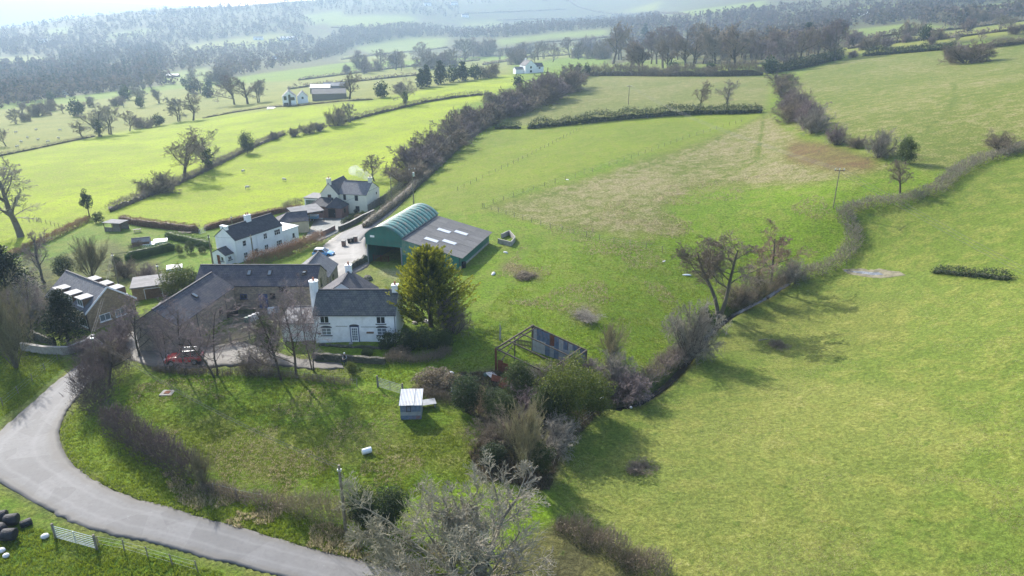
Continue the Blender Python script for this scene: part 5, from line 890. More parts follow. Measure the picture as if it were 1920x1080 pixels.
# tan garage and open carport behind the cottages
p = at(560, 440); H = House('tan_garage', 'small tan garage with hipped slate roof and orange door', p[0] - 4.5, p[1] + .8, p[2], 20, 'garage'); H.block(0, 0, 6.4, 5.2, 2.3, 3.7, 'tan_render', 'slate', 'x', hip=(2.2, 0)); H.door((6.4, 0, 0), 2.6, 0, 2.6, 2.0, 'orange_door', frame='white_paint')
p = at(562, 425); H = House('carport', 'low open sided carport with grey sheet roof', p[0] - 1.5, p[1] + 2, p[2], 35, 'carport'); g = G(); g.prism([(-.2, -.2, 2.2), (7.0, -.2, 2.2), (7.0, 5.0, 2.75), (-.2, 5.0, 2.75)][::-1], (0, 0, 0), (0, 0, .12)); g.obj('roof', 'felt_roof', H.r)
for x in (0, 3.3, 6.7):
    for y in (0, 4.7): G().box(x, y, -1, x + .12, y + .12, 2.18 + y * .1).obj('post', 'timber_brown', H.r)
G().box(0, 4.85, -1, 6.8, 4.95, 2.6).box(-.06, 0.2, -1, -.001, 4.8, 2.1).obj('wall', 'timber_brown', H.r)
# ================================================================ cream house
Z0 = -5.6; H = House('cream_house', 'cream rendered house with red brick porch and smoking chimney', -42.9, 167.6, Z0, -12.5); he, hr = -.85 - Z0, 1.5 - Z0; L, D = 7.4, 8.0; H.block(0, 0, L, D, he, hr, 'cream_render', 'slate_light'); F = (0, 0, -90)
H.block(-4.3, -.9, 4.6, 8.6, he + .05, hr + .25, 'cream_render', 'slate', 'y', rname='wing_roof', name='wing_wall'); H.window((-4.3, -.9, -90), 2.3, he - 1.3, .9, 1.2, 'dark_frame', 2, sill=None)
for p, z, w in ((1.6, he - 1.5, .7), (4.7, he - 1.55, .85), (4.8, .5, 1.0)): H.window(F, p, z, w, 1.35, 'dark_frame', 1, sill=None)
H.chimney(L - .5, D / 2, hr - .4, hr + 1.1, .9, .8, 'cream_render', 1); H.chimney(-2.0, -.5, hr - .2, hr + 1.4, .9, .8, 'cream_render', 1); H.window((L, 0, 0), 6.0, he - 1.2, .5, .6, 'dark_frame', 1, sill=None)
H.block(-5.6, -4.4, 4.5, 3.6, 2.5, 3.7, 'red_brick', 'slate_dark', 'x', rname='brick_roof', name='brick_wall', off=.95, hip=(1.2, 0)); H.block(-1.1, -4.9, 3.9, 4.0, 2.5, 4.4, 'red_brick', 'slate_dark', 'x', rname='porch_roof', name='porch_wall', hip=(1.9, 1.9)); H.window((-5.6, -4.4, -90), 2.4, .9, 1.7, 1.2, 'dark_frame', 3, 2, sill=None); H.door((-1.1, -4.9, -90), 1.4, 0, 1.7, 2.1, 'dark_void', frame='dark_frame'); H.window((2.8, -4.9, 0), 1.8, .9, .8, 1.1, 'dark_frame', 1, sill=None)
H.block(-10.0, 1.0, 5.6, 5.0, 2.8, 2.8, 'white_render', 'felt_roof', name='annexe_wall', below=2.5); G().box(-10.2, .8, 2.802, -4.2, 6.2, 3.05).obj('annexe_roof', 'felt_roof', H.r); H.window((-10.0, 1.0, -90), 1.7, .8, 2.6, 1.6, 'dark_frame', 3, glass='window_glass_pale'); H.door((-10.0, 1.0, -90), 4.4, 0, 1.3, 2.1, 'lead')
# ================================================================ green Dutch barn with lean-to
Z0 = -.1; H = House('dutch_barn', 'green curved roof barn with long grey lean-to', -25.1, 113.5, Z0, -17, 'barn'); W, DP, he, hc = 6.7, 15.9, 5.2 - Z0, 6.95 - Z0
n = 18; arc = []
for i in range(n + 1):
    t = -1 + 2 * i / n; arc.append((W / 2 + t * (W / 2 + .12), he + (hc - he) * (1 - t * t)))
g = G(); prev = [(0, 3.6), (W, 3.6)]; g.prism([(a, 0, z - .05) for a, z in arc] + [(W, 0, 3.55), (0, 0, 3.55)], (0, 0, 0), (0, .08, 0)); g.obj('gable_cladding', 'sheet_green', H.r)
g = G(); g.box(0, 0.1, -1.5, .08, DP, he); g.obj('side_wall', 'sheet_green', H.r); g = G().box(W - .08, 0.1, -1.5, W, DP, he - .05); g.obj('inner_wall', 'tin_grey', H.r); g = G().box(.09, DP - .1, -1.5, W - .09, DP, he - .05); g.obj('back_wall', 'tin_grey', H.r)
for x in (.1, W - .22): G().box(x, -.03, -1.5, x + .14, .12, 3.58).obj('post', 'tin_grey', H.r)
nb = 13
for k in range(nb):
    g = G(); y0, y1 = -.15 + k * (DP + .3) / nb, -.15 + (k + 1) * (DP + .3) / nb + .12; up = .008 * (k % 2)
    vv = [(a, y, z + up + o) for y in (y0, y1) for o in (0, .035) for a, z in arc]; m_ = n + 1; ff = []
    for i in range(n): ff += [(m_ + i, m_ + i + 1, 3 * m_ + i + 1, 3 * m_ + i), (i + 1, i, 2 * m_ + i, 2 * m_ + i + 1), (i, i + 1, m_ + i + 1, m_ + i), (2 * m_ + i + 1, 2 * m_ + i, 3 * m_ + i, 3 * m_ + i + 1)]
    g.add(vv, ff); o = g.obj('roof_sheet', 'arch_green', H.r); o.data.polygons.foreach_set('use_smooth', [True] * len(o.data.polygons))
LT = 10.4; hl = 2.75 - Z0; top = he - .25
g = G(); g.prism([(W + .002, 0, -1), (W + 3.2, 0, -1), (W + 3.2, 0, 2.3), (W + .002, 0, 2.3)], (0, 0, 0), (0, .1, 0)); g.obj('lower_cladding', 'sheet_green', H.r); sl = (top - hl) / LT
g = G(); g.prism([(W + .002, .02, 2.31), (W + 3.2, .02, 2.31), (W + 3.2, .02, top - sl * 3.2 - .06), (W + .002, .02, top - .06)], (0, 0, 0), (0, .08, 0)); g.obj('board_cladding', 'board_green', H.r)
g = G(); g.prism([(W + 4.6, 0, -1), (W + LT, 0, -1), (W + LT, 0, hl - .06), (W + 4.6, 0, top - sl * 4.6 - .06)], (0, 0, 0), (0, .1, 0)); g.obj('front_cladding', 'sheet_green', H.r); G().box(W + LT - .1, .1, 1.1, W + LT, DP - .6, hl - .05).obj('side_cladding', 'sheet_green', H.r); G().box(W + LT - .2, .1, -1.5, W + LT + .02, DP - .6, 1.09).obj('block_wall', 'concrete', H.r)
G().box(W + .1, DP - .7, -1, W + LT - .2, DP - .6, hl).obj('rear_wall', 'tin_grey', H.r)
nr_, nc = 4, 11; cw, rl = (DP - .2) / nc, (LT + .5) / nr_
lights = {(1, 2), (1, 6), (2, 3), (2, 7)}
base = None
for r in range(nr_):
    for c in range(nc):
        a0 = r * rl; z0 = top - sl * a0; g = None; ln = math.hypot(rl + .12, sl * (rl + .12))
        nm = 'roof_light' if (r, c) in lights else 'roof_sheet'
        if nm == 'roof_sheet':
            if base is None: base = G().box(0, 0, 0, cw + .02, ln, .035).mesh('roof_sheet', 'sheet_fibre')
            o = link('roof_sheet', base, H.r)
        else: o = G().box(0.18, .1, .0, cw - .1, ln * .86, .05).obj('roof_light', 'rooflight', H.r); o2 = link('roof_sheet', base, H.r); o2.location = (W + a0 - .02, -.1 + (c + 0) * cw, z0 + .02 - .014 * (r % 2)); o2.matrix_local = Matrix.Translation((W + a0 - .02, -.1 + c * cw, z0 + .01)) @ Matrix.Rotation(math.atan(sl), 4, 'Y') @ Matrix(((0, 1, 0, 0), (1, 0, 0, 0), (0, 0, 1, 0), (0, 0, 0, 1)))
        o.matrix_local = Matrix.Translation((W + a0 - .02, -.1 + c * cw, z0 + (.055 if nm == 'roof_light' else .01 + .012 * ((r + c) % 2)))) @ Matrix.Rotation(math.atan(sl), 4, 'Y') @ Matrix(((0, 1, 0, 0), (1, 0, 0, 0), (0, 0, 1, 0), (0, 0, 0, 1)))
H.pipe([(W + LT + .5, -.1, hl - .12), (W + LT + .5, DP - .3, hl - .12)], name='gutter'); H.pipe([(W + LT + .05, -.08, hl - .1), (W + LT + .05, -.08, 0)])
s_ = G().box(.9, -.06, 4.95, 1.7, -.02, 5.3).obj('sign', 'white_paint', H.r)
fd = empty('feed_barrier', (0, 0, 0), 0, 'rusty hurdle across the mouth of the green barn', 'hurdle'); fd.location = H.r.matrix_basis @ Vector((.4, 1.4, 0)); fd.rotation_euler = (0, 0, R_(-17)); 
for i in range(5): G().bar((0, 0, .25 + i * .24), (3.0, 0, .25 + i * .24), .05).obj('rail', 'rust', fd)
for x in (0, 1.5, 3.0): G().bar((x, 0, -.2), (x, 0, 1.3), .06).obj('post', 'rust', fd)
# ================================================================ far farmsteads
def ground_house(name, label, u, v, ang, L, D, he, hr, wall, roof, cat='house', wins=(), below=3, chim=(), dx=0, **k):
    p = at(u, v); h = House(name, label, p[0] + dx, p[1], p[2], ang, cat); h.block(0, 0, L, D, he, hr, wall, roof, below=below, **k)
    for f, q, z, w, hh in wins: h.window(f, q, z, w, hh, 'dark_frame', 2, sill=None)
    for c in chim: h.chimney(c[0], c[1], hr - .4, hr + 1.2, 1.0, .8, wall, 1)
    return h
h = ground_house('far_farmhouse', 'far white farmhouse with twin gables above the bright pasture', 531, 200, 16, 7.5, 11, 5.2, 8.6, 'white_render', 'slate_light', axis='y', wins=[((0, 0, -90), 1.6, 3.6, 1.6, 2.2), ((0, 0, -90), 5.6, 3.4, 2.4, 1.8), ((0, 0, -90), 1.8, .5, 2.6, 1.6), ((7.5, 0, 0), 3, 3.4, 1.4, 1.4), ((7.5, 0, 0), 7, .6, 1.4, 1.4)])
h.block(8.2, 5.0, 6.0, 9, 4.6, 7.6, 'white_render', 'slate_light', axis='y', rname='rear_roof', name='rear_wall'); h.window((8.2, 5.0, -90), 3, 3.4, 1.1, 1.3, 'dark_frame', 1, sill=None); G().box(3.4, -.5, -2, 4.6, -.001, 6.6).obj('glazed_porch', 'window_glass', h.r); G().box(-9, -2, -3, -.02, 6, -.6).obj('terrace', 'white_render', h.r)
ground_house('far_barn', 'large grey farm shed right of the far white farmhouse', 586, 190, 12, 20, 14, 4.2, 6.6, 'timber_grey', 'sheet_fibre', 'barn'); ground_house('far_barn', 'pale roofed shed behind the far white farmhouse', 582, 176, 8, 14, 10, 4, 6.2, 'timber_grey', 'sheet_tin', 'barn'); ground_house('far_barn', 'blue grey shed at the right end of the far farm', 606, 172, 8, 16, 10, 4, 6, 'lead', 'lead', 'barn')
h = ground_house('far_cottage', 'white cottage at the top of the lane, gable to the camera', 985, 138, 20, 9.0, 12, 5.6, 9.2, 'white_render', 'slate', axis='y', wins=[((0, 0, -90), 4.5, 3.6, 1.4, 1.5), ((0, 0, -90), 4.5, .8, 1.6, 1.5), ((9, 0, 0), 4, 3.4, 1.3, 1.5)], chim=[(4.5, 11.0)]); h.block(9.02, 2, 6.5, 7, 4.6, 7.0, 'white_render', 'slate', rname='side_roof', name='side_wall'); h.window((9.02, 2, -90), 3.2, 3.0, 1.3, 1.2, 'dark_frame', 2, sill=None); h.block(-6.5, 3, 6.45, 6, 2.8, 4.4, 'white_render', 'slate_light', rname='lean_roof', name='lean_wall')
for u, v, L, D, he, hr, wl, rf, lab, ct in [(310,146,16,8,3,4.6,'timber_brown','sheet_tin','dark open shed below the left hillside','barn'), (1075,95,8,8,2.5,4,'white_render','slate_light','pale outbuilding left of three beyond the far field','shed'), (1090,94,9,8,2.5,4.2,'white_render','slate','pale outbuilding middle of three beyond the far field','shed'), (1108,94,8,8,2.5,4,'white_render','slate_light','pale outbuilding right of three beyond the far field','shed'),
    (475,75,22,12,5,8,'white_render','slate_light','white farmhouse high on the hazy left hillside','house'), (525,75,40,14,5,8,'white_render','sheet_tin','long pale shed on the hazy left hillside','barn'), (510,113,14,9,4,7,'white_render','slate_light','tiny white house in the hazy woods above the far farm','house'), (795,10,26,14,6,10,'white_render','slate_light','white house on the far wooded skyline','house'), (845,9,26,14,6,10,'white_render','slate_light','second white house on the far wooded skyline','house'),
    (866,32,24,14,6,10,'white_render','slate','blue grey farm on the far hillside','house'), (1195,78,14,10,5,8,'red_brick','slate','red brick house half hidden behind the wood','house'), (1580,34,34,12,4,6,'white_render','sheet_tin','long white sheds left of the group at the upper right','barn'), (1630,27,40,12,4,6,'white_render','sheet_tin','long white sheds in the middle of the group at the upper right','barn'), (1520,36,10,8,4,7,'white_render','slate','small white house by the trees at the upper right','house'), (115,178,10,8,3,5,'cream_render','slate_light','small pale house at the foot of the conifers','house'), (70,80,18,12,5,8,'white_render','slate_light','hazy pale farm high at the far left','house'), (280,27,16,10,5,8,'white_render','slate_light','tiny white house on the left skyline','house')]:
    ground_house('far_building', lab, u, v, 10, L, D, he, hr, wl, rf, ct, wins=[((0, 0, -90), L * .3, .9, L * .12, he * .35), ((0, 0, -90), L * .7, .9, L * .12, he * .35)])
# ================================================================ walls, fences, gates
def wall_run(name, label, px, h, w, m, cap=None, step=.5, cat='wall', rough=.06, base=1.0):
    P = path(px, step); n = len(P); T = np.gradient(P[:, :2], axis=0); T /= np.hypot(*T.T)[:, None]; N2 = np.stack([-T[:, 1], T[:, 0]], 1); rng = np.random.default_rng(n); o = P[n // 2]; g = G(); prof = [(-1, -base), (-1, .55), (-.92, 1), (.92, 1), (1, .55), (1, -base)]; vs = []
    for i in range(n):
        hh = h * (1 + rough * rng.normal())
        for a, b in prof: vs.append((P[i, 0] + N2[i, 0] * a * w / 2 + rng.normal() * rough * .3 - o[0], P[i, 1] + N2[i, 1] * a * w / 2 + rng.normal() * rough * .3 - o[1], P[i, 2] - o[2] + (b * hh if b > 0 else b)))
    k = 6; fs = [(i * k + j, i * k + j + 1, (i + 1) * k + j + 1, (i + 1) * k + j) for i in range(n - 1) for j in range(k - 1)] + [tuple(range(k))[::-1], tuple(range((n - 1) * k, n * k))]
    g.add(vs, fs); ob = g.obj(name, m, None, tuple(o)); tag(ob, label, cat)
    if cap:
        c = G()
        for i in range(n - 1): c.bar((P[i, 0] - o[0], P[i, 1] - o[1], P[i, 2] - o[2] + h + .04), (P[i + 1, 0] - o[0], P[i + 1, 1] - o[1], P[i + 1, 2] - o[2] + h + .04), w * 1.15, .09)
        c.obj('coping', cap, ob)
    return ob
wall_run('garden_wall', 'mossy stone retaining wall below the farmhouse garden', [(588,672),(640,676),(690,680),(722,682)], .8, .5, 'garden_stone', rough=.06)
wall_run('roadside_wall', 'pale stone wall in front of the bungalow yew', [(42,656),(85,663),(130,664),(165,650),(178,640)], 1.0, .4, 'concrete', 'concrete', rough=.05); wall_run('brick_wall', 'red brick wall beside the gravel yard gate', [(603,443),(615,438),(628,431)], 1.0, .3, 'red_brick', 'concrete', rough=.0, step=1)
wall_run('stone_wall', 'tall stone wall edging the cream house rockery', [(636,434),(655,426),(680,412),(702,402)], 1.1, .4, 'garden_stone', 'concrete', rough=.05); wall_run('stone_wall', 'stone wall running up to the mouth of the green barn', [(655,508),(668,500),(688,490)], 1.1, .5, 'garden_stone', rough=.1); wall_run('concrete_pen', 'broken concrete pen wall behind the green barn', [(934,456),(958,462),(966,452),(955,440),(940,447)], .9, .2, 'concrete', rough=.02)
wall_run('terrace_wall', 'low stone terrace left of the yew', [(62,634),(85,642),(104,648)], 1.1, .4, 'garden_stone', rough=.08); wall_run('earth_bank', 'low kerb of the farmhouse flower bed', [(600,648),(660,652),(715,654)], .25, .3, 'garden_stone', rough=.2)
for u, v, lab in [(645,462,'left brick gate pillar at the farmyard entrance'), (667,454,'right brick gate pillar at the farmyard entrance')]:
    p = at(u, v); o = G().box(-.35, -.35, -.5, .35, .35, 1.15).obj('gate_pillar', 'red_brick', None, tuple(p)); tag(o, lab, 'pillar'); G().box(-.42, -.42, 1.152, .42, .42, 1.25).obj('coping', 'concrete', o)
def fence(name, label, px, spacing=2.6, h=1.1, wires=3, m='timber_grey', pw=.10, cat='fence'):
    P = path(px, .3); d = np.r_[0, np.cumsum(np.hypot(*np.diff(P[:, :2], axis=0).T))]; t = np.arange(0, d[-1] + .01, spacing); Q = np.stack([np.interp(t, d, P[:, i]) for i in range(3)], 1); rng = random.Random(int(d[-1] * 10)); r = empty(name, tuple(Q[0]), 0, label, cat); post = G().bar((0, 0, -.3), (0, 0, h), pw, n=5).mesh('post', m)
    for q in Q: o = link('post', post, r, tuple(q - Q[0])); o.rotation_euler = (rng.uniform(-.07, .07), rng.uniform(-.07, .07), rng.uniform(0, 3)); o.scale = (1, 1, rng.uniform(.88, 1.1))
    if wires:
        for k in range(wires):
            g = G()
            for a, b in zip(Q[:-1], Q[1:]): g.bar(tuple(a - Q[0] + [0, 0, h * (k + 1) / wires - .1]), tuple(b - Q[0] + [0, 0, h * (k + 1) / wires - .1]), .014, n=3)
            g.obj('wire', 'galvanised', r)
    return r
fence('field_fence', 'post and wire fence slanting across the bright middle field', [(858,358),(905,334),(960,309),(1040,268),(1113,230)], 3.2); fence('field_fence', 'post and wire fence along the edge of the straw coloured field', [(905,390),(985,360),(1075,334),(1160,306),(1280,262),(1400,226)], 3.4); fence('field_fence', 'post and wire fence running right from the green barn pen', [(908,390),(960,406),(1030,428),(1072,438),(1140,455),(1220,468),(1290,486)], 3.0)
fence('roadside_fence', 'leaning wire fence on the left verge above the lane', [(6,762),(37,737),(77,702),(98,684),(117,668)], 3.0); fence('roadside_fence', 'short wire fence below the metal gate at lower left', [(186,1024),(240,1034),(270,1044),(312,1056),(354,1068),(400,1080)], 2.4); fence('field_fence', 'wire fence along the copse edge of the big field', [(1062,832),(1079,806),(1093,793),(1109,783),(1123,768),(1150,753)], 2.0, 1.2); fence('field_fence', 'wire fence beside the winding hedge above the pond', [(1490,532),(1530,522),(1570,506),(1590,492)], 2.5)
fence('field_fence', 'old fence on the paddock bank along the drive', [(300,696),(360,703),(430,704),(520,706),(600,716),(690,728)], 2.8, 1.0, 2); fence('garden_fence', 'wire fence beside the bare oak on the left', [(42,414),(70,416),(95,422),(120,430)], 2.6, 1.1, 2); fence('paddock_fence', 'thin wire fence at the lower paddock edge', [(400,922),(470,940),(540,950)], 2.6, 1.0, 2); fence('field_fence', 'fence below the far white farmhouse terrace', [(420,214),(480,205),(530,200)], 5, 1.3, 2, pw=.2); fence('field_fence', 'fence under the hedge by the middle field gateway', [(1110,232),(1200,224),(1300,216)], 5, 1.2, 2, pw=.15)
# close boarded picket fence by the barn yard
P = path([(326,654),(360,652),(400,650),(440,643),(486,630)], .1); d = np.r_[0, np.cumsum(np.hypot(*np.diff(P[:, :2], axis=0).T))]; r = empty('picket_fence', tuple(P[0]), 0, 'weathered picket fence closing off the stone barn yard', 'fence'); rg = random.Random(4)
pk = G().box(-.045, -.012, .05, .045, .012, 1.55).add([(-.045, -.012, 1.55), (.045, -.012, 1.55), (0, -.012, 1.63), (-.045, .012, 1.55), (.045, .012, 1.55), (0, .012, 1.63)], [(0, 1, 2), (5, 4, 3), (1, 4, 5, 2), (3, 0, 2, 5)]).mesh('picket', 'timber_grey'); pst = G().box(-.07, -.07, -.4, .07, .07, 1.75).mesh('post', 'timber_grey')
for t in np.arange(0, d[-1], .145):
    q = np.array([np.interp(t, d, P[:, i]) for i in range(3)]); q2 = np.array([np.interp(t + .2, d, P[:, i]) for i in range(3)]); o = link('picket', pk, r, tuple(q - P[0]), math.atan2(q2[1] - q[1], q2[0] - q[0])); o.scale = (1, 1, rg.uniform(.93, 1.05))
for t in np.arange(0, d[-1], 2.4):
    q = np.array([np.interp(t, d, P[:, i]) for i in range(3)]); link('post', pst, r, tuple(q - P[0] + [0, .1, 0]))
g = G(); Q = P[::12] - P[0]
for a, b in zip(Q[:-1], Q[1:]):
    for z in (.4, 1.2): g.bar((a[0], a[1] + .05, a[2] + z), (b[0], b[1] + .05, b[2] + z), .04, .09)
g.obj('rail', 'timber_grey', r)
def gate(name, label, a, b, h=1.15, m='galvanised', bars=7, posts=True):
    A, B = at(*a), at(*b); d = B - A; L = math.hypot(d[0], d[1]); r = empty(name, tuple(A), math.atan2(d[1], d[0]), label, 'gate'); s = d[2] / L
    for i in range(bars): z = .12 + h * (i / (bars - 1)) ** 1.15; G().bar((0, 0, z), (L, 0, z + s * L), .05, n=6).obj('bar', m, r)
    for x in (0, L / 2, L): G().bar((x, 0, .1 + s * x), (x, 0, .14 + h + s * x), .06, n=6).obj('upright', m, r)
    G().bar((0, .03, .15), (L / 2, .03, h), .04, n=6).obj('brace', m, r)
    if posts:
        for x in (-.12, L + .12): G().bar((x, 0, -.4 + s * x), (x, 0, h + .35 + s * x), .2, n=6).obj('post', 'timber_grey', r)
    return r
gate('field_gate', 'long galvanised gate standing open at the lower left verge', (107,1010), (180,1030)); gate('field_gate', 'green grey metal gate between the drive and the paddock', (710,726), (754,740), 1.1, 'tin_grey'); gate('yard_gate', 'dark iron gates beside the white cottage garage', (571,452), (603,442), 1.0, 'dark_frame', 5); gate('field_gate', 'small gate at the left garden corner', (374,440), (386,436), 1.0, 'galvanised', 5, False)
p0, p1 = at(690, 398), at(727, 374); r = empty('panel_fence', tuple(p0), 0, 'grey close boarded fence at the cream house gable', 'fence')
for i in range(6):
    a, b = p0 + (p1 - p0) * i / 6, p0 + (p1 - p0) * (i + 1) / 6; d = b - a; L = math.hypot(d[0], d[1]); o = G().box(.06, -.03, -.6, L - .06, .03, 1.85).obj('panel', 'timber_grey', r, tuple(a - p0), math.atan2(d[1], d[0])); G().box(-.06, -.06, -.6, .06, .06, 1.95).obj('post', 'concrete', r, tuple(a - p0))
# ================================================================ poles and lines
POLE = {}
def pole(name, label, u, v, vtop, r=.14, arm=0, tank=False, armang=0):
    p = at(u, v); H_ = hz(vtop, p[1]) - p[2]; o = empty(name, tuple(p), R_(armang), label, 'pole'); g = G().bar((0, 0, -.6), (0, 0, H_), r * 2.2, r * 2.2, n=8, w2=r * 1.5); g.obj('shaft', 'pole_wood', o)
    if arm:
        G().box(-arm, -.05, H_ - .45, arm, .06, H_ - .3).obj('crossarm', 'timber_brown', o)
        for x in (-arm + .1, 0, arm - .1): G().bar((x, 0, H_ - .3), (x, 0, H_ + .05), .16, .16, n=6).obj('insulator', 'porcelain', o)
    else: G().box(-.16, -.1, H_ - .55, .16, .1, H_ - .4).obj('bracket', 'galvanised', o)
    if tank: G().bar((.3, 0, H_ - 1.9), (.3, 0, H_ - 1.0), .55, .55, n=8).obj('transformer', 'galvanised', o)
    POLE[label] = np.array([p[0], p[1], p[2] + H_ - .2]); return label
pa = pole('utility_pole', 'tall wooden pole in front of the lower hedge', 649, 998, 872); pb = pole('utility_pole', 'slim pole at the hedge by the lane junction', 187, 694, 628, .1); pc = pole('utility_pole', 'leaning pole behind the bungalow roof', 223, 535, 474); pd = pole('utility_pole', 'pole at the left gable of the white cottages', 401, 504, 440); pe = pole('utility_pole', 'pole in front of the white cottages between the windows', 477, 490, 440); pf = pole('utility_pole', 'pole beside the bright green conifer', 304, 546, 494, .11)
pg = pole('utility_pole', 'pole with transformer beside the upper lane hedge', 776, 384, 316, .15, .9, True, 40); ph = pole('utility_pole', 'plain pole behind the cream house hedge', 735, 380, 330); pi_ = pole('power_pole', 'power pole with crossarm standing in the rough field', 1562, 390, 316, .085, .9, False, 0); pj = pole('utility_pole', 'pole further up the lane among the thorn trees', 845, 292, 252, .14); pk_ = pole('utility_pole', 'small pole in the pasture hedge behind the white cottages', 436, 424, 404, .1); pl = pole('power_pole', 'far pole in the pale field below the wood', 1178, 196, 160, .14, .9)
def cable(label, A, B, sag=.6, n=2, sp=.25, r=.018):
    g = G(); d = B - A; s = np.array([-d[1], d[0], 0]); s = s / np.linalg.norm(s) * sp
    for k in range(n):
        o = s * (k - (n - 1) / 2); pts = [A + o + d * t - np.array([0, 0, sag * 4 * t * (1 - t)]) - A for t in np.linspace(0, 1, 15)]
        for a, b in zip(pts[:-1], pts[1:]): g.bar(tuple(a), tuple(b), r * 2, n=3)
    tag(g.obj('overhead_line', 'cable', None, tuple(A)), label, 'cable')
cable('twin wires sagging over the paddock to the tall pole', POLE[pb], POLE[pa], 1.2); cable('twin wires from the bungalow pole to the white cottages', POLE[pc], POLE[pd], .5); cable('wires from the conifer pole to the cottage pole', POLE[pf], POLE[pd], .4); cable('wire between the two poles at the white cottages', POLE[pd], POLE[pe], .4, 1); cable('wire from the junction pole to the bungalow pole', POLE[pb], POLE[pc], .6); cable('wires from cottage pole to the upper lane transformer', POLE[pe], POLE[pg], 1.0); cable('long power line over the rough field to the far pole', POLE[pi_], POLE[pl], 2.0, 3, .9, .02)
B_ = POLE[pi_] + (POLE[pi_] - POLE[pl]) * .9; B_[2] = zt(B_[0], B_[1]) + 9; cable('power line leaving the rough field pole to the right', POLE[pi_], B_, 2.0, 3, .9, .02); cable('wire up the lane from the transformer pole', POLE[pg], POLE[pj], .8)
# ================================================================ vehicles
def carpaint(name, c):
    m, nt, N, L, b = _nodes(name); b.inputs['Base Color'].default_value = (*c, 1); b.inputs['Roughness'].default_value = .3; b.inputs['Coat Weight'].default_value = .6; b.inputs['Coat Roughness'].default_value = .08
carpaint('paint_red', (.55, .02, .025)); carpaint('paint_blue', (.09, .33, .62)); carpaint('paint_white', (.78, .80, .82)); carpaint('paint_black', (.012, .012, .014)); carpaint('paint_trailer', (.18, .36, .55)); mat('roof_dark', (.03, .032, .036), .8, .1, 3, spec=.1); mat('tyre', (.018, .018, .018), .85, .2, 5); mat('rim', (.45, .46, .48), .35, .1, 4, metal=.7); mat('lamp_red', (.4, .01, .01), .3, .1, 4); mat('lamp_clear', (.75, .78, .8), .15, .05, 4)
def wheel(parent, x, y, r, w):
    g = G(); n = 18; pr = [(-w/2, r * .62), (-w/2, r * .92), (-w * .32, r), (w * .32, r), (w/2, r * .92), (w/2, r * .62)]; vs = [(math.cos(2 * math.pi * i / n) * q, a, math.sin(2 * math.pi * i / n) * q) for i in range(n) for a, q in pr]; k = len(pr)
    g.add(vs, [(i * k + j, i * k + j + 1, ((i + 1) % n) * k + j + 1, ((i + 1) % n) * k + j) for i in range(n) for j in range(k - 1)]); o = g.obj('wheel', 'tyre', parent, (x, y, r)); s = -1 if y < 0 else 1
    d = G(); d.bar((0, -w * .4, 0), (0, w * .4, 0), r * 1.26, r * 1.26, n=14); d.obj('rim', 'rim', o); 
    sp = G()
    for i in range(5): t = 2 * math.pi * i / 5; sp.bar((0, s * w * .42, 0), (math.cos(t) * r * .58, s * w * .42, math.sin(t) * r * .58), r * .16, .03)
    sp.obj('spokes', 'rim', o); return o
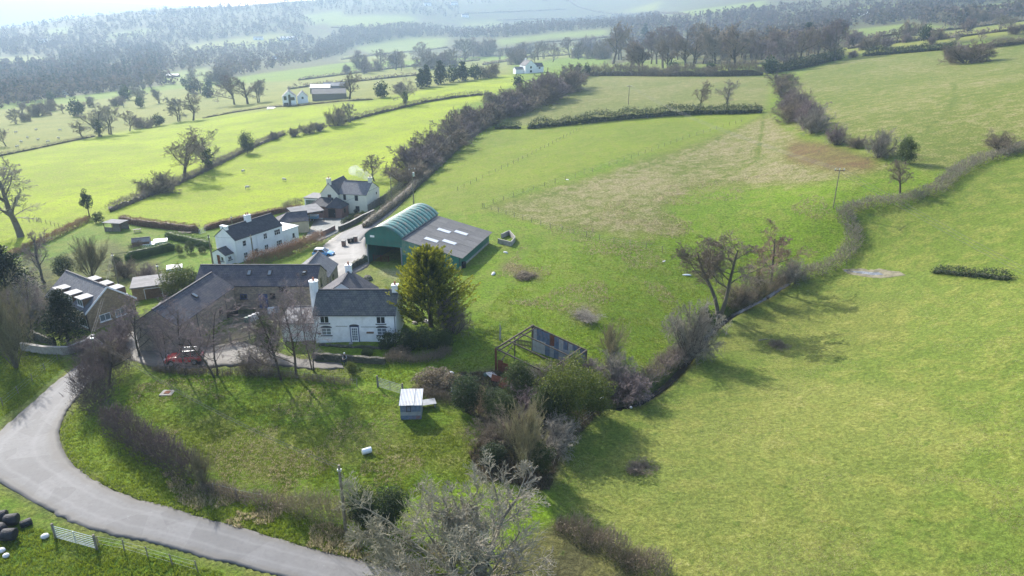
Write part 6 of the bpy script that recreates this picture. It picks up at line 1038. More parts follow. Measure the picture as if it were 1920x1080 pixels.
def car(name, label, p, ang, L, W, Ht, paint, roofp, suv):
    r = empty(name, tuple(p), ang, label, 'car'); hw = W / 2; belt = .64 * Ht if suv else .62 * Ht; zl = .24 if suv else .2; bon = belt - (.02 if suv else .08)
    st = [(0, .45, belt - .22, .86), (.02, zl + .1, belt - .06, .95), (.10, zl, belt, 1), (.35, zl, belt, 1), (.62, zl, belt, 1), (.70, zl, belt - .02, 1), (.80, zl, bon, .99), (.92, zl, bon - .12, .95), (.975, zl + .08, bon - .28, .86), (1.0, zl + .2, bon - .42, .74)]
    sec = lambda x, z0, z1, k: [(x * L, hw * k * a, z0 + (z1 - z0) * b) for a, b in ((.84, 0), (.97, .12), (1, .45), (.985, .75), (.92, .96), (.80, 1), (-.80, 1), (-.92, .96), (-.985, .75), (-1, .45), (-.97, .12), (-.84, 0))]
    vs = []; [vs.extend(sec(*s)) for s in st]; k = 12; n = len(st); g = G(); g.add(vs, [(i * k + j, i * k + (j + 1) % k, (i + 1) * k + (j + 1) % k, (i + 1) * k + j) for i in range(n - 1) for j in range(k)] + [tuple(range(k)), tuple(range((n - 1) * k, n * k))[::-1]]); b = g.obj('body', paint, r); b.data.polygons.foreach_set('use_smooth', [True] * len(b.data.polygons)); m_ = b.modifiers.new('soft', 'SUBSURF'); m_.levels = 1; m_.render_levels = 1
    # glasshouse: dark loft, roof skin, pillars
    x0, x1, x2, x3 = (.045, .13, .50, .71) if not suv else (.03, .09, .52, .70); zt_ = Ht - .05; A = [(x0 * L, hw * .9, belt - .02), (x3 * L, hw * .88, belt - .03), (x3 * L, -hw * .88, belt - .03), (x0 * L, -hw * .9, belt - .02)]; Bq = [(x1 * L, hw * .76, zt_), (x2 * L, hw * .76, zt_), (x2 * L, -hw * .76, zt_), (x1 * L, -hw * .76, zt_)]
    G().add(A + Bq, [(0, 1, 5, 4), (1, 2, 6, 5), (2, 3, 7, 6), (3, 0, 4, 7), (4, 5, 6, 7)]).obj('window_band', 'window_glass', r)
    rf = G().add([(x1 * L - .1, hw * .78, zt_ - .02), (x2 * L + .06, hw * .78, zt_ - .03), (x2 * L + .06, -hw * .78, zt_ - .03), (x1 * L - .1, -hw * .78, zt_ - .02), (x1 * L + .05, hw * .66, Ht), (x2 * L - .1, hw * .66, Ht), (x2 * L - .1, -hw * .66, Ht), (x1 * L + .05, -hw * .66, Ht)], [(0, 1, 5, 4), (1, 2, 6, 5), (2, 3, 7, 6), (3, 0, 4, 7), (4, 5, 6, 7)]).obj('roof', roofp, r)
    for s in (-1, 1):
        for a, c in (((x0 + .015, x1 + .015)), ((x0 + x1) / 2 + .20, x1 + .17), ((x3 - .02, x2 - .005))): G().bar((a * L, s * hw * .905, belt - .02), (c * L, s * hw * .77, zt_), .07, .06).obj('pillar', paint, r)
        o = G().box(-.1, -.09, 0, .1, .09, .16).obj('mirror', paint, r, (x3 * L - .25, s * (hw + .06), belt - .02)); G().box(L * .955, s * hw * .5 - .16, bon - .32, L * .985, s * hw * .5 + .16, bon - .17).obj('headlight', 'lamp_clear', r, (0, s * .12, 0)); G().box(.0, s * hw * .72 - .1, belt - .34, .06, s * hw * .72 + .1, belt - .08).obj('tail_light', 'lamp_red', r, (-.015, 0, 0))
        dr = G()
        for x in (.36, .58): dr.box(x * L, s * hw * .995 - .008, zl + .15, x * L + .018, s * hw * .995 + .008, belt - .08)
        dr.obj('door_gap', 'paint_black', r); G().box(.12 * L, s * hw * .96 - .03, zl - .02, .86 * L, s * hw * .96 + .03, zl + .1).obj('sill', 'black_plastic', r); G().box(.44 * L, s * hw - .02, belt - .2, .48 * L, s * hw + .02, belt - .16).obj('door_handle', paint, r)
    G().box(L - .06, -hw * .55, zl + .12, L + .0, hw * .55, zl + .36).obj('grille', 'black_plastic', r); G().box(-.06, -hw * .8, zl + .05, .03, hw * .8, zl + .26).obj('bumper', 'black_plastic', r); G().box(-.07, -.26, zl + .3, -.02, .26, zl + .42).obj('number_plate', 'lamp_clear', r)
    wr = .36 if suv else .31
    for x in (.19, .80):
        for s in (-1, 1): G().bar((x * L, s * (hw - .24), wr), (x * L, s * (hw + .004), wr), wr * 2.35, wr * 2.35, n=16).obj('wheel_arch', 'dark_void', r); wheel(r, x * L, s * (hw - .08), wr, .22)
    if suv:
        for s in (-1, 1): G().bar((x1 * L + .2, s * hw * .62, Ht + .05), (x2 * L - .2, s * hw * .62, Ht + .05), .05).obj('roof_rail', 'rim', r)
    return r
p = at(383, 676); car('red_car', 'red SUV parked under the bare trees on the drive', p + [0, -.2, .06], R_(190), 4.35, 1.82, 1.68, 'paint_red', 'roof_dark', True)
p = at(588, 480); car('blue_car', 'light blue hatchback with a white roof in the farmyard', p + [0, 0, .08], R_(-4), 3.95, 1.70, 1.48, 'paint_blue', 'paint_white', False)
p = at(588, 413); t = empty('box_trailer', tuple(p + [0, 0, .04]), R_(-6), 'small blue box trailer with white lid on the gravel yard', 'trailer'); G().box(-1.2, -.7, .5, 1.2, .7, 1.15).obj('body', 'paint_trailer', t, bevel=.04); G().box(-1.24, -.74, 1.152, 1.24, .74, 1.32).obj('lid', 'paint_white', t, bevel=.05); G().bar((1.2, 0, .55), (2.3, 0, .5), .09).obj('drawbar', 'galvanised', t)
for x in (-.35, .35):
    for s in (-1, 1): wheel(t, x, s * .78, .27, .16)
# ================================================================ person and sheep: continuous skinned bodies
def skinned(name, verts, edges, radii, root, sub=2):
    me = bpy.data.meshes.new(name); me.from_pydata(verts, edges, []); o = bpy.data.objects.new(name, me); COL.objects.link(o); o.modifiers.new('skin', 'SKIN'); 
    for i, r in enumerate(radii): me.skin_vertices[0].data[i].radius = (r, r) if not isinstance(r, tuple) else r; me.skin_vertices[0].data[i].use_root = (i == root)
    s = o.modifiers.new('sub', 'SUBSURF'); s.levels = sub; s.render_levels = sub; bpy.context.view_layer.update(); out = bpy.data.meshes.new_from_object(o.evaluated_get(bpy.context.evaluated_depsgraph_get())); out.name = name; bpy.data.objects.remove(o); bpy.data.meshes.remove(me)
    out.polygons.foreach_set('use_smooth', [True] * len(out.polygons)); return out
mat('skin', (.45, .27, .19), .6, .1, 5); mat('cloth_dark', (.025, .025, .03), .9, .2, 6); mat('cloth_grey', (.33, .34, .36), .9, .2, 6); mat('cloth_trouser', (.03, .032, .045), .9, .2, 6); mat('hat_white', (.75, .74, .70), .9, .1, 6); mat('wool', (.62, .57, .46), .95, .2, 6, bump=.6, bscale=14, bdist=.05); mat('sheep_face', (.42, .38, .31), .9, .2, 6)
V = [(0, 0, .95), (0, 0, 1.15), (0, .0, 1.36), (0, .01, 1.47), (0, -.01, 1.55), (0, -.02, 1.66), (0, -.03, 1.74)]; E = [(0, 1), (1, 2), (2, 3), (3, 4), (4, 5), (5, 6)]; Rr = [(.155, .11), (.15, .105), (.165, .11), (.065, .065), (.075, .085), (.085, .1), (.055, .065)]
for s in (-1, 1):
    b = len(V); V += [(s * .17, 0, 1.40), (s * .25, .02, 1.13), (s * .16, -.22, 1.06), (s * .11, -.30, 1.07)]; E += [(2, b), (b, b + 1), (b + 1, b + 2), (b + 2, b + 3)]; Rr += [.062, .046, .036, (.034, .024)]
    for j, (dx, dl) in enumerate(((-.03, .075), (-.01, .085), (.01, .08), (.028, .065))): c = len(V); V += [(s * (.10 + dx), -.335, 1.075), (s * (.095 + dx), -.335 - dl * .6, 1.06)]; E += [(b + 3, c), (c, c + 1)]; Rr += [.009, .0075]
    c = len(V); V += [(s * .075, -.30, 1.10), (s * .06, -.34, 1.11)]; E += [(b + 3, c), (c, c + 1)]; Rr += [.011, .009]
    b = len(V); V += [(s * .10, 0, .86), (s * .12, -.02, .50), (s * .13, .02, .10), (s * .14, -.13, .05)]; E += [(0, b), (b, b + 1), (b + 1, b + 2), (b + 2, b + 3)]; Rr += [.085, .06, .045, (.045, .035)]
me = skinned('body', V, E, Rr, 0)
for m in ('skin', 'cloth_dark', 'cloth_grey', 'cloth_trouser'): me.materials.append(MATS[m])
for f in me.polygons:
    c = f.center; f.material_index = (0 if c.z > 1.47 or (c.y < -.25 and c.z > .9) else 3 if c.z < .93 else 2 if abs(c.x) > .17 or (c.y < -.12 and c.z > .95) else 1)
    if c.z < .09: f.material_index = 1
p = at(648, 686); pr = tag(link('person', me, None, tuple(p)), 'person in grey sleeves and dark trousers standing on the grass below the farmhouse', 'person'); pr.rotation_euler = (0, 0, R_(-12))
g = G(); n = 12
for i in range(n): pass
rings = [(.125, 1.69), (.13, 1.72), (.105, 1.77), (.06, 1.81), (.01, 1.825)]; g.add([(math.cos(2 * math.pi * i / n) * r * .9, -.02 + math.sin(2 * math.pi * i / n) * r, z) for r, z in rings for i in range(n)], [(k * n + i, k * n + (i + 1) % n, (k + 1) * n + (i + 1) % n, (k + 1) * n + i) for k in range(len(rings) - 1) for i in range(n)]); g.obj('hat', 'hat_white', pr)
G().box(-.025, -.13, 1.63, .025, -.095, 1.67).obj('nose', 'skin', pr); G().box(-.045, -.112, 1.665, -.02, -.1, 1.68).box(.02, -.112, 1.665, .045, -.1, 1.68).obj('eyes', 'dark_frame', pr)
c = tag(G().box(-.1, -.05, -.02, .1, .05, .02).obj('remote_control', 'black_plastic', None, tuple(p + np.array([-.08, -.40, 1.08]))), 'small dark controller held by the person', 'controller')
V = [(-.45, 0, .62), (-.15, 0, .64), (.2, 0, .64), (.45, 0, .66), (.60, 0, .62), (.74, 0, .48), (.82, 0, .40), (-.56, 0, .52)]; E = [(0, 1), (1, 2), (2, 3), (3, 4), (4, 5), (5, 6), (0, 7)]; Rr = [(.24, .24), (.29, .28), (.28, .27), (.2, .2), (.11, .12), (.08, .09), (.05, .055), .05]
for x, i in ((-.42, 0), (.38, 3)):
    for s in (-1, 1): b = len(V); V += [(x, s * .13, .40), (x + .02, s * .13, .2), (x, s * .13, .0)]; E += [(i, b), (b, b + 1), (b + 1, b + 2)]; Rr += [.07, .04, .035]
for s in (-1, 1): b = len(V); V += [(.62, s * .15, .60)]; E += [(4, b)]; Rr += [.03]
sm = skinned('sheep', V, E, Rr, 1, 1); sm.materials.append(MATS['wool']); sm.materials.append(MATS['sheep_face'])
for f in sm.polygons: f.material_index = 1 if f.center.x > .62 or f.center.z < .28 else 0
rs = random.Random(8)
for u, v, lab in [(456,324,'sheep grazing in the tree shadow of the left pasture'), (533,340,'sheep grazing nearest the cream house'), (464,355,'sheep grazing lowest in the left pasture')]:
    p = at(u, v); o = tag(link('sheep', sm, None, tuple(p), rs.uniform(0, 6)), lab, 'sheep', 'sheep in the pastures'); o.scale = (1.25,) * 3
for u, v in ((33,277),(90,268),(72,264),(40,268),(68,245),(113,246),(52,260),(110,261),(150,240),(30,250)):
    p = at(u, v); o = tag(link('sheep', sm, None, tuple(p), rs.uniform(0, 6)), 'far white sheep grazing in the pale valley field', 'sheep', 'sheep in the pastures'); o.scale = (1.3,) * 3
# ================================================================ the ruined shed: bare frame, one tin wall
A_, B_, C_ = at(930, 694), at(998, 657), at(1098, 692); r = empty('ruined_shed', tuple(A_), 0, 'roofless ruined shed with rusty posts and one patched tin wall', 'shed'); a, b, c = np.zeros(3), B_ - A_, C_ - A_; dd = a + (c - b); ha, hb, hc_, hd = 2.9, 3.5, 2.6, 2.0
ta, tb, tc, td = a + [0, 0, ha], b + [0, 0, hb], c + [0, 0, hc_], dd + [0, 0, hd]
G().bar(tuple(a - [0, 0, .4]), tuple(ta), .26).obj('post', 'rust', r); G().bar(tuple(b - [0, 0, .4]), tuple(tb + [0, 0, .1]), .26).obj('post', 'timber_old', r); G().bar(tuple(c - [0, 0, .4]), tuple(tc), .22).obj('post', 'timber_old', r); G().bar(tuple(dd - [0, 0, .6]), tuple(td), .22).obj('post', 'timber_old', r)
for k in (1, 2): q = b + (c - b) * k / 3; G().bar(tuple(q - [0, 0, .4]), tuple(q + [0, 0, hb + (hc_ - hb) * k / 3]), .16).obj('post', 'timber_old', r)
q = (a + b) / 2; G().bar(tuple(q - [0, 0, .4]), tuple(q + [0, 0, 3.3]), .14).obj('post', 'timber_old', r)
for s, e, w in ((ta, tb, .2), (ta + [.3, -.3, -.15], tb + [.3, -.3, -.2], .16), (tb, tc, .2), (td, tc, .18), (ta, td, .16)): G().bar(tuple(s), tuple(e), w * .7, w).obj('beam', 'timber_old', r)
for k in (.33, .66): G().bar(tuple(ta + (tb - ta) * k), tuple(td + (tc - td) * k), .10, .13).obj('purlin', 'timber_old', r)
q0, q1 = ta + (td - ta) * .9, tb + (tc - tb) * .9; G().bar(tuple(q0), tuple(q1), .12, .16).obj('rafter', 'timber_old', r); G().bar(tuple(a + [.2, .2, .5]), tuple(ta + (tb - ta) * .66 - [0, 0, .2]), .1).obj('brace', 'timber_old', r)
rr_ = random.Random(5); N_ = 12; dv = (c - b) / N_; an = math.atan2(dv[1], dv[0]); ln = math.hypot(dv[0], dv[1])
for i in range(N_):
    q = b + dv * i; hh = hb + (hc_ - hb) * (i + .5) / N_; cut = rr_.uniform(1.2, 1.7); m1 = rr_.choice(['tin_blue', 'tin_blue', 'tin_white', 'tin_white', 'rust']); m2 = rr_.choice(['tin_white', 'tin_grey', 'tin_white', 'tin_blue'])
    G().box(.01, -.06 - .02 * (i % 2), cut, ln + .03, -.035 - .02 * (i % 2), hh - .1).obj('tin_sheet', m1, r, tuple(q), an); G().box(.01, -.11 - .02 * (i % 2), .0, ln + .03, -.085 - .02 * (i % 2), cut + .12).obj('tin_sheet', m2, r, tuple(q), an)
for i in range(3):
    G().box(i * .72, -.05, -.2, i * .72 + .7, -.02, 1.5 - i * .25).obj('tin_sheet', 'rust', r, tuple(a + [.25, -.12, 0]), R_(-28))
for i, (u, v, rx, ry, m) in enumerate([(935,715,70,20,'rust'), (948,722,75,-10,'rust'), (922,706,85,5,'tin_white'), (1040,700,88,0,'tin_grey')]):
    p = at(u, v); o = G().box(-.9, -.5, 0, .9, .5, .02).obj('fallen_sheet', m, None, tuple(p + [0, 0, .25])); o.rotation_euler = (R_(90 - rx), R_(ry), i); tag(o, ['rusty sheet slumped at the foot of the ruin post', 'rusty sheet lying below the first at the ruin', 'pale sheet lying beside the rubble at the ruin', 'grey sheet lying inside the ruined shed'][i], 'sheet')
p = at(938, 638); o = tag(G().prism([(-.2, 0, 0), (.2, 0, 0), (.25, 0, 1.6), (0, 0, 2.4), (-.1, 0, 1.6)], (0, 0, 0), (0, .06, 0)).obj('standing_slab', 'concrete', None, tuple(p), R_(60)), 'pale pointed slab standing behind the ruin', 'slab')
p0 = at(966, 648); pf_ = empty('pallet_fence', tuple(p0), R_(-20), 'short slatted pallet propped behind the ruined frame', 'pallet')
for i in range(11): G().box(i * .2, 0, 0, i * .2 + .11, .03, 1.0).obj('slat', 'timber_old', pf_)
G().box(0, .031, .2, 2.2, .06, .3).box(0, .031, .75, 2.2, .06, .85).obj('rail', 'timber_old', pf_)
# ================================================================ tin shed in the paddock
p = at(752, 787); H = House('tin_shed', 'small blue grey tin shed with a pale roof in the paddock', p[0], p[1], p[2], 2, 'shed'); W_, D_ = 2.1, 1.9
g = G(); g.prism([(0, 0, -.3), (0, D_, -.3), (0, D_, 2.3), (0, 0, 1.75)][::-1], (0, 0, 0), (W_, 0, 0)); g.obj('frame_wall', 'tin_grey', H.r)
for i, (z0, z1, m) in enumerate([(0, .5, 'tin_blue'), (.51, .95, 'tin_grey'), (.96, 1.72, 'tin_blue')]): G().box(-.02, -.04, z0, W_ + .02, -.003, z1).obj('board', m, H.r)
for i in range(4): G().box(W_ + .003, .02 + i * D_ / 4, 0, W_ + .035, D_ / 4 * (i + 1) - .01, 1.8 + i * .13).obj('side_sheet', 'tin_grey', H.r)
for i in range(3): G().prism([(-.12 + i * .8, -.2, 1.80 + .02 * (i % 2)), (.66 + i * .8, -.2, 1.80 + .02 * (i % 2)), (.66 + i * .8, D_ + .2, 2.46 + .02 * (i % 2)), (-.12 + i * .8, D_ + .2, 2.46 + .02 * (i % 2))], (0, 0, 0), (0, 0, .03)).obj('roof_sheet', 'sheet_tin', H.r)
H.window((0, 0, -90), .85, .95, .5, .7, 'dark_frame', 1, sill=None)
p = at(800, 762); tag(G().box(-1.0, -.6, .5, 1.0, .6, .54).box(-.9, -.5, 0, -.8, .5, .5).box(.8, -.5, 0, .9, .5, .5).obj('old_table', 'tin_grey', None, tuple(p), .3), 'low sheet topped bench behind the tin shed', 'bench')
# ================================================================ bales, bags, drums and yard clutter
def lathe(pr, n=16, axis='z'):
    g = G(); k = len(pr); vs = []
    for i in range(n):
        t = 2 * math.pi * i / n
        for r, z in pr: vs.append((r * math.cos(t), r * math.sin(t), z) if axis == 'z' else (z, r * math.cos(t), r + 0 * z if False else r * math.sin(t)))
    return g.add(vs, [(i * k + j, ((i + 1) % n) * k + j, ((i + 1) % n) * k + j + 1, i * k + j + 1) for i in range(n) for j in range(k - 1)])
mat('bale_wrap', (.016, .017, .022), .6, .5, 4, bump=.9, bscale=7, bdist=.08, spec=.25); bale = lathe([(0, -.6), (.5, -.6), (.6, -.52), (.62, 0), (.6, .52), (.5, .6), (0, .6)], 18, 'x').mesh('silage_bale', 'bale_wrap'); bale.polygons.foreach_set('use_smooth', [True] * len(bale.polygons))
for u, v, rz, lab in [(3,978,.3,'black wrapped bale at the left frame edge, upper'), (24,984,.2,'black wrapped bale right of the upper one'), (0,1004,1.2,'black wrapped bale at the left frame edge, lower'), (20,1012,.1,'black wrapped bale nearest the white bag'), (50,985,.8,'small collapsed black bale beside the dead grass')]:
    p = at(u, v); o = tag(link('silage_bale', bale, None, tuple(p + [0, 0, .55 if u != 50 else .25]), rz), lab, 'bale', 'silage bales by the gate'); o.scale = (.85, .85, .78) if u != 50 else (.7, .6, .5)
bag = lathe([(0, 0), (.42, .05), (.55, .3), (.48, .62), (.28, .8), (.1, .86), (0, .84)], 12).mesh('feed_bag', 'bag_white')
for u, v, s, lab in [(85,1008,.6,'white sack lying beside the open metal gate'), (3,1035,.6,'white sack at the left frame edge below the bales'), (12,1044,.5,'second white sack at the left frame edge'), (1183,765,.35,'white litter bag in the big field by the stream'), (848,735,.5,'pale bag in the rubble by the brush heap')]:
    p = at(u, v); o = tag(link('feed_bag', bag, None, tuple(p), u), lab, 'sack'); o.scale = (s, s * .9, s * .7)
drum = lathe([(0, -.45), (.29, -.45), (.3, -.15), (.285, -.14), (.3, -.12), (.3, .15), (.285, .16), (.3, .18), (.29, .45), (0, .45)], 16, 'x').mesh('drum', 'paint_white')
p = at(688, 850); o = tag(link('drum', drum, None, tuple(p + [0, 0, .3]), .5), 'white drum lying on its side in the paddock', 'drum')
mh = at(314, 737); o = tag(G().box(-.7, -.6, -.2, .7, .6, .08).obj('manhole', 'concrete', None, tuple(mh)), 'square concrete manhole in the paddock corner', 'manhole'); G().box(-.3, -.28, .082, .3, .28, .12).obj('cover', 'rust', o)
dm = lathe([(0, 0), (.28, 0), (.3, .3), (.28, .32), (.3, .34), (.3, .62), (.28, .64), (.29, .88), (.26, .9), (0, .9)], 14)
for i, (u, v, m) in enumerate([(463,606,'green_plastic'), (470,603,'tin_grey'), (477,600,'bag_white'), (484,597,'bag_white'), (506,588,'bag_white'), (513,587,'bag_white'), (521,586,'tin_grey')]):
    p = at(u, v); tag(dm.obj('storage_drum', m, None, tuple(p)), ['green drum at the left end of the barn yard row', 'grey drum second in the barn yard row', 'white drum third in the barn yard row', 'white drum fourth in the barn yard row', 'white drum by the barn door, left', 'white drum by the barn door, middle', 'grey drum by the barn door, right'][i], 'drum', 'drums in the barn yard')
p = at(434, 592); o = tag(G().box(-.9, -.5, 0, .9, .5, 1.1).obj('oil_tank', 'black_plastic', None, tuple(p), 1.0, .12), 'black oil tank against the stone barn wing', 'tank'); G().box(-.95, -.55, 1.1, .95, .55, 1.18).obj('lid', 'black_plastic', o)
for i, (u, v, m, lab) in enumerate([(655,456,'black_plastic','black wheelie bin left of two at the gate pillars'), (661,455,'black_plastic','black wheelie bin right of two at the gate pillars'), (870,502,'black_plastic','dark machine part dumped at the lean-to corner')]):
    p = at(u, v); o = empty('wheelie_bin', tuple(p), .3 * i, lab, 'bin'); G().add([(-.22, -.24, 0), (.22, -.24, 0), (.22, .24, 0), (-.22, .24, 0), (-.28, -.3, .95), (.28, -.3, .95), (.28, .36, .95), (-.28, .36, .95)], [(3,2,1,0),(4,5,6,7),(0,1,5,4),(1,2,6,5),(2,3,7,6),(3,0,4,7)]).obj('body', m, o); G().box(-.3, -.34, .952, .3, .38, 1.02).obj('lid', m, o); G().bar((-.3, .3, .1), (.3, .3, .1), .2, .2, n=8).obj('wheels', 'tyre', o)
# stones and slabs left in the field
stn = lathe([(0, -.2), (.5, -.1), (.62, .12), (.42, .36), (.12, .46), (0, .44)], 9)
for u, v, s, m, lab in [(925,514,(1.2,.5,.7),'bag_white','pale leaning slab in the field right of the green barn'), (948,474,(.9,.4,.6),'bag_white','white sheet lying behind the green barn'), (1064,337,(.9,.5,.3),'bag_white','white scrap in the straw coloured field'), (690,524,(1.6,1.2,1.6),'garden_stone','mossy boulder heap behind the farmhouse roof'), (1288,516,(1.3,.5,.4),'galvanised','small metal trough left of the alders'), (1245,490,(.8,.3,.2),'bag_white','white plank lying in the grass by the fence end'), (868,748,(.9,.6,.5),'concrete','concrete block by the holly'), (845,700,(.6,.6,.5),'bag_white','pale rubble beside the brush heap'), (910,704,(.7,.5,.5),'green_plastic','green tub by the ruined shed'), (1130,752,(.5,.9,1.2),'galvanised','leaning tin sheet at the copse fence'), (800,604,(1.2,.6,.7),'bag_white','white trough under the golden cypress'), (778,606,(1.0,.7,.6),'concrete','pale stones left of the cypress trunk')]:
    p = at(u, v); o = tag(stn.obj('field_debris', m, None, tuple(p), u), lab, 'debris'); o.scale = s
# garden furniture at the far lawn
p = at(212, 434); o = empty('aviary', tuple(p), R_(-10), 'flat roofed mesh aviary on the garden lawn', 'aviary')
for x in (0, 2, 4):
    for y in (0, 2.6): G().box(x - .05, y - .05, -.4, x + .05, y + .05, 1.9).obj('post', 'timber_brown', o, (-2, 0, 0))
G().box(-2.2, -.2, 1.902, 2.2, 2.8, 2.0).obj('roof', 'felt_roof', o); G().box(-2, 0.02, -.3, 2, .04, .9).box(-2, 2.58, -.3, 2, 2.6, 1.88).obj('side_panel', 'timber_grey', o)
ground_house('garden_shed', 'low timber hut beside the clipped hedge', 249, 466, 20, 3.2, 2.0, 1.2, 1.7, 'timber_brown', 'felt_roof', 'shed', below=1); 
for u, v, lab in [(278,462,'white cold frame nearer the timber hut'), (302,456,'white cold frame nearer the cottages'), (328,506,'white tunnel cloche in the lower garden')]:
    p = at(u, v); o = tag(G().add([(-1.3, -.7, 0), (1.3, -.7, 0), (1.3, .7, 0), (-1.3, .7, 0), (-1.3, -.7, .5), (1.3, -.7, .5), (1.3, .7, .8), (-1.3, .7, .8)], [(4,5,6,7),(0,1,5,4),(1,2,6,5),(2,3,7,6),(3,0,4,7)]).obj('cold_frame', 'paint_white', None, tuple(p), .35), lab, 'cold frame')
p = at(258, 436); o = empty('picnic_table', tuple(p), .5, 'small picnic table on the garden lawn', 'table'); G().box(-.8, -.4, .7, .8, .4, .76).obj('table_top', 'timber_grey', o)
for s in (-1, 1):
    G().box(-.8, s * .8 - .14, .42, .8, s * .8 + .14, .47).obj('bench_seat', 'timber_grey', o); G().bar((s * .5, -.8, 0), (s * .5, .3, .72), .08).bar((s * .5, .8, 0), (s * .5, -.3, .72), .08).obj('leg', 'timber_grey', o)
for i, (u, v) in enumerate([(330,437),(345,438),(360,436)]):
    p = at(u, v); o = tag(G().box(-1.6, -.5, -.1, 1.6, .5, .25).obj('raised_bed', 'timber_old', None, tuple(p), .15), ['raised vegetable bed, left of three by the lawn hedge', 'raised vegetable bed, middle of three by the lawn hedge', 'raised vegetable bed, right of three by the lawn hedge'][i], 'raised bed')
for i, (u, v, vt, key) in enumerate([(643,420,410,'topiary'), (650,416,405,'shrub'), (658,414,402,'shrub'), (662,408,398,'darkshrub'), (672,410,400,'bramble'), (680,404,394,'greenbush'), (648,424,416,'darkshrub'), (668,400,390,'shrub')]):
    plant('rockery_shrub', key, u, v, vt, ['clipped shrub nearest the gravel in the rockery', 'grey shrub second in the rockery', 'round shrub third in the rockery', 'dark shrub by the brick porch', 'russet heather in the rockery', 'bright green shrub by the cream house wall', 'dark low shrub at the rockery wall end', 'small shrub under the cream house window'][i], 'shrub', None, 1.0)
# dead branches in the big fields
for u, v, vt, key, lab in [(1458,648,628,'thorn','fallen dead branches in the field below the alders'), (1196,880,854,'thorn','heap of dead branches in the shaded field corner'), (1100,598,572,'thorn_grey','pile of pale brushwood in the middle field'), (985,520,504,'bramble','low heap of dead bracken in the middle field')]:
    o = plant('brush_pile', key, u, v, vt, lab, 'brush pile', None, 1.6); o.scale = (o.scale[0], o.scale[1], o.scale[2] * .55)
# logs, pond
p = at(1228, 746) if False else at(1440, 640); tag(G().bar((-1.3, 0, .15), (0, .2, .25), .2, .2, n=7, w2=.14).obj('fallen_log', 'bark_pale', None, tuple(p)), 'bare pale log end beside the fallen branches', 'log')
watermat('pond_water', (.10, .105, .11), .12, 3); mat('pond_mud', (.15, .135, .085), .8, .35, 1.2)
PD = [((1582,506),(1584,509)),((1600,505),(1604,513)),((1625,507),(1632,517)),((1648,508),(1656,517)),((1668,509),(1676,515)),((1690,511),(1694,513))]
road('pond_margin', [((a[0] - 4, a[1] - 2), (b[0] + 4, b[1] + 3)) for a, b in PD], 'pond_mud', .02, rag=.9, crown=.0); road('pond', [((a[0], a[1] + 3), (b[0], b[1] - 2)) for a, b in PD[:4]], 'pond_water', .045, rag=.7, crown=0)
# chimney smoke
sm_ = bpy.data.materials.new('chimney_smoke'); sm_.use_nodes = True; st_ = sm_.node_tree; st_.nodes.remove(st_.nodes['Principled BSDF']); sv = st_.nodes.new('ShaderNodeVolumePrincipled'); sv.inputs['Color'].default_value = (.9, .92, .95, 1); sv.inputs['Density'].default_value = .28; st_.links.new(sv.outputs[0], st_.nodes['Material Output'].inputs['Volume'])
rng = np.random.default_rng(6); g = G(); import bmesh
hm_ = bpy.data.objects['cream_house']; w0 = hm_.matrix_basis @ Vector((6.9, 4.0, 8.6)); bm = bmesh.new()
for i in range(7):
    t = i / 6; c = Vector((-6.5 * t * (1 if i % 2 else .8) + 1.2 * t, 2.0 * t, .8 * t + .25 * rng.normal())); bmesh.ops.create_icosphere(bm, subdivisions=2, radius=.45 + 1.0 * t, matrix=Matrix.Translation(c))
for v in bm.verts: v.co += Vector(rng.normal(0, .05, 3))
sme = bpy.data.meshes.new('smoke_plume'); bm.to_mesh(sme); sme.materials.append(sm_); so_ = link('smoke_plume', sme, None, tuple(w0)); kind(so_, 'stuff'); tag(so_, 'thin white smoke drifting from the cream house chimney', 'smoke')
# ================================================================ grass tufts: rough swards near the camera, straw clumps, verge growth
def tufts(name, label, poly, n, hgt_, matn, seed, blades=4, keep=None, thr=.0, patch=4.0):
    rng = np.random.default_rng(seed); p = np.array(poly, float); u = rng.uniform(p[:, 0].min(), p[:, 0].max(), n * 3); v = rng.uniform(p[:, 1].min(), p[:, 1].max(), n * 3); ok = inpoly(u, v, p)
    for pr in (LANE, DRIVE, YARD): ok &= ~inpoly(u, v, strip_poly(pr))
    u, v = u[ok][:n], v[ok][:n]; P = at_many(u, v); P = P[~np.isnan(P[:, 0])]
    if thr: P = P[vnoise(P[:, 0] + seed * 3, P[:, 1], patch, 3) > thr]
    m = len(P); k = blades; C = np.repeat(P, k, 0) + np.c_[rng.normal(0, .07, (m * k, 2)), np.zeros(m * k)]; h = hgt_ * rng.uniform(.5, 1.4, m * k); d = norm(np.c_[rng.normal(0, .55, (m * k, 2)), np.ones(m * k)]); s = norm(np.cross(d, rng.normal(0, 1, (m * k, 3)))) * (hgt_ * .16)
    V = np.stack([C - s - [0, 0, .03], C + s - [0, 0, .03], C + d * h[:, None]], 1).reshape(-1, 3); F = np.arange(3 * m * k).reshape(-1, 3); sh = np.repeat(rng.random(m), k); sh = np.stack([sh * .6, sh * .6, sh], 1).ravel()
    ob = kind(link(name, np_mesh(name, V, F, [matn], shade=sh)), 'stuff'); tag(ob, label, 'grass')
PADD = FIELDS_PADDOCK = [(215,770),(260,720),(330,708),(560,718),(700,735),(800,760),(900,790),(915,850),(880,905),(740,940),(560,945),(420,920),(330,895),(240,835)]
tufts('paddock_grass', 'rough green grass tufts over the paddock', PADD, 18000, .16, 'leaf_grass', 1); tufts('dead_grass', 'straw coloured dead grass in patches over the paddock', PADD, 13000, .17, 'leaf_straw', 2, thr=.56, patch=5)
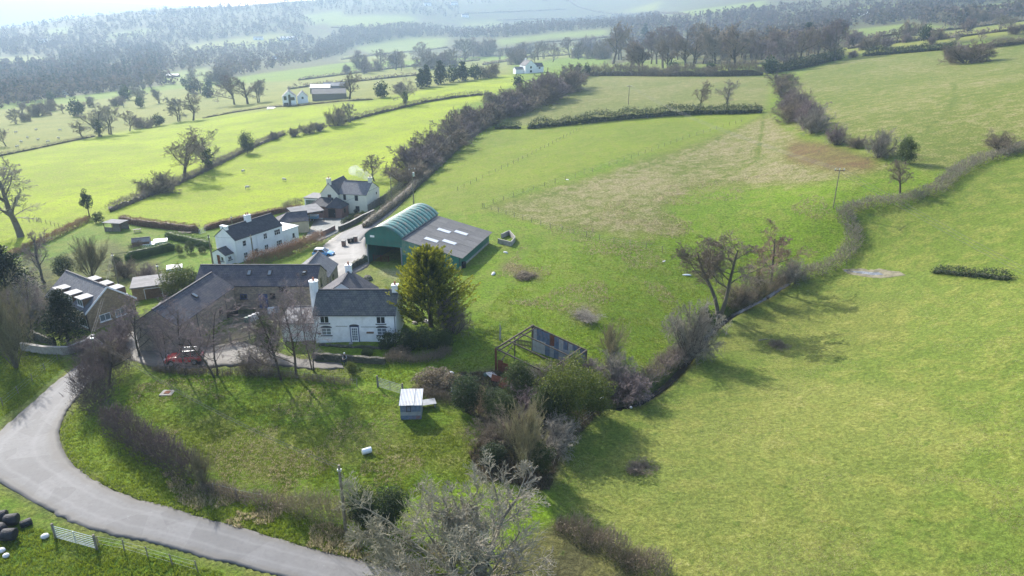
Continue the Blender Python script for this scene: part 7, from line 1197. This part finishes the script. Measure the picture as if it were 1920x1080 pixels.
tufts('verge_grass', 'long verge grass along the lane bend', [(110,800),(150,760),(215,800),(330,890),(560,960),(660,1000),(860,1030),(880,1090),(700,1060),(480,1005),(300,952),(180,905),(125,860)], 11000, .22, 'leaf_grass', 3); tufts('verge_grass', 'dead stalks on the lane verge', [(300,880),(560,955),(660,1000),(860,1030),(880,1090),(700,1060),(480,1005),(330,940)], 6000, .3, 'leaf_straw', 4, thr=.5, patch=3)
tufts('meadow_grass', 'lush grass below the metal gate', [(-40,1000),(60,990),(200,1020),(420,1075),(420,1120),(-40,1120)], 5000, .2, 'leaf_grass', 5)
tufts('meadow_grass', 'grass on the left verge field', [(-20,800),(-20,660),(110,655),(120,690),(60,745)], 5000, .2, 'leaf_grass', 6); tufts('meadow_grass', 'coarse grass around the farmhouse and the middle field', [(580,690),(700,690),(900,600),(1000,470),(1300,440),(1500,480),(1320,580),(1250,690),(1170,720),(1100,660),(900,690),(760,720),(600,710)], 15000, .20, 'leaf_grass', 7, 3)
tufts('dead_grass', 'dead grass scattered through the middle field', [(900,560),(1000,430),(1300,330),(1500,300),(1560,400),(1400,470),(1250,600),(1150,600)], 16000, .26, 'leaf_straw', 8, 3, thr=.54, patch=9)
tufts('field_grass', 'short turf of the big right hand field', [(1040,940),(1060,850),(1150,780),(1320,660),(1480,540),(1700,540),(1920,560),(1960,1100),(1300,1100),(1120,1000)], 14000, .10, 'leaf_grass', 9, 3, thr=.45, patch=3); tufts('dead_grass', 'dry blades in the big right hand field', [(1040,940),(1060,850),(1150,780),(1320,660),(1480,540),(1700,540),(1920,560),(1960,1100),(1300,1100),(1120,1000)], 20000, .10, 'leaf_straw', 10, 3, thr=.55, patch=7)
tufts('rough_growth', 'dead bramble and grass litter under the copse', [(860,700),(1090,690),(1200,700),(1110,790),(1050,850),(1030,920),(900,900),(880,850),(920,800),(870,770)], 7000, .35, 'leaf_bramble', 11)
# ================================================================ haze over the valley
hm = bpy.data.materials.new('valley_haze'); hm.use_nodes = True; ht = hm.node_tree; ht.nodes.remove(ht.nodes['Principled BSDF'])
pv = ht.nodes.new('ShaderNodeVolumePrincipled'); pv.inputs['Color'].default_value = (.56, .76, 1.0, 1); pv.inputs['Density'].default_value = HAZE; pv.inputs['Anisotropy'].default_value = .25
ht.links.new(pv.outputs[0], ht.nodes['Material Output'].inputs['Volume'])
g = G().box(-6900, -1500, -60, 6900, 6900, 330); h = g.obj('haze', [], None) if False else None
hme = bpy.data.meshes.new('haze'); hme.from_pydata(g.v, [], g.f); hme.materials.append(hm); h = link('haze', hme); kind(h, 'stuff')
if __import__('os').environ.get('TRI'): 
    import collections
    c = {m.name: sum(len(p.vertices) - 2 for p in m.polygons) for m in bpy.data.meshes}; print('TRIS', sum(c.values())); print(sorted(c.items(), key=lambda k: -k[1])[:40])
